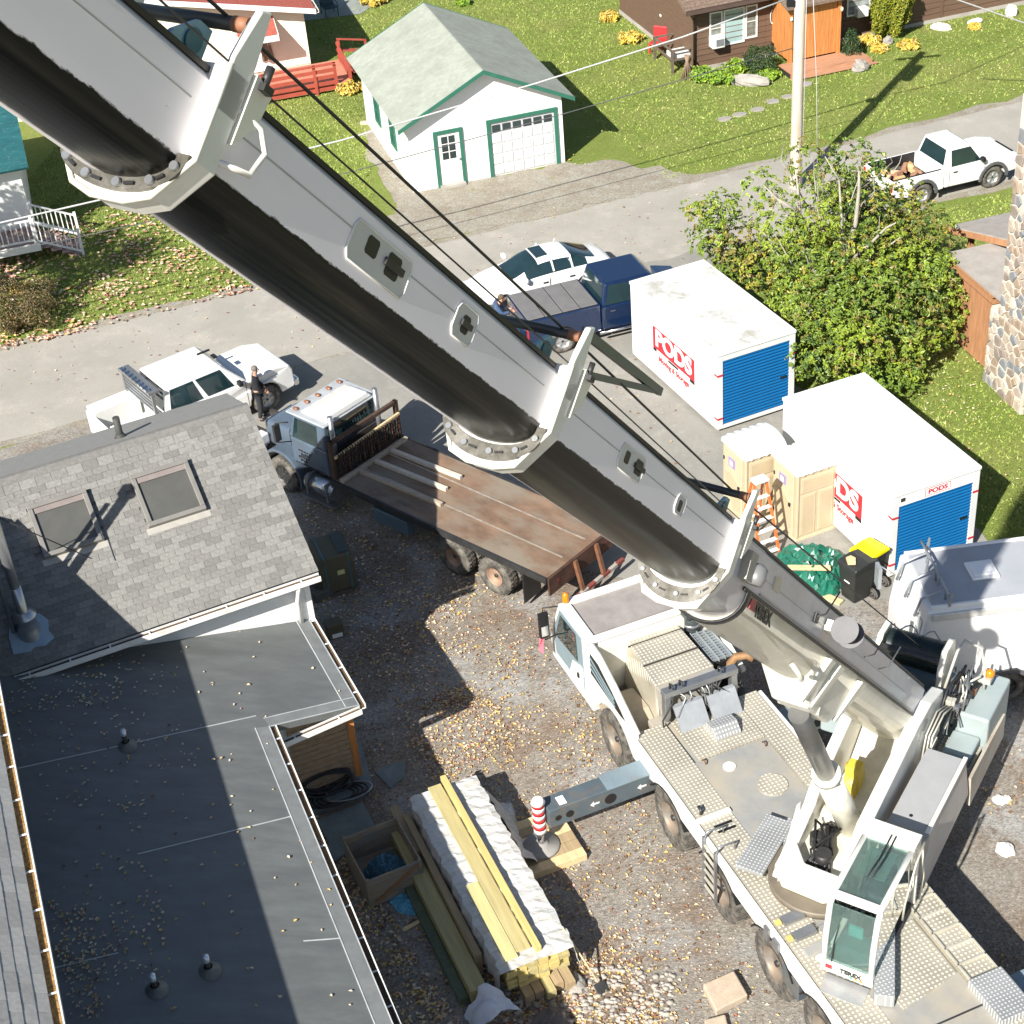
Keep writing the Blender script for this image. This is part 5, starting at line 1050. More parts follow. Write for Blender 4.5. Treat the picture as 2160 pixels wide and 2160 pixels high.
# --- carrier deck
b = MB(); b.box(-5.4, 5.3, -1.0, .85, .75, DZ-.06); cp('chassis', b, DGREY, bevel=.02)
for x0, x1 in ((2.25, 5.0), (-.95, 2.235), (-5.4, -.965)):
    cp('walkway_plate', MB().box(x0, x1, .62, YL-.03, DZ-.05, DZ), TREAD); cp('walkway_plate', MB().box(x0, x1, YR+.03, -1.0, DZ-.05, DZ), TREAD)
cp('deck_plate', MB().box(-.9, 3.7, -.99, .61, DZ-.06, DZ-.012), DGREY); cp('deck_plate', MB().box(-5.4, -.915, -.99, .61, DZ-.06, DZ-.008), DGREY)
cp('manhole_cover', MB().cyl((2.48, -.45, DZ-.012), (2.48, -.45, DZ+.012), .3, n=28, smooth=False), TREAD); cp('manhole_cover', MB().cyl((1.5, -.1, DZ-.012), (1.5, -.1, DZ+.01), .16, n=20, smooth=False), TREAD); cp('manhole_cover', MB().cyl((3.3, .05, DZ-.012), (3.3, .05, DZ+.008), .13, n=20, smooth=False), CRC)
for x, y in ((3.6, .45), (3.5, -.85), (1.2, .5)): cp('lifting_eye', MB().tube([(x+.06*math.cos(a), y, DZ+.03+.06*math.sin(a)) for a in [R(30*i) for i in range(7)]], .015, 6), RUST)
cp('front_deck_plate', MB().box(3.72, 4.95, -.99, .5, DZ-.05, DZ+.02), TREAD, bevel=.01)
hp = MB(); hp.prism([(4.0, DZ+.02), (4.55, DZ+.02), (4.45, DZ+.2), (4.2, DZ+.24), (4.02, DZ+.1)], -.62, -.05, 'y'); cp('tread_hump', hp, TREADG, bevel=.01)
# side rails with wheel arches, white
WX = [5.95, 3.4, 1.35, -.65, -2.35]; WRR = .69
def rail_side(s, yout):
    n = 9; top = [(-5.4, DZ+.02), (4.95, DZ+.02)]; bot = []
    for x in WX[1:]:
        bot += [(x+.78*math.cos(R(a)), .75+.62*math.sin(R(a))) for a in (50, 70, 90, 110, 130)]
    pr = top+[(4.95, 1.1), (4.3, 1.1)]+bot+[(-3.2, 1.2), (-5.4, 1.2)]
    b = MB(); b.prism(pr, yout-.07 if s > 0 else yout, yout if s > 0 else yout+.07, 'y'); o = cp('side_rail', b, CRW, bevel=.015)
    for x in WX[1:]:
        o_ = [(x+.82*math.cos(R(a)), .72+.72*math.sin(R(a))) for a in range(25, 156, 13)]; i_ = [(x+.78*math.cos(R(a)), .72+.69*math.sin(R(a))) for a in range(155, 24, -13)]
        MB().prism(o_+i_, (yout-.4) if s > 0 else yout-.015, yout+.015 if s > 0 else yout+.4, 'y').build('mudguard', BLACK, crane)
rail_side(1, YL+.06); rail_side(-1, YR-.06)
CRIM = mat('crane_rim', (.2, .185, .165), .5, .3, var=.2, dirt=(.3, .2, .12), damt=.4); TYR = RUBBER
for x in WX+[-4.1]:
    wheel(crane, x, YL-.2, WRR, .46, 1, CRIM, .54, 0, deep=.08); wheel(crane, x, YR+.2, WRR, .46, -1, CRIM, .54, 0, deep=.08)
    cp('axle', MB().cyl((x, YR+.3, WRR), (x, YL-.3, WRR), .13, n=10), DARKSTEEL)
# panels and small gear on the left walkway
for x in (-.55, -.95, -1.35): cp('wheel_chock', MB().hexa([(x-.12, .7, DZ), (x+.12, .7, DZ), (x+.12, 1.15, DZ), (x-.12, 1.15, DZ), (x-.1, .72, DZ+.09), (x+.08, .72, DZ+.09), (x+.08, 1.13, DZ+.05), (x-.1, 1.13, DZ+.05)]), STEEL if x > -1.2 else DGREY)
for x in (-.55, -.95): cp('latch', MB().box(x-.05, x+.05, 1.16, 1.26, DZ, DZ+.05), mat('ochre_latch', (.55, .45, .15), .5))
for x in (2.0, 1.85): cp('deck_slot', MB().box(x-.03, x+.03, .72, 1.1, DZ+.001, DZ+.006), BLACK)
cp('walkway_step', MB().box(2.2, 2.3, .62, YL, DZ, DZ+.05), CRC)
cp('tie_down', MB().tube([(2.42, 1.16, DZ), (2.42, 1.16, DZ+.1), (2.52, 1.16, DZ+.12)], .035, 8), DARKSTEEL)
# ladder on the left side
lb = MB()
for x in (1.35, 1.8): lb.box(x-.025, x+.025, YL+.08, YL+.13, .35, DZ+.1); lb.tube([(x, YL+.1, DZ+.05), (x, YL+.02, DZ+.2), (x, YL-.3, DZ+.18), (x, YL-.32, DZ)], .02, 6)
lad = cp('ladder', lb, STEEL)
for i in range(6): MB().box(1.375, 1.775, YL+.085, YL+.125, .42+i*.22, .45+i*.22).build('rung', PALEPIPE, lad)
cp('hydraulic_tank', MB().box(-1.55, -1.0, YL-.2, YL+.05, .7, 1.15), OUTR, bevel=.02)
bk = MB(); bk.box(-.6, -.45, YL+.065, YL+.12, 1.32, 1.62); bk.box(-.95, -.75, YL+.065, YL+.12, 1.35, 1.6); cp('tool_bracket', bk, STEEL)
# rear half of the deck
cp('rear_tread', MB().prism([(-1.55, -.95), (-2.85, -.95), (-3.1, .28), (-2.55, .32), (-1.5, -.2)], DZ-.008, DZ+.022), TREAD, bevel=.008)
cp('rear_walk', MB().box(-3.1, -.4, -1.56, -1.05, DZ, DZ+.04), TREAD); cp('rear_box', MB().box(-4.1, -3.15, -1.62, -.95, DZ-.1, DZ+.16), TREADG, bevel=.02)
gr = MB()
for i in range(7): gr.box(-.5-i*.38, -.47-i*.38, -1.6, -1.02, DZ+.04, DZ+.085)
gr.box(-3.1, -.4, -1.6, -1.57, DZ+.04, DZ+.085); gr.box(-3.1, -.4, -1.05, -1.02, DZ+.04, DZ+.085); cp('walk_frame', gr, PALEPIPE)
rb = MB(); rb.bar((-.35, -1.15, DZ+.16), (-2.9, .55, DZ+.16), .34, .28); cp('long_tread_box', rb, TREADG, bevel=.01)
cp('seam_strip', MB().box(-4.5, -4.47, -.95, .6, DZ-.006, DZ+.004), DARKSTEEL); cp('seam_strip', MB().box(-3.6, -3.57, -.95, .6, DZ-.006, DZ+.004), DARKSTEEL)
# --- driver's cab at the front
side = [(9.15, .62), (9.2, 1.15), (9.0, 1.7), (8.62, 2.5), (8.4, 2.58), (7.0, 2.55), (7.0, .62)]
b = MB(); b.prism(side, YR+.03, YL, 'y'); cabn = cp('cab', b, CRW, bevel=.05, seg=3)
MB().box(7.2, 8.33, YR+.25, YL-.22, 2.57, 2.6).build('roof_panel', mat('grey_brown_roof', (.27, .245, .23), .6, var=.1, dirt=(.33, .3, .27), damt=.3), cabn)
for y in (YL-.18, YR+.06): MB().prism([(8.4, 2.57), (8.45, 2.67), (6.95, 2.64), (6.95, 2.55)], y, y+.14, 'y').build('roof_side_beam', CRW, cabn, bevel=.03)
MB().box(8.32, 8.5, YR+.2, YL-.17, 2.57, 2.68).build('roof_front_beam', CRW, cabn, bevel=.03); MB().box(6.95, 7.12, YR+.2, YL-.17, 2.56, 2.65).build('roof_rear_beam', CRW, cabn, bevel=.02)
MB().pane((9.1, YR+.1, 1.35), (9.1, YL-.1, 1.35), (8.66, YL-.15, 2.42), (8.66, YR+.15, 2.42), 0, 1, .05, .98, off=.03, n=(1, 0, .4)).build('windscreen', GLASS, cabn)
GBL = mat('door_grey_blue', (.2, .27, .3), .4, var=.06)
q = [(7.35, 1.0), (8.85, .95), (8.93, 1.55), (8.5, 2.4), (7.4, 2.42)]
dr = MB(); dr.prism(q, YL+.001, YL+.022, 'y'); door = cp('cab_door', dr, GBL)
MB().prism([(7.62, 1.62), (8.8, 1.5), (8.45, 2.3), (7.66, 2.34)], YL+.023, YL+.035, 'y').build('window', GLASS, door); MB().prism([(7.36, 1.0), (8.1, 1.0), (7.9, 1.45), (7.5, 1.6), (7.36, 1.6)], YL+.0225, YL+.04, 'y').build('swoosh_panel', CRW, door, bevel=.01); MB().box(7.55, 7.62, YL+.04, YL+.07, 1.2, 1.32).build('handle', BLACK, door)
st = MB(); st.tube([(8.05+.2*math.cos(R(a)), YL-.35+.2*math.sin(R(a)), 1.85+.1*math.cos(R(a))) for a in range(0, 361, 30)], .02, 5); cp('steering_wheel', st, BLACK)
# swoosh side panel with louvres sweeping down behind the cab
sw = [(7.02, 2.56), (6.6, 2.5), (5.9, 2.24), (5.2, 1.9), (4.82, 1.72), (4.82, 1.3)]
ar = [(5.95+.84*math.cos(R(a)), .75+.72*math.sin(R(a))) for a in range(28, 153, 12)][::-1]
pr = [(7.02, 2.56), (6.6, 2.5), (5.9, 2.24), (5.2, 1.9), (4.82, 1.72), (4.82, 1.05), (5.1, 1.0)]+ar[1:]+[(6.9, .95), (7.02, .95)]
b = MB(); b.prism(pr, YL-.05, YL, 'y'); swp = cp('side_panel', b, CRW, bevel=.012)
MB().prism([(7.0, 2.3), (6.6, 2.3), (5.95, 2.04), (5.35, 1.72), (5.6, 1.68), (7.0, 1.75)], YL+.001, YL+.006, 'y').build('louvre_opening', BLACK, swp)
for i in range(3): MB().bar((7.0, YL+.012, 2.2-i*.14), (5.85-i*.02, YL+.012, 1.92-i*.09), .02, .035).build('louvre', GBL, swp)
MB().tube([(7.0, YL-.03, 2.56), (6.6, YL-.03, 2.5), (5.9, YL-.03, 2.25), (5.2, YL-.03, 1.91), (4.85, YL-.03, 1.74)], .075, 8).build('swoosh_edge', CRW, swp)
ml = MB(); ml.box(4.9, 7.0, YL-.7, YL-.052, .95, 1.0); ml.prism([(7.0, 1.0), (6.4, 1.52), (5.7, 1.55), (5.1, 1.2), (5.0, 1.0)], YL-.7, YL-.06, 'y'); cp('wheel_housing', ml, mat('dusty_tan', (.36, .31, .23), .8, var=.1))
cp('cab_rear_wall', MB().hexa([(6.9, YR+.1, 1.2), (6.97, YR+.1, 1.2), (6.97, YL-.06, 1.2), (6.9, YL-.06, 1.2), (6.9, YR+.1, 2.5), (6.97, YR+.1, 2.5), (6.97, YL-.06, 2.5), (6.9, YL-.06, 2.5)]), CRC)
# beacon, mirror and ribbon
cp('beacon', MB().lathe([(.07, 2.68), (.075, 2.72), (.07, 2.86), (.04, 2.92), (0, 2.93)], 14, T(8.38, YL-.1, 0)), AMBER)
mr = MB(); mr.tube([(8.62, YL, 2.42), (8.75, YL+.3, 2.4), (8.72, YL+.34, 2.2)], .018, 6); mr.tube([(8.75, YL, 1.55), (8.74, YL+.3, 1.5), (8.72, YL+.34, 1.7)], .018, 6); mr.box(8.66, 8.76, YL+.22, YL+.44, 1.62, 2.28); mi_ = cp('mirror', mr, BLACK, bevel=.02)
MB().box(8.652, 8.658, YL+.25, YL+.41, 1.68, 1.95).build('mirror_glass', CHROME, mi_)
rb = MB(); rb.poly([(8.68, YL+.38, 1.62), (8.78, YL+.42, 1.6), (8.8, YL+.46, 1.22), (8.66, YL+.4, 1.18)]); rb.poly([(8.7, YL+.36, 1.62), (8.66, YL+.44, 1.6), (8.72, YL+.5, 1.3)]); cp('ribbon', rb, mat('pink_ribbon', (.85, .16, .22), .6))
# engine cover of tread plate, intake, grating, exhaust
b = MB(); b.hexa([(5.35, -.8, 1.2), (7.05, -.8, 1.2), (7.05, .62, 1.2), (5.35, .62, 1.2), (5.45, -.78, 2.3), (7.0, -.7, 2.36), (7.0, .48, 2.36), (5.45, .58, 2.3)]); eng = cp('engine_cover', b, TREAD, bevel=.02)
MB().box(5.2, 5.449, -.76, .56, 1.75, 2.28).build('engine_end', DGREY, eng, bevel=.02)
for x in (6.05, 6.75): MB().box(x-.006, x+.006, -.74, .55, 2.335, 2.372).build('cover_seam', DARKSTEEL, eng)
cp('air_intake', MB().cyl((6.95, -1.05, 1.6), (6.95, -1.05, 2.55), .2, n=16).box(6.7, 7.2, -1.32, -.8, 2.55, 2.68), mat('dark_intake', (.05, .06, .06), .5), bevel=.02)
cp('intake_band', MB().cyl((6.95, -1.05, 2.2), (6.95, -1.05, 2.3), .21, n=16), STEEL)
g = MB()
for i in range(12): g.box(5.72+i*.085, 5.75+i*.085, -1.35, -.9, 2.12, 2.17)
for j in range(4): g.box(5.7, 6.72, -1.36+j*.15, -1.34+j*.15, 2.1, 2.18)
cp('grating', g, mat('galvanised_grate', (.42, .46, .48), .4, .5)); cp('radiator', MB().box(5.68, 6.75, -1.38, -.88, 1.4, 2.08), BLACK)
cp('frame_strut', MB().bar((6.95, -1.42, 2.5), (5.4, -1.46, 1.9), .1, .1), CRC)
cp('exhaust_pipe', MB().tube([(5.55, -1.2, 1.7), (5.5, -1.2, 2.15), (5.45, -1.3, 2.32), (5.35, -1.5, 2.36), (5.25, -1.6, 2.3)], .09, 10), mat('rusty_pipe', (.3, .17, .08), .7, .3, var=.3))
# boom rest : grey portal behind the engine cover
fr = MB()
for y in (.52, -1.02): fr.box(5.0, 5.16, y-.07, y+.07, DZ, 2.35)
fr.box(4.98, 5.18, -1.1, .6, 2.3, 2.44); fr.bar((5.07, .35, 2.3), (5.07, .5, 2.0), .06); cp('boom_rest', fr, STEEL, bevel=.015)
for x0, x1, y0, y1 in ((4.88, 4.97, -.95, -.3), (4.88, 4.97, -.2, .45)): cp('rest_plate', MB().hexa([(x0-.35, y0, DZ+.03), (x0-.3, y0, DZ+.03), (x0-.3, y1, DZ+.03), (x0-.35, y1, DZ+.03), (x1-.1, y0, DZ+.45), (x1, y0, DZ+.45), (x1, y1, DZ+.45), (x1-.1, y1, DZ+.45)]), mat('grey_panel', (.3, .32, .34), .5, .2))
for i in range(12):
    y = u(-1.0, .55); p0 = (5.1+u(-.1, .1), y, 2.35); cp('hose', MB().tube([p0, (4.95, y+u(-.2, .2), 2.2), (4.85+u(-.15, .1), y+u(-.3, .3), 1.95), (4.9, y+u(-.3, .3), DZ)], .02, 6), HOSE if i % 3 else STEEL)
for y in (.42, .2, -.7): cp('rest_hook', MB().tube([(5.1, y, 2.44), (5.1, y, 2.56), (5.0, y, 2.6), (4.95, y, 2.52)], .025, 6), DARKSTEEL)
# --- outriggers
def outrigger(x, s, reach, full=True):
    y0 = (YL if s > 0 else -YR)-.9; b = MB(); a, c = s*y0, s*reach
    b.hexa([(x-.21, min(a, c), .78), (x+.21, min(a, c), .78), (x+.21, max(a, c), .78), (x-.21, max(a, c), .78), (x-.21, min(a, c), 1.26), (x+.21, min(a, c), 1.26), (x+.21, max(a, c), 1.26), (x-.21, max(a, c), 1.26)])
    o = cp('outrigger_beam', b, OUTR, bevel=.02)
    MB().box(x-.23, x+.23, min(s*(abs(a)), s*(abs(a)+1.9)), max(s*abs(a), s*(abs(a)+1.9)), 1.262, 1.3).build('beam_top_plate', mat('beam_blue_grey', (.22, .29, .33), .45, .2, var=.1, dirt=(.2, .14, .1), damt=.2), o, bevel=.005)
    for yy, r in ((reach-.45, .09), (reach-1.35, .13), (reach-.2, .07)): MB().cyl((x-.215, s*yy, 1.0), (x-.2, s*yy, 1.0), r, n=18, smooth=False).build('beam_hole', BLACK, o)
    for yy in (reach-.9, reach-1.95):
        MB(plane_mtx((x-.212, s*yy, 1.02), (0, s, 0), (-1, 0, 0))).prism([(-.2, -.02), (-.08, -.02), (-.08, -.07), (0, 0), (-.08, .07), (-.08, .02), (-.2, .02)], 0, .004).build('arrow_mark', CLEANWHITE, o)
    MB().box(x-.15, x+.08, s*(reach-.35)-.08, s*(reach-.35)+.08, 1.262, 1.27).build('label_plate', CLEANWHITE, o)
    b = MB(); yj = s*(reach+.14); k = 8
    for i in range(k):
        b.cyl((x-.02, yj, .62+i*.1), (x-.02, yj, .72+i*.1), .13, n=18, mi=i % 2, cap=True)
    b.cyl((x-.02, yj, 1.42), (x-.02, yj, 1.5), .15, .1, n=18, mi=0); jk = b.build('jack_cylinder', [CLEANWHITE, REDPAINT], crane)
    MB().cyl((x-.02, yj, .28), (x-.02, yj, .62), .07, n=14).build('jack_rod', CHROME, jk); MB().lathe([(0, .3), (.12, .3), (.14, .25), (.36, .23), (.38, .19), (0, .19)], 26, T(x-.02, yj, 0)).build('float_pad', mat('dusty_pad', (.28, .27, .25), .7, var=.15), jk)
    return x-.02, yj
OJ = outrigger(4.38, 1, 3.62); outrigger(4.38, -1, 3.9); outrigger(-3.3, -1, 3.9); outrigger(-4.9, 1, 3.6)
# ================= superstructure
sp('slew_ring', MB().cyl((0, 0, DZ-.02), (0, 0, DZ+.14), .95, n=40), mat('grease_ring', (.2, .17, .13), .6, .3))
sp('base_plate', MB().prism([(-4.2, -.75), (-1, -.8), (.3, -.78), (.62, -.5), (.66, .3), (.4, .7), (-1, .75), (-4.2, .75)], DZ+.14, DZ+.3), CRC, bevel=.03)
for y0, y1, z1 in ((.47, .72, 2.95), (-.72, -.5, 2.95)):
    b = MB(); b.prism([(-4.35, DZ+.3), (-4.35, 3.05), (-3.6, 3.3), (-2.9, 3.3), (-.45, z1), (-.1, 2.75), (.15, 2.1), (.3, DZ+.3)] if y0 > 0 else [(-4.35, DZ+.3), (-4.35, 3.05), (-3.6, 3.3), (-2.9, 3.3), (-1.2, 2.75), (-.9, 2.5), (.15, 2.15), (.6, DZ+.3)], y0, y1, 'y'); sp('side_plate', b, CRW, bevel=.03)
# white nose panel curling down in front
b = MB(); b.prism([(-1.15, -.86), (-1.0, -.9), (.2, -.66), (.66, -.4), (.72, .35), (.5, .62), (.3, .5), (.28, -.2), (-.1, -.5)], DZ+.3, DZ+.62); sp('nose_panel', b, CRW, bevel=.05, seg=3)
for i in range(9): sp('hose', MB().tube([(-1.1+u(-.1, .2), u(-.35, .4), DZ+.35), (-.7, u(-.4, .1), DZ+.55+u(0, .2)), (-.2+u(-.2, .2), u(-.4, .3), DZ+.45), (.15, u(-.3, .3), DZ+.35)], .028, 6), HOSE)
sp('hydraulic_motor', MB().cyl((-.1, .0, DZ+.32), (-.1, .0, DZ+.6), .15, n=14), DARKSTEEL); sp('hydraulic_motor', MB().cyl((-.5, -.3, DZ+.3), (-.5, -.3, DZ+.55), .12, n=12), DARKSTEEL)
# boom foot pin and lift cylinder
sp('boom_pin', MB().cyl((-3.25, -.74, 3.05), (-3.25, .74, 3.05), .13, n=16), STEEL)
CB, CT = Vector((-1.25, .13, 1.8)), Vector((1.5, .06, 7.0)); cdv = (CT-CB).normalized()
sp('cylinder_clevis', MB().cyl((-1.25, -.46, 1.98), (-1.25, .46, 1.98), .2, n=16), CRC)
sp('lift_cylinder', MB().cyl(CB, CB+cdv*3.05, .235, n=26).cyl(CB+cdv*3.05, CB+cdv*3.18, .27, .25, n=26), CRC); sp('cylinder_rod', MB().cyl(CB+cdv*3.1, CT, .17, n=22), mat('chrome_rod', (.2, .2, .195), .38, .8, var=.1))
# yellow hook block stowed between the plates
hk = MB(); hk.cyl((-2.1, -.32, 2.15), (-2.1, -.08, 2.15), .3, n=24).box(-2.25, -1.95, -.34, -.06, 1.95, 2.62); hko = sp('hook_block', hk, mat('hook_yellow', (.62, .47, .06), .45, var=.1, dirt=(.3, .25, .1), damt=.25), bevel=.02)
MB().cyl((-2.1, -.36, 2.15), (-2.1, -.345, 2.15), .18, n=18).box(-2.13, -2.07, -.37, -.35, 2.1, 2.6).build('hook_cheek', mat('hook_ochre', (.45, .33, .05), .5), hko)
sp('boom_foot_brace', MB().hexa([(-3.6, -.48, 2.0), (-1.6, -.48, 1.96), (-1.6, .45, 1.96), (-3.6, .45, 2.0), (-3.5, -.48, 2.7), (-2.6, -.48, 2.1), (-2.6, .45, 2.1), (-3.5, .45, 2.7)]), CRC)
# hydraulic box on the left behind the operator's cab
b = MB(); b.hexa([(-3.15, .86, 1.75), (-.62, .86, 1.75), (-.62, 1.72, 1.55), (-3.15, 1.72, 1.75), (-3.08, .86, 2.66), (-.92, .86, 2.66), (-.92, 1.62, 2.66), (-3.08, 1.62, 2.66)]); hx = sp('hood_box', b, mat('hood_side', (.5, .46, .42), .45, var=.06, dirt=(.36, .28, .22), damt=.3), bevel=.02)
MB().box(-3.05, -.95, .88, 1.55, 2.662, 2.69).build('hood_top', mat('hood_grey', (.33, .335, .34), .45, var=.05), hx, bevel=.008); MB().box(-3.1, -.93, 1.56, 1.64, 2.655, 2.72).build('hood_edge', CRW, hx, bevel=.01)
MB().box(-.95, -.6, .84, 1.66, 2.3, 2.72).build('hood_front', DGREY, hx, bevel=.02); MB().cyl((-1.25, 1.2, 2.69), (-1.25, 1.2, 2.7), .035, n=10).build('filler_cap', BLACK, hx)
sp('skirt_panel', MB().hexa([(-5.6, 1.62, 1.15), (-3.25, 1.68, 1.35), (-3.25, 1.74, 1.35), (-5.6, 1.68, 1.15), (-5.6, 1.6, 1.75), (-3.2, 1.66, 2.1), (-3.2, 1.72, 2.1), (-5.6, 1.66, 1.75)]), mat('skirt_cream', (.55, .5, .42), .6, var=.1, dirt=(.36, .28, .2), damt=.35))
# counterweight slabs
CWP = TEALG
for x0, x1, y0, y1, z0, z1 in ((-5.9, -4.5, 1.0, 1.62, 1.2, 2.45), (-4.49, -3.8, .95, 1.5, 1.5, 2.0), (-5.9, -4.9, -1.75, -.9, 1.2, 2.45), (-5.9, -4.9, -.89, .99, 1.2, 2.2), (-4.6, -3.9, -1.6, -.9, 1.4, 2.2)):
    sp('counterweight', MB().box(x0, x1, y0, y1, z0, z1), CWP, bevel=.05)
sp('cw_deck', MB().box(-4.48, -3.3, .8, 1.55, 1.7, 1.75), TREAD)
# main winch with rope
wd = MB(); n = 22; prof = []
for i in range(n): prof += [(.33, -.72+1.12*i/n), (.352, -.72+1.12*(i+.5)/n)]
wd.lathe(prof+[(.33, .4)], 28, T(-5.25, 0, 3.0) @ Matrix.Rotation(-PI/2, 4, 'X')); wn = sp('main_winch', wd, mat('greased_rope', (.018, .03, .028), .35, .3, var=.4, scale=20))
for y in (-.82, .48): MB().prism([(-5.7, 2.55), (-4.75, 2.55), (-4.8, 3.1), (-5.0, 3.42), (-5.5, 3.42)], y-.06, y+.06, 'y').build('winch_cheek', CRC, wn, bevel=.02)
MB().box(-4.85, -4.75, -.76, .42, 2.5, 2.9).build('winch_guard', mat('blue_grey_guard', (.1, .14, .17), .4, .3), wn); MB().cyl((-4.85, -.76, 3.25), (-4.85, .42, 3.25), .06, n=12).build('rope_roller', DARKSTEEL, wn)
wt = MB(); wt.tube([(-5.45+.12*math.sin(i*1.1), -.7+1.1*i/14, 3.36+.02*math.cos(i*2)) for i in range(15)], .016, 5); wt.build('rope_turns', STEEL, wn)
# hoses and valve cluster beside the winch
random.seed(21)
for i in range(26):
    x, y = u(-5.5, -4.3), u(.62, 1.15); z = u(2.3, 2.85)
    sp('hose', MB().tube([(x, y, z), (x+u(-.25, .25), y+u(-.12, .12), z+u(.05, .25)), (x+u(-.3, .4), y+u(-.15, .15), z+u(-.1, .15)), (x+u(0, .7), y+u(-.1, .2), z-u(.1, .4))], u(.016, .03), 6), random.choice([HOSE, HOSE, STEEL, PALEPIPE]))
for i in range(14): 
    x, y, z = u(-5.3, -4.4), u(.65, 1.1), u(2.3, 2.75); sp('valve_block', MB().box(x-.07, x+.07, y-.06, y+.06, z-.06, z+.06), random.choice([DARKSTEEL, STEEL, PALEPIPE, mat('copper_fitting', (.35, .17, .09), .5, .4)]), bevel=.01)
for k in range(5): sp('supply_line', MB().tube([(-4.3, .8+k*.03, 2.7), (-3.8, .78+k*.035, 2.95), (-3.3, .76+k*.03, 2.75), (-3.05, .78+k*.03, 2.2)], .018, 6), HOSE if k % 2 else PALEPIPE)
sp('grab_rail', MB().tube([(-4.75, .62, 2.7), (-5.2, .68, 3.35), (-5.5, .72, 3.42), (-5.55, 1.05, 3.3), (-5.4, 1.2, 2.9), (-5.3, 1.25, 2.5)], .03, 8), PALEPIPE)
bc = Vector((-5.45, 1.3, 2.75)); sp('beacon', MB().lathe([(.07, 0), (.09, .03), (.09, .1), (.05, .15), (0, .16)], 14, Matrix.Translation(bc)), AMBER); sp('beacon_bracket', MB().box(-5.55, -5.3, 1.1, 1.36, 2.62, 2.74), PALEPIPE, bevel=.02)
sp('beacon', MB().lathe([(.07, 0), (.09, .03), (.09, .1), (.05, .15), (0, .16)], 14, T(-5.6, -1.3, 2.45)), AMBER)
# ---- operator's cab
gx0, gx1, gy0, gy1 = -.12, 1.72, .8, 1.74
CABF = CRW
rzb, rzf = 3.42, 3.4
c = MB(); 
P = lambda x, y, z: Vector((x, y, z))
def frame(pts, w): c.tube(pts, w, 8)
for y in (gy0+.05, gy1-.05): frame([P(gx0, y, 1.8), P(gx0, y, rzb), P(gx1-.1, y, rzf), P(gx1+.06, y, 3.25), P(gx1+.2, y, 2.6), P(gx1+.22, y, 1.85)], .055)
c.box(gx0-.05, gx0+.35, gy0, gy1, rzb-.06, rzb+.05); c.bar((gx1-.05, gy0, rzf), (gx1-.05, gy1, rzf), .12, .1); c.box(gx1+.16, gx1+.27, gy0, gy1, 1.8, 2.02); c.box(gx0-.04, gx0+.04, gy0, gy1, 1.8, 2.5)
oc = sp('operator_cab', c, CABF, bevel=0)
MB().box(gx0, gx1+.2, gy0+.04, gy1-.04, 1.74, 1.8).build('cab_floor', DARKSTEEL, oc)
TG = mat('tinted_cab_glass', (.62, .85, .8), .02, var=.05, spec=.6, trans=.92)
MB().box(gx0+.35, gx1-.12, gy0+.09, gy1-.09, rzb-.03, rzb-.015).build('roof_window', TG, oc)
MB().hexa([(gx1+.22, gy0+.09, 2.05), (gx1+.235, gy0+.09, 2.05), (gx1+.235, gy1-.09, 2.05), (gx1+.22, gy1-.09, 2.05), (gx1+.06, gy0+.09, 3.3), (gx1+.075, gy0+.09, 3.3), (gx1+.075, gy1-.09, 3.3), (gx1+.06, gy1-.09, 3.3)]).build('windscreen', TG, oc)
for y in (gy0+.03, gy1-.045): MB().prism([(gx0+.1, 2.3), (gx1+.12, 2.1), (gx1, 3.25), (gx0+.1, 3.32)], y, y+.015, 'y').build('side_window', TG, oc)
MB().box(gx0+.45, gx1-.75, gy0+.2, gy1-.25, rzb-.14, rzb-.1).build('sun_blind', mat('green_grey_blind', (.09, .14, .11), .7), oc)
MB().box(.3, .85, 1.0, 1.5, 2.1, 2.25).build('seat', BLACK, oc, bevel=.05); MB().box(.18, .34, 1.02, 1.48, 2.2, 2.95).build('backrest', BLACK, oc, bevel=.06)
MB().box(1.35, 1.75, .95, 1.6, 1.8, 2.25).build('console', mat('teal_console', (.02, .1, .1), .5), oc, bevel=.03); MB().box(1.45, 1.5, 1.1, 1.35, 2.3, 2.55).build('display', mat('screen_teal', (.05, .35, .32), .2), oc)
for y in (.92, 1.55): MB().box(.5, 1.15, y-.06, y+.06, 2.25, 2.38).build('armrest', BLACK, oc, bevel=.02); MB().cyl((1.05, y, 2.38), (1.1, y, 2.55), .02, n=8).build('joystick', BLACK, oc)
for y in (1.28, 1.36): MB().tube([(gx0+.2, y, rzb+.07), (gx0+.75, y, rzb+.05), (gx0+1.25, y-.05, rzb+.03)], .014, 6).build('wiper', BLACK, oc)
MB().tube([(gx1+.28, gy0+.2, 2.1), (gx1+.25, gy0+.22, 2.55), (gx1+.2, gy0+.28, 3.0)], .012, 6).build('wiper', BLACK, oc)
gb = MB(); gb.tube([(gx0+.1, gy1+.03, 3.3), (gx0+.12, gy1+.1, 3.5), (gx0+.5, gy1+.1, 3.35), (gx0+.9, gy1+.08, 2.7), (gx0+.9, gy1+.06, 2.3)], .02, 6); gb.tube([(gx0+.02, gy1+.04, 3.3), (gx0-.02, gy1+.1, 2.5), (gx0-.02, gy1+.06, 1.9)], .02, 6); gb.build('grab_rail', PALEPIPE, oc)
MB().box(gx1+.24, gx1+.285, gy0+.06, gy1-.06, 1.84, 2.0).build('name_band', CRW, oc)
text_part('lettering', 'TEREX', .13, BLACK, oc, plane_mtx((gx1+.288, (gy0+gy1)/2+.08, 1.95), (0, 1, 0), (1, 0, 0)), bold=.006)
MB().box(gx1+.284, gx1+.29, gy0+.1, gy0+.22, 1.9, 2.0).build('red_badge', REDPAINT, oc)
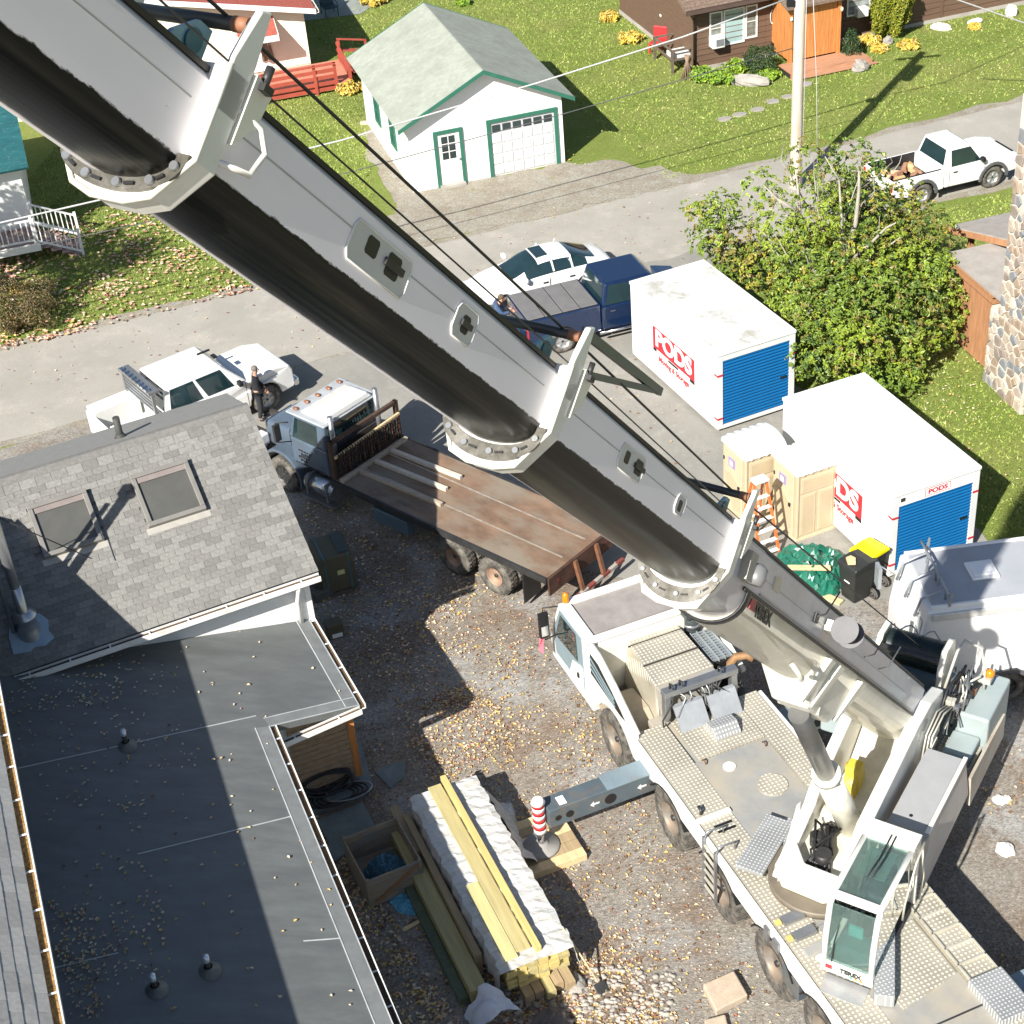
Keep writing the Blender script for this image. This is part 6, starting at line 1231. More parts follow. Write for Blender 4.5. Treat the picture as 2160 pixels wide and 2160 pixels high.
for i, m_ in enumerate((mat('green_dot', (.1, .35, .25), .5), AMBER, AMBER)): MB().cyl((gx1+.284, gy1-.38+i*.09, 1.87), (gx1+.292, gy1-.38+i*.09, 1.87), .03, n=10).build('marker_dot', m_, oc)
MB().cyl((gx1+.2, gy0-.02, 2.05), (gx1+.3, gy0-.02, 2.02), .06, n=12).build('work_lamp', CLEANWHITE, oc)
sp('cab_step_plate', MB().hexa([(gx1+.22, gy0+.1, 1.62), (gx1+.62, gy0+.15, 1.62), (gx1+.62, gy1-.05, 1.62), (gx1+.22, gy1-.05, 1.62), (gx1+.22, gy0+.1, 1.68), (gx1+.62, gy0+.15, 1.66), (gx1+.62, gy1-.05, 1.66), (gx1+.22, gy1-.05, 1.68)]), mat('step_metal', (.45, .46, .46), .4, .5))
sp('step_plate', MB().hexa([(-.95, -1.05, DZ+.16), (.55, -.62, DZ+.16), (.2, -.35, DZ+.16), (-1.0, -.75, DZ+.16), (-.95, -1.05, DZ+.22), (.55, -.62, DZ+.22), (.2, -.35, DZ+.22), (-1.0, -.75, DZ+.22)]), TREADG)
sp('long_step', MB().box(-.9, .55, -1.45, -.9, DZ+.12, DZ+.2), TREADG, bevel=.01)
# ================= the boom (own frame : x along the boom, y to its left, z up)
def section(hw, vt, vb, D, ch=.07):
    n = 14; p = [(hw-ch, vt), (hw, vt-ch), (hw, vb)]+[(hw*math.cos(PI*i/n), vb-D*math.sin(PI*i/n)**.8) for i in range(1, n)]+[(-hw, vb), (-hw, vt-ch), (-hw+ch, vt)]
    return p
def boom_part(name, p, s0, s1, m, parent=None, smooth=False):
    n = len(p); b = MB(); k = max(2, int((s1-s0)/1.5)); vs = []
    for i in range(k+1): vs += [(lerp(s0, s1, i/k), q[0], q[1]) for q in p]
    fs = [(i*n+j, (i+1)*n+j, (i+1)*n+(j+1) % n, i*n+(j+1) % n) for i in range(k) for j in range(n)]
    b.add(vs, fs+[tuple(range(n)), tuple(range(k*n, (k+1)*n))[::-1]], 0, True); o = b.build(name, m, crane, mtx=BM)
    for pl in o.data.polygons:
        if len(pl.vertices) > 4: pl.use_smooth = False
    o.data.set_sharp_from_angle(angle=R(35)) if hasattr(o.data, 'set_sharp_from_angle') else None
    return o
SEC = [(.5, 5.17, 4.58, .5), (.475, 5.2, 4.62, .36), (.45, 5.21, 4.63, .25), (.425, 5.2, 4.62, .21)]
SEND = [(-.05, 12.95), (11.5, 18.65), (17.2, 24.3), (22.9, 34)]
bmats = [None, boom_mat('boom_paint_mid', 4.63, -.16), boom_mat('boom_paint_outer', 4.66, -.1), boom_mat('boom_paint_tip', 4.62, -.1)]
BASEP = mat('boom_base_grey', (.6, .58, .6), .35, var=.05, coat=.3, dirt=(.38, .37, .36), damt=.3, stretch=(.4, 1, 1))
secs = []
for i, (hw, vt, vb, D) in enumerate(SEC):
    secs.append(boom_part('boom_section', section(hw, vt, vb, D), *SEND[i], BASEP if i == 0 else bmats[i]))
# cream lower shell and seam rail of the base section
lo = section(.515, 5.17, 4.52, .53); q = [p for p in lo if p[1] <= 4.521]; n = len(q)
b = MB(); b.add([(s, p[0], p[1]) for s in (-.06, 11.75) for p in q], [(j, n+j, n+j+1, j+1) for j in range(n-1)]+[tuple(range(n)), tuple(range(n, 2*n))], 0, True); shell_ = b.build('lower_shell', CRC, secs[0]); 
MB().box(.0, 12.0, .5, .53, 4.52, 4.57).build('seam_rail', DARKSTEEL, secs[0]); MB().box(.3, 11.3, .502, .515, 4.6, 4.625).build('seam_pipe', STEEL, secs[0])
def arcband(hw, vb, D, s0, s1, m, name, parent):
    n = 16; b = MB(); vs = []
    for s in (s0, s1):
        for k in (1, 1.06): vs += [(s, hw*k*math.cos(PI*i/n), vb-D*k*math.sin(PI*i/n)**.8) for i in range(n+1)]
    N = n+1; fs = []
    for i in range(n): fs += [(N+i, N+i+1, 3*N+i+1, 3*N+i), (i, 2*N+i, 2*N+i+1, i+1), (i, i+1, N+i+1, N+i), (2*N+i, 3*N+i, 3*N+i+1, 2*N+i+1)]
    b.add(vs, fs, 0, True); return b.build(name, m, parent)
arcband(.51, 4.55, .53, 11.7, 11.85, BLACK, 'shell_ring', secs[0])
def collar(i, s, hw, vt, vb, D):
    par = secs[i]; m = CRW; k = .1; w = .2
    outl = [(hw+k, vt+.05), (hw+k, vb-.02), (hw*.72, vb-D-.05), (hw*.3, vb-D-.11), (-hw*.3, vb-D-.11), (-hw*.72, vb-D-.05), (-hw-k, vb-.02), (-hw-k, vt+.05)]; inn = section(hw-.012, vt, vb, D)
    b = MB(); b.prism(outl, s-w, s+.02, 'x'); co = b.build('collar', m, par, bevel=.02)
    # recessed ring with pads and bolts on the front face of the collar
    n = 22; hi = SEC[i+1][0]; di = SEC[i+1][3]; GM = mat('greasy_metal', (.2, .19, .165), .45, .5, var=.3, scale=6, dirt=(.07, .065, .05), damt=.5, dscale=4)
    r_in = [( (hi+.005)*math.cos(PI*j/n), vb-(di+.01)*math.sin(PI*j/n)**.8) for j in range(n+1)]; r_out = [((hw+.07)*math.cos(PI*j/n), vb-(D+.06)*math.sin(PI*j/n)**.85) for j in range(n+1)]
    b = MB(); N = n+1; vs = [(s+.02, *p) for p in r_in]+[(s+.02, *p) for p in r_out]+[(s+.055, *p) for p in r_in]+[(s+.055, *p) for p in r_out]
    fs = []
    for j in range(n): fs += [(2*N+j, 2*N+j+1, 3*N+j+1, 3*N+j), (N+j, 3*N+j, 3*N+j+1, N+j+1), (j, j+1, 2*N+j+1, 2*N+j)]
    b.add(vs, fs); b.build('wear_ring', GM, co)
    for j in range(2, n-1, 2):
        a = Vector((s+.055, (r_in[j][0]+r_out[j][0])/2, (r_in[j][1]+r_out[j][1])/2)); c2 = Vector((s+.055, (r_in[j+1][0]+r_out[j+1][0])/2, (r_in[j+1][1]+r_out[j+1][1])/2))
        if j % 4 == 0: MB().bar(a, a.lerp(c2, 1.2), .02, .045, (1, 0, 0)).build('slot', BLACK, co)
        else: MB().cyl(a, a+Vector((.035, 0, 0)), .03, n=10).build('bolt', STEEL, co)
    # pale lip along the outline
    MB().tube([(s+.03, p[0], p[1]) for p in outl], .022, 6).build('collar_lip', CRC, co)
    # side plates rising above the boom, roller across and sheave
    for y in (hw+k-.03, -hw-k+.03):
        MB().prism([(s-.2, vt-.25), (s+.02, vt-.25), (s+.03, vt+.1), (s-.06, vt+.46), (s-.16, vt+.5), (s-.2, vt+.15)], y-.03, y+.03, 'y').build('sheave_plate', m, co, bevel=.015)
    MB().cyl((s-.09, -hw-k, vt+.36), (s-.09, hw+.02, vt+.36), .048, n=14).build('rope_roller', mat('dark_roller', (.06, .06, .055), .4, .3), co); MB().cyl((s-.09, hw-.1, vt+.36), (s-.09, hw+.03, vt+.36), .052, n=14).build('roller_bush', mat('orange_bush', (.28, .12, .06), .6), co)
    MB().prism([(s-.02, vt+.02), (s+.34, vt+.02), (s+.3, vt+.1), (s+.12, vt+.26), (s-.02, vt+.26)], hw-.22, hw-.18, 'y').build('teal_bracket', mat('teal_bracket', (.2, .36, .4), .45, var=.1), co); MB().cyl((s+.12, hw-.175, vt+.12), (s+.12, hw-.16, vt+.12), .08, n=14).build('sheave', mat('teal_dark', (.05, .14, .16), .5), co)
    MB().hexa([(s-.36, hw+k-.02, vt-.2), (s-.2, hw+k-.02, vt-.38), (s-.2, hw+k+.03, vt-.38), (s-.36, hw+k+.03, vt-.2), (s-.4, hw+k-.02, vt+.05), (s-.2, hw+k-.02, vt+.1), (s-.2, hw+k+.03, vt+.1), (s-.4, hw+k+.03, vt+.05)]).build('rope_guide', CRC, co)
    MB().cyl((s-.3, hw+k+.02, vt+.08), (s-.3, hw+k+.02, vt+.2), .03, n=8).box(s-.34, s-.24, hw+k-.06, hw+k+.08, vt+.02, vt+.07).build('rope_clamp', DARKSTEEL, co)
    return co
c0 = collar(0, 13.0, *SEC[0]); c1 = collar(1, 18.7, *SEC[1]); c2 = collar(2, 24.38, *SEC[2])
# grab handle under the last collar, V strut on the middle one
def boompt(px, py, off):
    left = Vector((-math.sin(R(-123.8)), math.cos(R(-123.8)), 0)); p = Gpl(px, py, CO+left*off, left); W = (Matrix.Translation(CO) @ Matrix.Rotation(CA, 4, 'Z') @ BM).inverted(); return W @ p
h0 = .53
MB().tube([(24.2, h0, 5.06), (23.98, h0+.05, 5.04), (23.86, h0+.06, 4.92), (23.93, h0+.06, 4.74), (24.2, h0, 4.7)], .022, 8).build('grab_handle', CRW, c2)
tip = boompt(1392, 826, .1); a1 = Vector((18.6, .5, 5.62)); a2 = Vector((18.4, .45, 5.28))
MB().bar(a1, tip, .06, .09).bar(a2, tip, .05, .07).build('jib_strut', mat('strut_grey', (.07, .085, .1), .4, .3), c1)
# access plates with openings on the side
def access(i, s0, s1, v0, v1, holes):
    hw = SEC[i][0]; o = MB().prism([(s0+.04, v0), (s1-.04, v0), (s1, v0+.06), (s1, v1-.06), (s1-.04, v1), (s0+.04, v1), (s0, v1-.06), (s0, v0+.06)], hw, hw+.008, 'y').build('access_plate', mat('plate_grey', (.55, .55, .545), .4, var=.05), secs[i])
    MB().tube([(s, hw+.008, v) for s, v in ((s0+.04, v0), (s1-.04, v0), (s1, v0+.06), (s1, v1-.06), (s1-.04, v1), (s0+.04, v1), (s0, v1-.06), (s0, v0+.06))], .009, 5, closed=True).build('weld_bead', CRW, o)
    for (s, v, w, h, plug) in holes:
        MB().prism([(s-w/2, v-h/2+.02), (s-w/2+.02, v-h/2), (s+w/2-.02, v-h/2), (s+w/2, v-h/2+.02), (s+w/2, v+h/2-.02), (s+w/2-.02, v+h/2), (s-w/2+.02, v+h/2), (s-w/2, v+h/2-.02)], hw+.0085, hw+.011, 'y').build('opening', BLACK, o)
        if plug: MB().box(s-w*.7, s+w*.7, hw+.012, hw+.035, v-h*.16, v+h*.16).build('pin_bar', DARKSTEEL, o)
access(2, 21.6, 22.5, 4.76, 5.06, [(22.2, 4.95, .17, .14, 0), (21.86, 4.93, .2, .18, 1)]); access(2, 20.4, 20.78, 4.8, 5.08, [(20.58, 4.94, .13, .15, 1)])
access(1, 16.2, 16.9, 4.78, 5.04, [(16.7, 4.93, .13, .13, 0), (16.34, 4.92, .2, .16, 1)]); access(1, 14.75, 15.05, 4.78, 5.0, [(14.9, 4.88, .11, .13, 0)])
for i, (s0, s1, v) in ((1, (13.2, 18.4, 4.93)), (2, (18.9, 24.1, 4.97)), (3, (24.5, 33, 4.97)), (0, (1.5, 12.4, 4.82))): MB().box(s0, s1, SEC[i][0]-.002, SEC[i][0]+.004, v-.006, v+.006).build('weld_line', mat('weld_grey', (.42, .42, .41), .5), secs[i])
for i in range(4):     # long cables along the upper left corner of the boom
    s0, s1 = SEND[i]; MB().box(max(s0, 0) if i == 0 else SEND[i-1][1]+.1, s1-.25, SEC[i][0]-.05, SEC[i][0]-.028, SEC[i][1]-.02, SEC[i][1]+.02).build('corner_cable', BLACK, secs[i])
text_part('lettering', 'TEREX', .26, BLACK, secs[0], plane_mtx((10.95, .523, 4.4), (-1, -.0, 0), (0, 1, .12)), sx=1.05, bold=.012)
MB().box(11.38, 11.6, .515, .53, 4.36, 4.5).build('red_badge', mat('badge_red', (.35, .05, .06), .5), secs[0])
MB().prism([(10.55, 4.78), (10.85, 4.78), (10.9, 4.95), (10.6, 4.98)], .5, .515, 'y').build('cream_patch', mat('patch_cream', (.62, .54, .42), .6), secs[0])
MB().prism([(12.1, 4.62), (12.35, 4.62), (12.42, 4.98), (12.15, 4.98)], .5, .62, 'y').build('drum_bracket', DGREY, secs[0]); MB().lathe([(0, -.13), (.1, -.13), (.13, -.04), (.12, .1), (.05, .15), (0, .15)], 14, T(12.0, .62, 4.75)).build('lock_unit', mat('lock_grey', (.2, .2, .2), .4, .2), secs[0])
# small cable reel on the side
rl = MB(); rl.lathe([(.14, -.18), (.14, .18)], 20, T(7.75, .82, 4.86) @ Matrix.Rotation(PI/2, 4, 'Z') @ Matrix.Rotation(PI/2, 4, 'X')); ro = rl.build('cable_reel', HOSE, secs[0])
for dx in (-.19, .19): MB().lathe([(0, 0), (.21, 0), (.21, .015), (0, .015)], 24, T(7.75+dx, .82, 4.86) @ Matrix.Rotation(PI/2, 4, 'Y'), smooth=False).build('reel_flange', mat('reel_grey', (.12, .12, .125), .5, .2), ro)
MB().cyl((7.35, .82, 4.86), (7.55, .82, 4.86), .09, n=14).cyl((7.2, .82, 4.86), (7.36, .82, 4.86), .07, n=12).build('reel_motor', DARKSTEEL, ro); MB().box(7.55, 7.95, .5, .62, 4.78, 4.95).build('reel_bracket', PALEPIPE, ro)
for s in (5.1, 8.55, 3.9): MB().tube([(s, .5, 4.85), (s-.1, .62, 4.95), (s-.3, .66, 5.35)], .012, 6).build('rod', STEEL if s < 5 else DARKSTEEL, secs[0])
MB().box(8.4, 8.6, .5, .53, 4.78, 4.92).build('side_bracket', DARKSTEEL, secs[0])
# lift cylinder bracket under the belly
bk = MB(); bk.hexa([(5.3, -.3, 3.62), (6.7, -.3, 3.66), (6.7, .32, 3.66), (5.3, .32, 3.62), (4.5, -.5, 4.4), (7.9, -.5, 4.36), (7.9, .5, 4.36), (4.5, .5, 4.4)]); bk.build('cylinder_bracket', CRC, secs[0], bevel=.04)
for s in (5.0, 6.6, 7.2): MB().hexa([(s, .3, 3.7), (s+.1, .3, 3.7), (s+.1, .36, 3.7), (s, .36, 3.7), (s-.15, .45, 4.45), (s+.15, .45, 4.45), (s+.15, .62, 4.45), (s-.15, .62, 4.45)]).build('bracket_rib', CRC, secs[0], bevel=.01)
MB().cyl((6.1, -.34, 3.74), (6.1, .36, 3.74), .1, n=16).build('bracket_pin', CRC, secs[0])
MB().tube([(8.6, .4, 4.1), (8.5, .52, 4.0), (8.2, .5, 3.95), (7.9, .42, 4.0)], .04, 8).build('bracket_tube', CRC, secs[0])
# hoist rope from the winch, along the boom top past the rollers
rp = [Vector((-5.0, .0, 3.36))]; W = Matrix.Rotation(-R(48), 4, 'Y')
for s, v in ((13.0-.1, 5.55), (18.7-.1, 5.6), (24.38-.1, 5.6), (33.5, 5.5)): rp.append(W @ Vector((s, .3, v)))
sp('hoist_rope', MB().tube(rp, .013, 6), HOSE)
sp('boom_light_cable', MB().tube([W @ Vector((s, .52, v)) for s, v in ((13.0-.3, 5.22), (18.7-.25, 5.27), (24.38-.25, 5.27), (33, 5.3))], .008, 5), HOSE)
# ------------------------------------------------------------ yard objects
PODW = mat('container_white', (.8, .8, .77), .45, var=.02, dirt=(.6, .57, .5), damt=.12, dscale=1.3)
PODROOF = mat('weathered_container_roof', (.56, .57, .56), .6, var=.08, scale=1.2, dirt=(.3, .28, .22), damt=.3, dscale=1.1, sharp=.1)
PODBLUE = mat('roller_blue', (.004, .1, .27), .5, var=.06, spec=.25); SIGNRED = mat('sign_red', (.48, .022, .035), .5, var=.03); FRAMEG = mat('container_frame', (.62, .63, .62), .45, var=.05)
def pod(loc, yaw, L, W, H, label, roofm, header):
    t = thing('storage_container', label, 'container', loc, yaw, 'storage containers')
    MB().box(-L/2, L/2-.04, -W/2, W/2, .12, H-.1).build('body', PODW, t, bevel=.01)
    MB().box(-L/2-.03, L/2+.03, -W/2-.03, W/2+.03, H-.12, H-.02).build('roof_lid', PODW, t, bevel=.03)
    r = MB(); n, k = 14, 8; vs = [(-L/2+.04+(L-.08)*i/n, -W/2+.04+(W-.08)*j/k, H-.018+(.035*math.sin(PI*i/n)*math.sin(PI*j/k) if False else u(-.006, .008))) for i in range(n+1) for j in range(k+1)]
    r.add(vs, [(i*(k+1)+j, (i+1)*(k+1)+j, (i+1)*(k+1)+j+1, i*(k+1)+j+1) for i in range(n) for j in range(k)], 0, True); r.build('roof_skin', roofm, t)
    for x in (-L/2+.2, L/2-.3):
        for y in (-W/2+.2, W/2-.2): MB().box(x-.12, x+.12, y-.08, y+.08, 0, .12).build('foot', DARKSTEEL, t)
    x = L/2-.04; d = .17; hb = .3 if header else .17
    for y0, y1 in ((-W/2, -W/2+d), (W/2-d, W/2)): MB().box(x, x+.05, y0, y1, .12, H-.12).build('door_post', FRAMEG, t, bevel=.006)
    MB().box(x, x+.045, -W/2+d, W/2-d, H-.12-hb, H-.12).build('door_header', FRAMEG if not header else PODW, t); MB().box(x, x+.05, -W/2+d, W/2-d, .12, .22).build('door_sill', FRAMEG, t)
    z0, z1 = .22, H-.12-hb; n = 21; dr = MB().box(x-.03, x+.004, -W/2+d, W/2-d, z0, z1).build('roller_door', PODBLUE, t)
    b = MB(); hh = (z1-z0)/n; b.prism([(x+.002, 0), (x+.002, hh*.99), (x+.01, hh*.92), (x+.036, hh*.66), (x+.036, hh*.36), (x+.01, hh*.08)], -W/2+d+.01, W/2-d-.01, 'y'); me = mesh(b, 'slat', PODBLUE)
    for i in range(n): inst('slat', me, dr, Matrix.Translation((0, 0, z0+hh*i)))
    MB().box(x+.036, x+.06, W/2-d-.3, W/2-d-.1, z0+.9, z0+.96).build('latch', CHROME, dr)
    for z in (.42, H-.75):
        for y, s in ((-W/2, 1), (W/2, -1)):
            b = MB(); b.box(x+.051, x+.055, min(y, y+s*.17), max(y, y+s*.17), z, z+.06); b.box(x-.12, x+.05, min(y-s*.004, y), max(y-s*.004, y), z, z+.06); b.build('red_marker', SIGNRED, t)
    # sign on the left side
    sx0, sx1 = -L/2+L*.27, -L/2+L*.75; sz0, sz1 = H*.40, H*.67; y = -W/2
    sg = MB().box(sx0, sx1, y-.012, y, sz0, sz1).build('sign', SIGNRED, t); M = plane_mtx(((sx0+sx1)/2, y-.013, (sz0+sz1)/2+.01), (1, 0, 0), (0, -1, 0))
    text_part('lettering', 'PODS', .72, CLEANWHITE, sg, M, ext=.004, sx=1.13, bold=.03)
    MB().box(sx0, sx0+.18, y-.012, y, sz0-.1, sz0-.01).build('sign_bar', BLACK, sg); MB().box((sx0+sx1)/2-.3, (sx0+sx1)/2+.25, y-.012, y, sz0-.09, sz0-.03).build('sign_bar', BLACK, sg); MB().box(sx1-.25, sx1, y-.012, y, sz0-.1, sz0-.01).build('sign_bar', BLACK, sg)
    text_part('lettering', 'Moving & Storage', .24, SIGNRED, sg, plane_mtx(((sx0+sx1)/2, y-.008, sz0-.26), (1, 0, 0), (0, -1, 0)), ext=.003, bold=.006)
    if header:
        MB().box(x+.045, x+.05, -.33, .37, H-.37, H-.16).build('header_sign', SIGNRED, t); MB().box(x+.048, x+.052, -.315, .355, H-.355, H-.175).build('header_sign_field', CLEANWHITE, t)
        text_part('lettering', 'PODS', .17, SIGNRED, t, plane_mtx((x+.054, .02, H-.265), (0, 1, 0), (1, 0, 0)), ext=.003, sx=1.25, bold=.006); MB().box(x+.045, x+.055, -W/2+.2, -W/2+.32, H-.3, H-.2).build('vent', DARKSTEEL, t)
    return t
pod((6.034, 40.809, 0), -1.189, 4.88, 2.44, 2.54, 'white storage container with a stained dented roof, a red PODS sign in full view', PODROOF, False)
pod((9.1, 33.779, 0), -1.217, 4.92, 2.40, 2.54, 'white storage container with a clean roof and PODS header, behind the portable toilets', PODW, True)

TAN = mat('tan_plastic', (.47, .385, .25), .5, var=.05); TANL = mat('tan_plastic_light', (.53, .44, .3), .5, var=.05); RIBW = mat('white_plastic', (.62, .64, .63), .4, var=.03)
def potty(loc, yaw, label):
    t = thing('portable_toilet', label, 'portable toilet', loc, yaw, 'portable toilets'); L, W, H = 1.1, 1.14, 1.96
    MB().box(-L, 0, 0, W, .06, H).build('body', TAN, t, bevel=.03); MB().box(-L-.03, .03, -.03, W+.03, 0, .08).build('base', TANL, t, bevel=.01)
    n = 12; arc = [(-L/2+(L/2+.04)*math.cos(PI*i/n), H+.3*math.sin(PI*i/n)**.8) for i in range(n+1)]
    b = MB(); b.prism(arc, -.04, W+.04, 'y', smooth=False); rf = b.build('roof', RIBW, t, bevel=.02)
    for k in range(5):
        y = .12+k*.22; b = MB(); a2 = [(-L/2+(L/2+.055)*math.cos(PI*i/n), H+.02+.3*math.sin(PI*i/n)**.8) for i in range(n+1)]; b.prism(a2+[(p[0]*.98-.01, p[1]-.03) for p in a2[::-1]], y, y+.06, 'y'); b.build('roof_rib', RIBW, rf)
    d = MB().box(-L+.12, -.12, -.03, .0, .12, H-.04).build('door', TANL, t, bevel=.015)
    MB().prism([(-L+.18, 1.2), (-L+.5, 1.25), (-.2, 1.0), (-.2, .3), (-L+.6, .2), (-L+.3, .7)], -.04, -.031, 'y').build('door_panel', TAN, d); MB().box(-L+.35, -.45, -.042, -.03, 1.45, 1.72).build('door_sign', mat('violet_sign', (.3, .24, .42), .5), d); MB().box(-L+.42, -.55, -.046, -.04, 1.5, 1.64).build('sign_field', CLEANWHITE, d)
    MB().box(-.3, -.22, -.06, -.03, .95, 1.05).build('latch', BLACK, d)
    for z in (.4, 1.5): MB().box(-L+.1, -L+.15, -.045, -.03, z, z+.1).build('hinge', BLACK, d)
    for (y0, y1, z0, z1) in ((.1, W-.1, 1.42, H-.1), (.1, W/2-.04, .16, 1.36), (W/2+.04, W-.1, .16, 1.36)):
        MB().box(-.0, .018, y0, y1, z0, z1).build('side_panel', TANL, t, bevel=.012); MB().box(.018, .026, y0+.06, y1-.06, z0+.06, z1-.06).build('inset_panel', TAN, t, bevel=.006)
    MB().box(-.02, .022, .0, .05, .1, H).build('corner_trim', TANL, t, bevel=.01); return t
potty((6.963, 32.905, 0), -1.191, 'tan portable toilet with a white roof standing nearer the green tarp')
p = G(1573, 974, 1.96); potty((p.x, p.y, 0), -1.191, 'tan portable toilet with a white roof directly below the first blue roller door')
# orange stepladder
p = G(1612, 1012, 2.1); LADO = mat('ladder_orange', (.62, .15, .035), .45, var=.08); ld = thing('stepladder', 'orange fibreglass stepladder open between the two portable toilets', 'ladder', (p.x-.1, p.y+.05, 0), R(-68))
for y in (-.1, .1):
    MB().bar((.02, y*1.6, 2.05), (.48, y*3.0, 0), .07, .05, (0, 1, 0)).build('front_rail', LADO, ld); MB().bar((-.1, y*1.6, 2.0), (-.55, y*2.8, 0), .06, .04, (0, 1, 0)).build('rear_rail', LADO, ld)
for i in range(6): t_ = (i+.6)/7; MB().box(.48-.46*t_-.05, .48-.46*t_+.05, -.3+.14*t_, .3-.14*t_, 2.05*t_-.015, 2.05*t_+.015).build('step', CLEANWHITE, ld); MB().box(-.55+.45*t_-.02, -.55+.45*t_+.02, -.28+.12*t_, .28-.12*t_, 2.0*t_-.015, 2.0*t_+.015).build('brace', CLEANWHITE, ld)
MB().box(-.14, .14, -.2, .2, 2.04, 2.12).build('top_cap', mat('ladder_cap', (.6, .63, .6), .4), ld, bevel=.02)
# wheelie bins
def bin_(loc, rz, lidm, lab, lidopen=0):
    t = thing('wheelie_bin', lab, 'bin', loc, rz, 'wheelie bins by the step van'); BB = mat('bin_black', (.022, .024, .023), .5, var=.15)
    b = MB(); b.hexa([(-.22, -.24, .06), (.22, -.24, .06), (.22, .26, .06), (-.22, .26, .06), (-.29, -.32, 1.02), (.29, -.32, 1.02), (.29, .36, 1.02), (-.29, .36, 1.02)]); b.build('body', BB, t, bevel=.03)
    MB().box(-.31, .31, -.34, .38, .98, 1.04).build('rim', BB, t, bevel=.015)
    b = MB(); b.prism([(-.34, 1.04), (-.3, 1.12), (.1, 1.16), (.4, 1.12), (.42, 1.04)], -.32, .32, 'x'); l = b.build('lid', lidm, t, bevel=.03)
    for x in (-.27, .27): wheel(t, x, .3, .13, .06, 1 if x > 0 else -1, DARKSTEEL, .5, 0)
    MB().cyl((-.25, .42, .98), (.25, .42, .98), .02, n=8).build('handle', BB, t); MB().box(-.09, .09, -.29, -.262, .6, .64).build('label', CLEANWHITE, t); return t
YELID = mat('lid_yellow', (.85, .72, .0), .4, var=.03)
p = G(1795, 1268); bin_((p.x+.12, p.y+.12, 0), R(-60), mat('bin_black', (.022, .024, .023), .5, var=.15), 'black wheelie bin with a dark lid carrying a tan offcut, beside the green tarp')
q = G(1832, 1158, 1.12); bin_((q.x, q.y, 0), R(-55), YELID, 'black wheelie bin with a bright yellow lid by the second storage container')
o = G(1796, 1178, 1.2); tag(MB().prism([(-.1, -.13), (.08, -.15), (.12, .05), (.03, .16), (-.1, .1)], 1.15, 1.22).build('wood_offcut', LUMBER, loc=(o.x-.02, o.y-.05, 0), bevel=.01), 'tan wood offcut lying on the dark bin lid', 'offcut')
# green tarp heap, plank on it
def heap(name, c, rx, ry, h, m, label, cat, seed, n=26, rough=.5, rz=0., z=.02):
    rs = np.random.RandomState(seed); b = MB(); g = rs.rand(n+1, n+1); g2 = rs.rand(7, 7); vs = []
    for i in range(n+1):
        for j in range(n+1):
            a, c_ = -1+2*i/n, -1+2*j/n; d = math.hypot(a, c_); k = max(0, 1-d*d)**.6; gi = g2[int(i*6/n), int(j*6/n)]
            vs.append((a*rx*(1+.1*math.sin(5*c_)), c_*ry*(1+.12*math.cos(4*a)), max(0, h*k*(.55+.5*gi)+rough*.16*h*(g[i, j]-.5)*(k > 0))+.005))
    fs = [(i*(n+1)+j, (i+1)*(n+1)+j, (i+1)*(n+1)+j+1, i*(n+1)+j+1) for i in range(n) for j in range(n) if math.hypot(-1+2*(i+.5)/n, -1+2*(j+.5)/n) < 1.02]
    b.add(vs, fs, 0, False); return tag(b.build(name, m, loc=(c[0], c[1], z), rotz=rz), label, cat)
GTARP = mat('green_tarp', (.015, .13, .085), .28, var=.3, scale=4, coat=.4)
a, c = G(1690, 1160, .2), G(1715, 1235, .2); heap('tarp', ((a.x+c.x)/2, (a.y+c.y)/2), 1.05, .95, .55, GTARP, 'crumpled glossy green tarp heap beside the black bin', 'tarp', 3, rough=1.6, rz=.3)
tag(MB().bar(G(1662, 1197, .55), G(1752, 1198, .5), .16, .05).build('plank', LUMBER, bevel=.005), 'pale new plank weighing down the green tarp', 'plank')
tag(MB().bar(G(1735, 1255, .06), G(1775, 1272, .06), .2, .06).build('wood_block', LUMBER, bevel=.005), 'short pale board on the ground at the foot of the dark bin', 'board')
b = MB(); p = G(1800, 1128); b.ell((0, 0, .38), .22, .2, .42, 14, 10, jit=.12); tag(b.build('plastic_bag', mat('clear_plastic', (.75, .78, .74), .25, var=.05, trans=.45), loc=(p.x-.05, p.y-.05, 0)), 'translucent plastic bag leaning on the second container wall', 'bag')

# package on a pallet behind the grey house
p = G(693, 1180); KR = mat('olive_cardboard', (.1, .085, .05), .7, var=.12); pk = thing('wrapped_crate', 'large dark wrapped carton strapped on a pallet beside the shingled house', 'carton', (-4.52, 32.95, 0), R(18))
MB().box(-.43, .43, -.5, .5, .13, 1.18).build('carton', KR, pk, bevel=.03)
for x in (-.3, .3): MB().box(x-.02, x+.02, -.507, .507, .12, 1.187).build('strap', mat('teal_strap', (.06, .14, .15), .4), pk)
MB().box(.1, .36, -.4, .42, 1.19, 1.215).build('flap', mat('dark_cardboard', (.06, .07, .065), .7), pk); MB().box(-.02, .16, -.51, -.5, .62, .75).build('label', mat('yellow_label', (.6, .6, .25), .6), pk)
for y in (-.46, 0, .46): MB().box(-.47, .47, y-.05, y+.05, 0, .1).build('pallet_bearer', OLDW, pk)
for i in range(5): MB().box(-.46+i*.2, -.34+i*.2, -.52, .52, .1, .125).build('pallet_slat', OLDW, pk)
p = G(708, 1340); cb = thing('cardboard_box', 'small dark cardboard box with a white label under the white gutter corner', 'box', (p.x, p.y, 0), R(15)); MB().box(-.2, .2, -.16, .16, 0, .42).build('carton', KR, cb, bevel=.01); MB().box(-.1, .15, -.165, -.16, .05, .17).build('label', CLEANWHITE, cb)
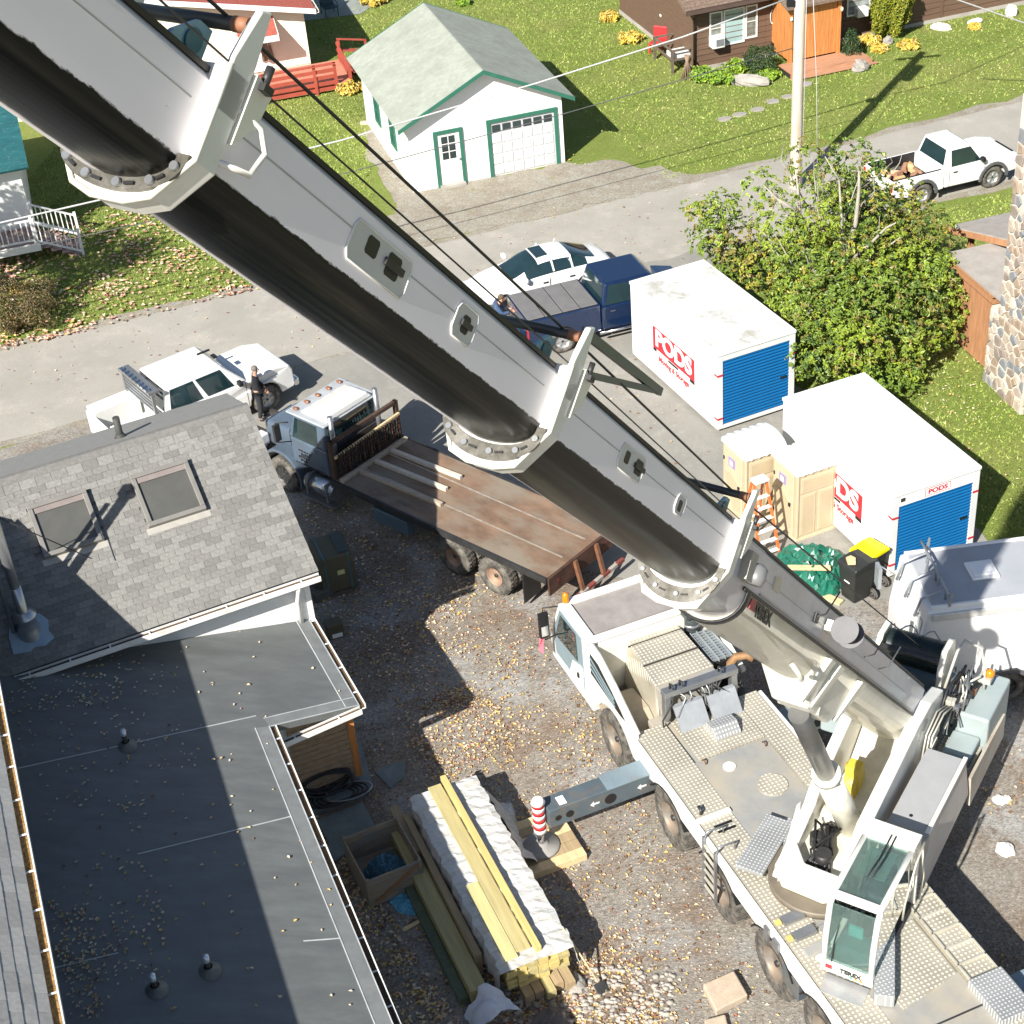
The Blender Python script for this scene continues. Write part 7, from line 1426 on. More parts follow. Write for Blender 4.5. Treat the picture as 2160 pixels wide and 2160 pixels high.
p = G(680, 1255); oc_ = thing('machine_part', 'dusty grey machine casting behind the downspout of the shingled house', 'machinery', (p.x, p.y, 0), R(30)); GC = mat('dusty_casting', (.1, .1, .085), .8, var=.2)
MB().box(-.3, .3, -.25, .25, 0, .3).build('base', GC, oc_, bevel=.05); MB().cyl((0, 0, .3), (.05, .05, .75), .18, .1, n=12).build('column', GC, oc_); MB().box(.1, .5, -.15, .1, .25, .38).build('tray', GC, oc_, bevel=.02)

# lumber bundle
LA = R(-70.3); lo_ = Vector((-1.12, 22.35, 0)); WRAP = mat('white_wrap', (.56, .56, .54), .5, var=.08, bump=1, bscale=5, dirt=(.36, .33, .26), damt=.3, dscale=3, stretch=(3, 1, 1))
YL1 = mat('yellow_pine', (.55, .44, .17), .7, var=.15, scale=2, stretch=(.4, 6, 6)); YL2 = mat('green_treated_pine', (.5, .47, .22), .7, var=.15, scale=2, stretch=(.4, 6, 6)); YL3 = mat('olive_pine', (.42, .36, .17), .75, var=.2, scale=2, stretch=(.4, 6, 6)); PINE2 = mat('brown_pine', (.35, .26, .15), .8, var=.2, scale=2, stretch=(.4, 6, 6))
t = thing('lumber_bundle', 'bundle of treated lumber under crinkled white wrap in the middle of the yard', 'lumber', lo_, LA)
# boards in the bundle, their ends toward the camera
k = 0
for r in range(5):
    for c in range(6): MB().box(-2.3, 2.45+u(-.06, .05), -.62+c*.21, -.62+c*.21+.2, .3+r*.1, .39+r*.1).build('board', random.choice([YL1, YL1, YL3]), t); k += 1
for x in (-1.6, 0, 1.7): MB().box(x-.05, x+.05, -.7, .75, .0, .1).build('bearer', PINE2, t)
for c in range(5): MB().box(-2.2, 2.75+u(-.1, .1), -.4+c*.2, -.22+c*.2, .1, .29).build('lower_board', random.choice([YL3, PINE2]), t)
n, kk = 46, 22; b = MB(); vs = []; rs = np.random.RandomState(4)
cr = rs.rand(n+1, kk+1)
for i in range(n+1):
    x = -2.45+4.95*i/n
    for j in range(kk+1):
        v = -1.35+2.7*j/kk; s = 1 if v > 0 else -1; a = abs(v)
        if a < .72: y, z = v, .87
        else: dd = a-.72; y, z = s*(.735+.1*dd*(1+.5*math.sin(x*3+s))), .87-dd*.98
        wr = .016*math.sin(11*x+2.3*v+1.5*math.sin(3*v))+.01*math.sin(23*x-4*v)+.03*(cr[i, j]-.5)
        vs.append((x, y+wr*.6*(a > .7)*2, z+wr*(a <= .72)+.0))
b.add(vs, [(i*(kk+1)+j, (i+1)*(kk+1)+j, (i+1)*(kk+1)+j+1, i*(kk+1)+j+1) for i in range(n) for j in range(kk)], 0, False); b.build('wrap', WRAP, t)
b = MB(); vs = []
for i in range(11):
    for j in range(9):
        a, c = i/10, j/8; vs.append((2.45+.45*a+u(-.03, .03), -1.05-.45*c+.5*a*(1-c)+u(-.03, .03), .75-.68*max(a*.7, c)**1.2+.07*math.sin(9*c+5*a)))
b.add(vs, [(i*9+j, (i+1)*9+j, (i+1)*9+j+1, i*9+j+1) for i in range(10) for j in range(8)], 0, True); b.build('loose_flap', mat('wrap_blue_white', (.6, .62, .68), .35, var=.05, bump=.4, bscale=9), t)
b = MB(); vs = []
for i in range(13):
    for j in range(9):
        a, c = i/12, j/8; vs.append((-2.2+2.0*a+u(-.05, .05), .8+.5*c+u(-.04, .04), .62*(1-c)**1.5+.1*math.sin(11*a+7*c)*c+.05))
b.add(vs, [(i*9+j, (i+1)*9+j, (i+1)*9+j+1, i*9+j+1) for i in range(12) for j in range(8)], 0, False); b.build('loose_flap', WRAP, t)
def lboard(name, x0, x1, y0, y1, z0, z1, m, lab, dy=0.):
    M = Matrix.Translation(lo_) @ Matrix.Rotation(LA, 4, 'Z'); b = MB(); b.hexa([(x0, y0, z0), (x1, y0+dy, z0), (x1, y1+dy, z0), (x0, y1, z0), (x0, y0, z1), (x1, y0+dy, z1), (x1, y1+dy, z1), (x0, y1, z1)]); return tag(b.build(name, m, bevel=.006, mtx=M), lab, 'board', 'boards on the lumber bundle')
lboard('board', -2.5, 2.2, -.3, -.02, .885, .925, YL3, 'wide olive board lying flat along the middle of the white wrap'); lboard('board', -2.6, 2.35, .02, .14, .885, 1.02, YL1, 'yellow board set on edge, casting a narrow shadow on the wrap'); lboard('board', .3, 2.3, -.56, -.31, .887, .93, YL2, 'short pale green board at the near left end of the wrap')
for i, (x0, x1, y0, y1, z0, z1, m, lab) in enumerate(((-2.4, 2.3, -1.3, -.98, .1, .45, YL3, 'thick olive timber on the ground along the left of the wrapped bundle'), (-2.7, -1.3, -1.12, -.92, .451, .55, PINE2, 'short brown board on top of the thick timber at its far end'), (-2.3, 1.7, -.96, -.82, .1, .62, PINE2, 'brown timber standing between the olive timber and the wrap'), (-1.9, 2.2, -1.5, -1.32, .05, .22, mat('dark_green_timber', (.1, .13, .08), .8, var=.2), 'dark greenish timber lowest on the left of the bundle'))):
    lboard('timber', x0, x1, y0, y1, z0, z1, m, lab)
# open crate
t = thing('open_crate', 'open weathered crate with blue plastic sheeting inside, left of the lumber', 'crate', (-3.2, 23.15, 0), R(22)); CRT = mat('crate_wood', (.3, .22, .14), .8, var=.3, scale=2, stretch=(1, 5, 5), dirt=(.2, .22, .22), damt=.35)
for i in range(4):
    z0, z1 = .06+i*.185, .06+i*.185+.178
    MB().box(-.56, .56, -.66, -.63, z0, z1).build('board', CRT, t); MB().box(-.56, .56, .63, .66, z0, z1).build('board', CRT, t); MB().box(-.59, -.56, -.66, .66, z0, z1).build('board', CRT, t); MB().box(.56, .59, -.66, .66, z0, z1).build('board', CRT, t)
MB().box(-.56, .56, -.63, .63, .06, .09).build('floor', CRT, t); MB().bar((-.45, -.675, .15), (.5, -.675, .72), .08, .025, (0, 1, 0)).build('brace', mat('brace_brown', (.3, .15, .07), .8), t)
for x in (-.55, .55):
    for y in (-.68, .62): MB().box(x-.03, x+.03, y, y+.06, .02, .83).build('corner_post', CRT, t)
h = heap('plastic_sheet', (-3.15, 23.1), .45, .42, .42, mat('blue_plastic', (.1, .22, .3), .3, var=.35, scale=5), 'crumpled blue plastic sheeting heaped inside the open crate', 'sheeting', 9, rough=2.2, z=.1)
p = G(870, 1905); heap('plastic_sheet', (p.x, p.y), .42, .3, .16, mat('bright_blue_plastic', (.1, .35, .5), .4, var=.3, scale=6), 'scrap of bright blue plastic on the ground below the open crate', 'sheeting', 12, rough=2)
tag(MB().cyl(G(850, 1962, .05), G(925, 1922, .07), .045, .035, n=9).build('pole_offcut', LUMBER), 'pale stick lying on shaded ground left of the lumber', 'stick')
# slabs, stones, coil of cable, shovel
def slab(name, pts, h, m, lab, cat, z=.02, bev=.015):
    P = [G(*q, h) for q in pts]; return tag(MB().prism([(p.x, p.y) for p in P], z, h).build(name, m, bevel=bev), lab, cat)
slab('stone_slab', [(790, 1628), (826, 1608), (855, 1606), (852, 1640), (822, 1661)], .06, BLUEGREY, 'loose five sided blue slate slab lying on the dark gravel', 'slab')
slab('stone_slab', [(668, 1730), (765, 1690), (790, 1740), (792, 1760), (700, 1818), (690, 1770)], .09, BLUEGREY, 'large blue grey paving slab beside the open crate', 'slab'); slab('stone_slab', [(752, 1540), (788, 1660), (766, 1668), (735, 1560)], .12, BLUEGREY, 'long narrow slate slab leaning along the plank wall corner', 'slab')
TANST = mat('tan_sandstone', (.46, .37, .28), .85, var=.12, scale=5, bump=.3, bscale=25)
slab('stone_block', [(1482, 2075), (1548, 2046), (1578, 2098), (1510, 2132)], .2, TANST, 'flat tan sandstone block beside the front crane wheels at the bottom', 'stone', bev=.03); slab('stone_block', [(1485, 2150), (1530, 2138), (1545, 2200), (1495, 2200)], .15, TANST, 'tan sandstone block cut off by the bottom edge', 'stone', bev=.03)
def rock(c, rx, ry, rz, m, lab, seed, cat='rock', group=None):
    rs = np.random.RandomState(seed); b = MB(); nu, nv = 14, 9
    for i in range(nv+1):
        for j in range(nu):
            tt = PI*i/nv; a = 2*PI*j/nu; k = 1+.13*rs.randn()*(0 < i < nv)*.7; b.v.append((rx*k*math.sin(tt)*math.cos(a), ry*k*math.sin(tt)*math.sin(a), rz*k*math.cos(tt)))
    b.f = [(i*nu+j, (i+1)*nu+j, (i+1)*nu+(j+1) % nu, i*nu+(j+1) % nu) for i in range(nv) for j in range(nu)]; b.m = [0]*len(b.f); b.sm = [False]*len(b.f)
    return tag(b.build('rock', m, loc=(c[0], c[1], rz*.45), rotz=seed), lab, cat, group)
DRK = mat('dark_boulder', (.13, .11, .1), .9, var=.25, bump=.4, bscale=14); GRK = mat('grey_boulder', (.3, .28, .25), .9, var=.2, bump=.4, bscale=14); WRK = mat('white_rock', (.68, .67, .63), .85, var=.1, bump=.3)
rock(G(1160, 2175), .42, .36, .22, DRK, 'dark rounded boulder at the bottom edge below the lumber bundle', 1); rock(G(1215, 2080), .24, .2, .13, GRK, 'grey flat boulder half lit at the near end of the lumber bundle', 2)
rock(G(2120, 1795), .2, .17, .1, WRK, 'pale rounded stone on the brown ground right of the crane', 5); rock(G(2110, 1690), .17, .13, .08, WRK, 'larger of two pale stones close together right of the crane counterweight', 6); rock(G(2123, 1688), .1, .1, .07, WRK, 'smaller of two pale stones close together right of the crane counterweight', 7)
rs = np.random.RandomState(8); b = MB()
for i in range(420):
    x, y = rs.uniform(1050, 1420), rs.uniform(2040, 2160); p = G(x, y); r = rs.uniform(.03, .08); b.ell((p.x, p.y, r*.3), r, r*.8, r*.6, 6, 4, jit=.1)
for i in range(500):
    x, y = rs.uniform(1320, 1620), rs.uniform(1640, 2150); p = G(x, y); r = rs.uniform(.015, .04); b.ell((p.x, p.y, r*.3), r, r*.8, r*.6, 5, 4, jit=.1)
b.build('pebbles', mat('pebble', (.36, .33, .29), .9, var=.4, scale=2), kind='stuff')
sv = thing('shovel', 'long handled shovel leaning at the near right end of the lumber bundle', 'shovel', (0, 0, 0)); MB().cyl(G(1187, 1957, .9), G(1262, 2072, .12), .018, n=8).build('handle', LUMBER, sv); a = G(1262, 2072, .12); c = G(1275, 2095, .03); MB().bar(a, c, .24, .02).build('blade', DARKSTEEL, sv, bevel=.01)
p = G(690, 1668, .25); cc = thing('cable_coil', 'black cable coil leaning on the plank wall of the recess', 'cable', (p.x, p.y+.1, .24), R(15))
for i in range(7): r = .48+u(-.05, .06); tl = u(.3, .9); MB().tube([(r*math.cos(a)*1.1, -.08*i*.5+u(-.01, .01)-r*.35*(1+math.sin(a))*.0+.12-.3*(1-math.sin(a))*.5*tl, .1+r*.8*(1+math.sin(a))*.5) for a in [2*PI*k/28 for k in range(28)]], .022, 6, closed=True).build('cable_loop', HOSE, cc)
for i in range(5): MB().tube([(.5*math.cos(a)+.1*i, -.35+.25*math.sin(a), .03+.01*i) for a in [2*PI*k/20 for k in range(20)]], .02, 6, closed=True).build('cable_loop', HOSE if i < 4 else STEEL, cc)
# timber cribbing under the outrigger pad
M0 = Matrix.Translation(CO) @ Matrix.Rotation(CA, 4, 'Z')
for i in range(5): q = M0 @ Vector((OJ[0]-.5+i*.25, OJ[1], .1)); tag(MB().box(-.115, .115, -.72, .72, -.085, .085).build('cribbing_timber', random.choice([LUMBER, PINE2, LUMBER]), mtx=Matrix.Translation(q) @ Matrix.Rotation(CA, 4, 'Z'), bevel=.008), ['cribbing timber under the outrigger pad, nearest the front crane wheel', 'cribbing timber under the outrigger pad, second from the front crane wheel', 'middle cribbing timber directly under the outrigger pad', 'cribbing timber under the outrigger pad, second from the camera side', 'cribbing timber under the outrigger pad, nearest the camera'][4-i], 'timber', 'cribbing under the outrigger')
for i, y in enumerate((-.45, .5)): q = M0 @ Vector((OJ[0]+.75, OJ[1]+y*.7-.2, .07)); tag(MB().box(-.13, .13, -.35, .35, -.06, .06).build('timber_block', LUMBER, mtx=Matrix.Translation(q) @ Matrix.Rotation(CA+u(-.2, .2), 4, 'Z'), bevel=.01), 'loose pale timber block beside the outrigger pad, '+('nearer the crane' if y < 0 else 'nearer the lumber bundle'), 'timber')

# ------------------------------------------------------------ people
SKIN = mat('skin', (.48, .27, .19), .55, var=.05); NAVY = mat('navy_jacket', (.012, .013, .018), .8, var=.15); JEANS = mat('dark_trousers', (.02, .022, .03), .85, var=.15); HAIRG = mat('grey_hair', (.16, .14, .12), .8, var=.2); SHIRTB = mat('blue_shirt', (.05, .09, .18), .8, var=.15); TANJ = mat('tan_trousers', (.2, .17, .13), .85)
def skin_obj(name, V, E, Rr, m, parent, sub=1):
    me = bpy.data.meshes.new(name); me.from_pydata([tuple(v) for v in V], E, []); me.materials.append(m); o = bpy.data.objects.new(name, me); COL.objects.link(o); o.parent = parent
    s = o.modifiers.new('skin', 'SKIN'); s.use_smooth_shade = True; o.modifiers.new('sub', 'SUBSURF').render_levels = sub
    for i, r in enumerate(Rr): me.skin_vertices[0].data[i].radius = (r, r) if not isinstance(r, tuple) else r
    me.skin_vertices[0].data[0].use_root = True; return o
def person(label, loc, rz, J, top, bottom, hair, scale=1.):
    """J : joints pelvis, chest, neck, head, and per side shoulder, elbow, wrist, hip, knee, ankle, toe"""
    t = thing('person', label, 'person', loc, rz); V = []; E = []; Rr = []; ix = {}
    def add(k, p, r, par=None): ix[k] = len(V); V.append(Vector(p)*scale); Rr.append(r if not isinstance(r, tuple) else r); E.append((ix[par], ix[k])) if par else None
    add('pel', J['pel'], (.15, .11)); add('ch', J['ch'], (.17, .11), 'pel'); add('nk', J['nk'], .055, 'ch'); add('hd0', Vector(J['hd'])-Vector((0, 0, .05)), (.075, .085), 'nk'); add('hd', Vector(J['hd'])+Vector((0, 0, .06)), (.078, .095), 'hd0')
    for s in 'lr':
        add('sh'+s, J['sh'+s], .07, 'ch'); add('el'+s, J['el'+s], .045, 'sh'+s); add('wr'+s, J['wr'+s], .03, 'el'+s); d = (Vector(J['wr'+s])-Vector(J['el'+s])).normalized(); add('ha'+s, Vector(J['wr'+s])+d*.08, (.035, .02), 'wr'+s)
        add('hi'+s, J['hi'+s], .095, 'pel'); add('kn'+s, J['kn'+s], .062, 'hi'+s); add('an'+s, J['an'+s], .045, 'kn'+s); add('to'+s, J['to'+s], (.045, .03), 'an'+s)
    body = skin_obj('body', V, E, Rr, SKIN, t)
    for s in 'lr':
        w = Vector(J['wr'+s])*scale; d = (w-Vector(J['el'+s])*scale).normalized(); a = d.orthogonal().normalized(); c = d.cross(a); b = MB()
        for f in range(4): o = w+d*.09+a*(-.03+.02*f); L = (.07, .085, .08, .06)[f]; MB().tube([o, o+d*L*.5+c*.01, o+d*L+c*.03], [.0095, .009, .007], 6).build('finger', SKIN, body)
        o = w+d*.03+a*.035; MB().tube([o, o+d*.03+a*.03, o+d*.065+a*.04], [.011, .01, .008], 6).build('thumb', SKIN, body)
    g = lambda ks: [Vector(J[k])*scale for k in ks]
    P = g(['pel', 'ch', 'nk', 'shl', 'ell', 'wrl', 'shr', 'elr', 'wrr']); P[2] = P[1].lerp(P[2], .55)
    skin_obj('jacket', P, [(0, 1), (1, 2), (1, 3), (3, 4), (4, 5), (1, 6), (6, 7), (7, 8)], [(.175, .14), (.2, .14), .08, .095, .068, .05, .095, .068, .05], top, t)
    P = g(['pel', 'hil', 'knl', 'anl', 'hir', 'knr', 'anr']); skin_obj('trousers', P, [(0, 1), (1, 2), (2, 3), (0, 4), (4, 5), (5, 6)], [(.165, .13), .115, .08, .065, .115, .08, .065], bottom, t)
    for s in 'lr': a = Vector(J['an'+s])*scale; c = Vector(J['to'+s])*scale; MB().ell((a+c)/2+Vector((0, 0, -.01)), .1, .06, .055, 10, 6).build('shoe', BLACK, t)
    h = Vector(J['hd'])*scale; MB().ell(h+Vector((-.015, 0, .07)), .1, .092, .095, 12, 8).build('hair', hair, t); MB().ell(h+Vector((.105, 0, .01)), .02, .014, .03, 8, 6).build('nose', SKIN, body)
    for y in (-.03, .03): MB().ell(h+Vector((.088, y, .035)), .012, nu=6, nv=5).build('eye', BLACK, body)
    for y in (-.09, .09): MB().ell(h+Vector((0, y, .01)), .02, .012, .03, 8, 6).build('ear', SKIN, body)
    MB().box(h.x+.082, h.x+.094, -.022+h.y, .022+h.y, h.z-.05, h.z-.042).build('mouth', mat('lips', (.32, .12, .1), .6), body)
    return t
ST_ = dict(pel=(0, 0, .95), ch=(.02, 0, 1.3), nk=(.03, 0, 1.5), hd=(.06, 0, 1.62), shl=(0, .19, 1.42), ell=(.06, .24, 1.14), wrl=(.22, .2, .95), shr=(0, -.19, 1.42), elr=(.03, -.25, 1.13), wrr=(.2, -.18, 1.0), hil=(0, .1, .9), knl=(.05, .12, .5), anl=(0, .12, .09), tol=(.15, .14, .04), hir=(0, -.1, .9), knr=(.02, -.11, .5), anr=(-.05, -.12, .09), tor=(.1, -.14, .04))
p = G(553, 884); person('man with short grey hair and dark jacket standing at the service truck wheel', (p.x, p.y, 0), R(10), ST_, NAVY, JEANS, HAIRG)
J2 = dict(ST_); J2.update(ch=(.18, 0, 1.26), nk=(.3, 0, 1.42), hd=(.38, 0, 1.52), shl=(.2, .19, 1.36), ell=(.35, .22, 1.12), wrl=(.58, .16, 1.1), shr=(.2, -.19, 1.36), elr=(.38, -.2, 1.12), wrr=(.6, -.1, 1.12))
person('man in a blue shirt bending over the tailgate of the navy pickup', (-.1, 44.15, 0), R(-5), J2, SHIRTB, JEANS, mat('brown_cap', (.1, .07, .04), .8))
SIT = dict(pel=(0, 0, .1), ch=(-.06, 0, .45), nk=(-.05, 0, .64), hd=(0, 0, .77), shl=(-.05, .19, .56), ell=(.12, .25, .3), wrl=(.38, .24, .3), shr=(-.05, -.19, .56), elr=(.12, -.25, .3), wrr=(.38, -.26, .28), hil=(.02, .1, .1), knl=(.45, .14, .14), anl=(.55, .14, -.28), tol=(.7, .14, -.3), hir=(.02, -.1, .1), knr=(.45, -.14, .14), anr=(.55, -.14, -.28), tor=(.7, -.14, -.3))
SW = Matrix.Translation(CO) @ Matrix.Rotation(R(-123.8), 4, 'Z'); q = SW @ Vector((.5, 1.26, 2.2)); person('crane operator in a dark shirt seated inside the glass operator cab', q, R(-123.8), SIT, mat('black_shirt', (.02, .02, .022), .8), JEANS, HAIRG)
# ------------------------------------------------------------ trees, shrubs, pole and wires
BARK = mat('pale_bark', (.33, .3, .25), .85, var=.15, scale=6, bump=.3)
def leaves(name, C, N, S, mats, parent, w, fold=.25, kind='stuff'):
    """many small two-sided leaf blades: centres C, outward directions N, sizes S"""
    n = len(C); C = np.asarray(C); N = np.asarray(N); N = N/np.linalg.norm(N, axis=1, keepdims=True)
    r = np.random.normal(size=(n, 3)); A = np.cross(N, r); A /= np.linalg.norm(A, axis=1, keepdims=True); B = np.cross(N, A); S = np.asarray(S)[:, None]
    V = np.stack([C-A*S*.5, C+B*S*.24+N*S*fold*.4, C+A*S*.5-N*S*fold, C-B*S*.24+N*S*fold*.4], 1).reshape(-1, 3); b = np.arange(n)*4
    F = np.stack([b, b+1, b+2, b, b+2, b+3], -1).reshape(-1, 3); me = bpy.data.meshes.new(name); me.from_pydata(V.tolist(), [], F.tolist())
    for m in mats: me.materials.append(m)
    me.polygons.foreach_set('material_index', np.repeat(np.asarray(w), 2).astype(np.int32)); me.update(); return obj(name, me, parent, kind=kind)
def leafmat(name, c, rough=.5, var=.25):
    m = mat(name, c, rough, var=var, scale=.7); b = m.node_tree.nodes['Principled BSDF']; b.inputs['Transmission Weight'].default_value = 0; b.inputs['Subsurface Weight'].default_value = 0
    return m
MG = [leafmat('leaf_bright_green', (.23, .3, .03)), leafmat('leaf_mid_green', (.14, .21, .028)), leafmat('leaf_dark_green', (.075, .13, .028)), leafmat('leaf_bronze', (.22, .18, .05)), leafmat('leaf_gold', (.33, .29, .04))]
tc = Vector((9.75, 43.9, 0)); tree = thing('magnolia_tree', 'broad bushy tree with glossy green and bronze leaves and pale limbs behind the containers', 'tree', tc)
rs = np.random.RandomState(11)
lobes = []
for (px, py, z, r) in [(1520, 440, 3.6, .75), (1480, 445, 3.2, .7), (1600, 400, 4.6, .8), (1700, 340, 5.0, .9), (1790, 330, 4.9, .9), (1760, 390, 4.4, .9), (1840, 350, 4.6, .6), (1650, 470, 4.2, 1.0), (1560, 510, 2.5, 1.0), (1500, 500, 2.8, .8), (1720, 460, 4.2, 1.0), (1830, 440, 4.0, 1.0), (1900, 420, 3.8, .8), (1960, 480, 3.2, .9),
    (1610, 560, 1.9, 1.0), (1550, 560, 1.2, .9), (1700, 560, 3.3, 1.2), (1800, 540, 3.4, 1.1), (1880, 530, 3.2, 1.0), (1950, 560, 2.7, .9), (1680, 640, 1.5, 1.0), (1750, 650, 2.7, 1.2), (1850, 630, 2.7, 1.2), (1930, 640, 2.1, 1.0), (1980, 620, 1.9, .8), (1720, 740, 1.7, 1.0), (1800, 730, 1.8, 1.1), (1890, 720, 1.5, 1.0), (1950, 710, 1.2, .8), (1790, 790, .9, .8), (1850, 800, .8, .8), (1900, 790, .6, .8), (1760, 600, 3.0, 1.1), (1840, 580, 3.0, 1.0), (1780, 690, 2.2, 1.0), (1990, 580, 2.2, .8), (2010, 640, 1.4, .7), (1980, 690, 1.0, .8), (1930, 770, .7, .6), (1690, 715, .7, .7)]:
    p = G(px, py, z); lobes.append((np.array(p)-np.array(tc), r, z))
for k in range(16):
    a = rs.uniform(0, 2*PI); rr = rs.uniform(.5, 2.4); lobes.append((np.array([.5+rr*math.cos(a), 1.0+rr*math.sin(a), rs.uniform(1.2, 3.6)]), rs.uniform(.7, 1.1), 2.5))
CC, NN, SS, WW = [], [], [], []
for c, r, z in lobes:
    # leaf whorls on twigs around the lobe
    r = r*.88; nw = int(215*r*r*(1-.45*np.clip((z-2.6)/2.2, 0, 1))); d = rs.normal(size=(nw, 3)); d /= np.linalg.norm(d, axis=1, keepdims=True); rad = r*rs.uniform(.55, 1.12, nw); q = c+d*rad[:, None]*np.array([1, 1, .85])
    bronze = np.clip((z-2.6)/2.2, 0, 1)
    base = rs.choice(5, p=[.3*(1-bronze)+.08, .35, .17, .12+.3*bronze, .06-.0*bronze+0*z] if True else None) if False else None
    pw = np.array([.34-.2*bronze, .33, .18, .09+.26*bronze, .06]); pw = rs.dirichlet(pw*3.2+.02)
    for i in range(nw):
        if q[i][2] < .12: continue
        k = 9; nd = d[i]*.7+np.array([0, 0, .6])+rs.normal(size=3)*.2; o = rs.normal(size=(k, 3)); o -= np.outer(o@nd, nd)/(nd@nd); o /= np.linalg.norm(o, axis=1, keepdims=True)+1e-6
        s = rs.uniform(.075, .15, k); CC.append(q[i]+o*s[:, None]*.5+rs.normal(size=(k, 3))*.02); NN.append(nd+o*.45+rs.normal(size=(k, 3))*.25); SS.append(s); w0 = rs.choice(5, p=pw); WW.append(np.where(rs.rand(k) < .75, w0, rs.choice(5, k, p=pw)))
leaves('crown', np.concatenate(CC), np.concatenate(NN), np.concatenate(SS), MG, tree, np.concatenate(WW))
tw = MB()
MB().tube([(-.2, -.1, 0), (-.15, -.05, .5), (-.3, 0, 1.1)], [.2, .17, .15], 10).build('trunk', BARK, tree); MB().tube([(.1, .1, 0), (.25, .1, .6), (.3, .15, 1.1)], [.17, .14, .12], 10).build('trunk', BARK, tree)
def limb(pts, r0, r1):
    P = [Vector(G(px, py, z))-tc for px, py, z in pts]; n = len(P); MB().tube(P, [lerp(r0, r1, i/(n-1)) for i in range(n)], 7).build('limb', BARK, tree)
limb([(1745, 720, .4), (1725, 600, 2.0), (1705, 530, 3.0), (1690, 480, 3.9), (1672, 440, 4.6), (1640, 420, 5.0)], .11, .035); limb([(1690, 480, 3.9), (1685, 420, 4.7), (1680, 370, 5.3)], .05, .025); limb([(1705, 530, 3.0), (1665, 465, 4.3), (1630, 400, 4.9)], .05, .02)
limb([(1760, 690, .5), (1765, 600, 2.2), (1790, 520, 3.3), (1805, 470, 4.0), (1812, 400, 5.0), (1812, 360, 5.5)], .12, .03); limb([(1780, 530, 3.2), (1775, 460, 4.2), (1770, 380, 5.1)], .06, .025); limb([(1768, 570, 2.7), (1830, 520, 3.6), (1870, 480, 4.2), (1890, 470, 4.4)], .06, .02); limb([(1770, 580, 2.5), (1830, 550, 3.1), (1900, 500, 3.9)], .05, .02)
for k in range(14):
    a_, b_ = rs.uniform(1560, 1900), rs.uniform(330, 500); zz = 5.2-(b_-330)/130; limb([(1740+(a_-1740)*.45, b_+rs.uniform(60, 130), zz-1.3), (1740+(a_-1740)*.75, b_+rs.uniform(20, 60), zz-.5), (a_, b_, zz+.1), (a_+rs.uniform(-25, 25), b_-rs.uniform(15, 45), zz+.45)], .022, .006)
limb([(1640, 420, 5.0), (1600, 380, 5.3)], .03, .015); limb([(1770, 380, 5.1), (1740, 330, 5.7)], .03, .015)
def shrub(name, c, rx, rz, mats, pw, label, cat, n=2600, s=(.06, .12), seed=1, ry=None, shape=None, z0=0., parts='foliage', blade=False):
    t = thing(name, label, cat, (c[0], c[1], 0)); rs = np.random.RandomState(seed); ry = ry or rx; d = rs.normal(size=(n, 3)); d /= np.linalg.norm(d, axis=1, keepdims=True); rad = rs.uniform(.5, 1.05, n)**.5
    bump = 1+.16*np.sin(d[:, 0]*7+seed)+.14*np.cos(d[:, 1]*8+d[:, 2]*6+seed*2)
    q = d*rad[:, None]*bump[:, None]*np.array([rx, ry, rz]); q[:, 2] += rz*.95+z0
    if shape: k = shape((q[:, 2]-z0)/(2*rz)); q[:, 0] *= k; q[:, 1] *= k
    ok = q[:, 2] > .02; q, d = q[ok], d[ok]; nn = d+np.array([0, 0, .3])+rs.normal(size=d.shape)*.5
    leaves(parts, q, nn, rs.uniform(s[0], s[1], len(q)), mats, t, rs.choice(len(mats), len(q), p=pw)); b = MB()
    for i in range(7): a = 2*PI*i/7; MB().tube([(0, 0, 0), (.35*rx*math.cos(a), .35*ry*math.sin(a), rz*.7), (.75*rx*math.cos(a), .75*ry*math.sin(a), rz*1.35)], [.035, .025, .01], 5).build('stem', mat('shrub_stem', (.15, .11, .07), .9), t)
    return t
BRW = [leafmat('bush_olive', (.15, .12, .04)), leafmat('bush_brown', (.13, .085, .045)), leafmat('bush_tan', (.26, .19, .09)), leafmat('bush_green', (.09, .1, .025))]
p = G(45, 685); shrub('bush', (p.x, p.y), 1.25, .78, BRW, [.35, .25, .2, .2], 'rounded brownish bush on the lawn below the white porch', 'bush', n=9000, s=(.05, .1), seed=3)
DG = [leafmat('evergreen_dark', (.02, .05, .015)), leafmat('evergreen_mid', (.045, .09, .02))]
p = G(1605, 158); shrub('shrub', (p.x, p.y+.3), .72, .55, DG, [.6, .4], 'dark green rounded shrub between the brown house window and the orange porch', 'shrub', n=4000, s=(.05, .09), seed=4); p = G(1795, 122); shrub('shrub', (p.x, p.y), .48, .6, DG, [.8, .2], 'dark pointed evergreen shrub right of the orange porch', 'shrub', n=3000, s=(.05, .09), seed=5, shape=lambda z: np.clip(1.25-.8*z, .2, 1.2))
TH = [leafmat('thuja_yellow', (.24, .26, .02)), leafmat('thuja_green', (.12, .17, .02)), leafmat('thuja_gold', (.32, .32, .035))]
p = G(1877, 80); shrub('thuja', (p.x, p.y+.1), .85, 1.4, TH, [.45, .25, .3], 'egg shaped yellow green thuja standing against the brown house wall', 'conifer', n=15000, s=(.08, .16), seed=6, z0=.12)
YP = [leafmat('hosta_yellow', (.55, .4, .05)), leafmat('hosta_gold', (.6, .47, .12)), leafmat('hosta_tan', (.42, .3, .1))]; LG_ = [leafmat('lime_leaf', (.25, .36, .03)), leafmat('lime_green', (.16, .26, .03)), leafmat('fresh_green', (.1, .2, .03))]
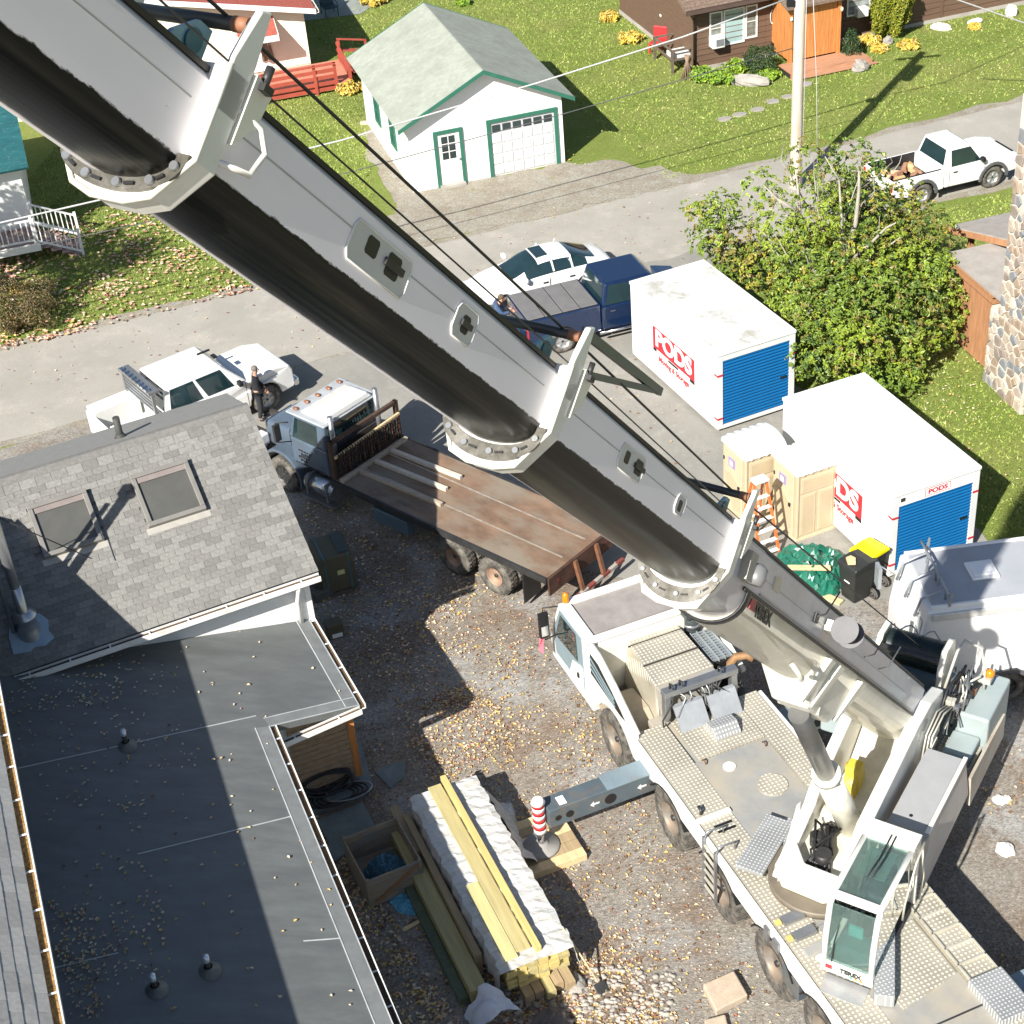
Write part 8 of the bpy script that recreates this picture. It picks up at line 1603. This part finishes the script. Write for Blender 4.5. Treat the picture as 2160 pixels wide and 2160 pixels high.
for i, (px, py, r, m, lab) in enumerate(((1833, 92, .42, YP, 'yellow leaved plant just right of the dark evergreen shrub'), (1855, 108, .32, YP, 'smaller yellow plant in front of the thuja stump'), (1915, 102, .4, YP, 'low yellow plant on the lawn right of the thuja'), (2055, 60, .25, YP, 'small yellow tuft on the lawn near the white rocks'), (1285, 42, .45, YP, 'yellow plant at the far corner of the brown side wall'), (1330, 88, .5, YP, 'tan yellow hosta clump by the brown side wall'),
    (738, 195, .5, YP, 'yellow hosta clump beside the red deck and garage'), (790, 8, .6, YP, 'yellow plant by the pool at the top edge'), (45, 620, .35, YP, 'yellow clump at the foot of the white porch'), (978, 10, .35, LG_, 'green weed clump behind the garage roof'), (1480, 168, .55, LG_, 'lime green plant clump at the left end of the brown house bed'), (1525, 172, .6, LG_, 'lime green spiky plant left of the long grey rock'), (1620, 165, .45, LG_, 'fresh green plant under the dark rounded shrub'), (1555, 150, .5, LG_, 'lime green plant beneath the brown house window'))):
    p = G(px, py); shrub('plant', (p.x, p.y), r, r*.42, m, [.45, .35, .2], lab, 'plant', n=520, s=(.12, .26), seed=20+i)
rock(G(1580, 178), .85, .28, .28, GRK, 'long grey rock along the edge of the brown house flower bed', 31); rock(G(1815, 148), .36, .3, .28, GRK, 'grey boulder at the right end of the red brown porch step', 32); rock(G(1873, 92), .22, .2, .22, GRK, 'round grey stone at the foot of the thuja', 33)
rock(G(1984, 62), .42, .2, .18, WRK, 'white rock nearest the thuja on the lawn', 34); rock(G(2058, 48), .4, .18, .12, WRK, 'flat white rock between two others on the lawn', 35); rock(G(2132, 30), .42, .25, .26, WRK, 'largest white rock near the right edge of the lawn', 36)
for i, (px, py) in enumerate(((1662, 205), (1700, 178), (1630, 215), (1598, 232), (1560, 243), (1528, 252))): p = G(px, py); b = MB(); b.prism([(.3*math.cos(a)*u(.8, 1.1), .22*math.sin(a)*u(.8, 1.1)) for a in [R(45*k) for k in range(8)]], .0, .045); tag(b.build('stepping_stone', GRK, loc=(p.x, p.y, 0)), 'flat grey stepping stone in the lawn, '+['third', 'second', 'fourth', 'fifth', 'sixth', 'seventh'][i]+' from the orange porch', 'stepping stone', 'stepping stones')
p = G(65, 655); b = MB()
dw = thing('stump', 'dried flower bundle of bare stalks at the corner of the brown house', 'plant', (G(1450, 165).x, G(1450, 165).y, 0))
for i in range(12): a = 2*PI*i/12; MB().tube([(.25*math.cos(a), .25*math.sin(a), 0), (.04*math.cos(a), .04*math.sin(a), .7), (.1*math.cos(a), .1*math.sin(a), .95)], .025, 5).build('stalk', mat('dry_stalk', (.27, .19, .13), .9), dw)
# utility pole and wires
pp = Vector((10.84, 53.08, 0)); pl = thing('utility_pole', 'pale wooden utility pole rising past the top edge', 'pole', pp); PW = mat('pole_wood', (.5, .45, .38), .85, var=.15, scale=2, stretch=(6, 6, .5), dirt=(.38, .27, .17), damt=.3)
MB().lathe([(.21, 0), (.19, 3), (.165, 10.5), (0, 10.5)], 14).build('shaft', PW, pl); MB().box(-.9, .9, -.05, .05, 10, 10.12).build('cross_arm', PW, pl)
MB().cyl((.33, -.12, 8.2), (.33, -.12, 9.3), .22, n=16).build('transformer', STEEL, pl)
def wpt(px, py): return Gpl(px, py, pp, rn)
WC = mat('cable_grey', (.5, .5, .49), .5); WD = mat('cable_dark', (.1, .1, .1), .5)
def wire(pts, r, m, lab): tag(MB().tube([wpt(*q) for q in pts], r, 6).build('overhead_wire', m), lab, 'wire', 'overhead wires along the road')
wire([(-300, 540), (0, 470), (205, 423), (720, 296), (1130, 176), (1440, 78), (1672, -6)], .028, WC, 'thick pale overhead cable running from the pole past the garage roof'); wire([(-300, 585), (130, 508), (331, 464), (746, 361), (1189, 240), (1440, 168), (1672, 102)], .016, WD, 'thin overhead wire crossing the garage doors')
tag(MB().tube([wpt(1672, -6), wpt(1850, -40), Vector((22, 60, 7.0)), Vector((30, 63, 7.6))], .02, 6).build('overhead_wire', WC), 'overhead cable leaving the pole toward the right', 'wire', 'overhead wires along the road'); a = wpt(2021, 0); tag(MB().tube([wpt(1960, -25), a, wpt(2160, 48), wpt(2400, 150)], .025, 6).build('overhead_wire', WC), 'pale overhead cable crossing the upper right corner', 'wire', 'overhead wires along the road')
MB().tube([(.18, -.1, 10.0), (.5, -.6, 4.0), (.62, -.8, 0)], .012, 5).tube([(.17, -.12, 9.0), (.2, -.14, 4), (.2, -.14, 0)], .012, 5).build('guy_wire', WC, pl); MB().box(-.42, -.16, -.1, .1, 6.4, 6.6).build('wire_bracket', BLACK, pl)
# tree beyond the left edge whose shade falls on the left lawn
tl = Vector((-20.6, 45.2, 0)); t = thing('maple_tree', 'leafy tree just beyond the left edge, its shade dappling the left lawn', 'tree', tl); rs = np.random.RandomState(5); CC, NN, SS, WW = [], [], [], []
for k in range(34):
    a = rs.uniform(0, 2*PI); rr = 3.4*rs.rand()**.5; c = np.array([rr*math.cos(a), rr*math.sin(a), rs.uniform(4.5, 9.5)]); r = rs.uniform(.7, 1.2); n = 190
    d = rs.normal(size=(n, 3)); d /= np.linalg.norm(d, axis=1, keepdims=True); CC.append(c+d*r*rs.uniform(.3, 1, (n, 1))); NN.append(d+rs.normal(size=(n, 3))*.5); SS.append(rs.uniform(.18, .32, n)); WW.append(rs.choice(5, n))
leaves('crown', np.concatenate(CC), np.concatenate(NN), np.concatenate(SS), MG, t, np.concatenate(WW)); MB().tube([(0, 0, 0), (.1, .1, 2.5), (0, .2, 5), (.1, 0, 8)], [.28, .22, .16, .06], 10).build('trunk', BARK, t)
for k in range(6): a = k*1.05; MB().tube([(.05, .1, 2.6+.5*k), (1.2*math.cos(a), 1.2*math.sin(a), 4.4+.6*k), (2.4*math.cos(a), 2.4*math.sin(a), 5.6+.5*k)], [.1, .07, .03], 6).build('limb', BARK, t)
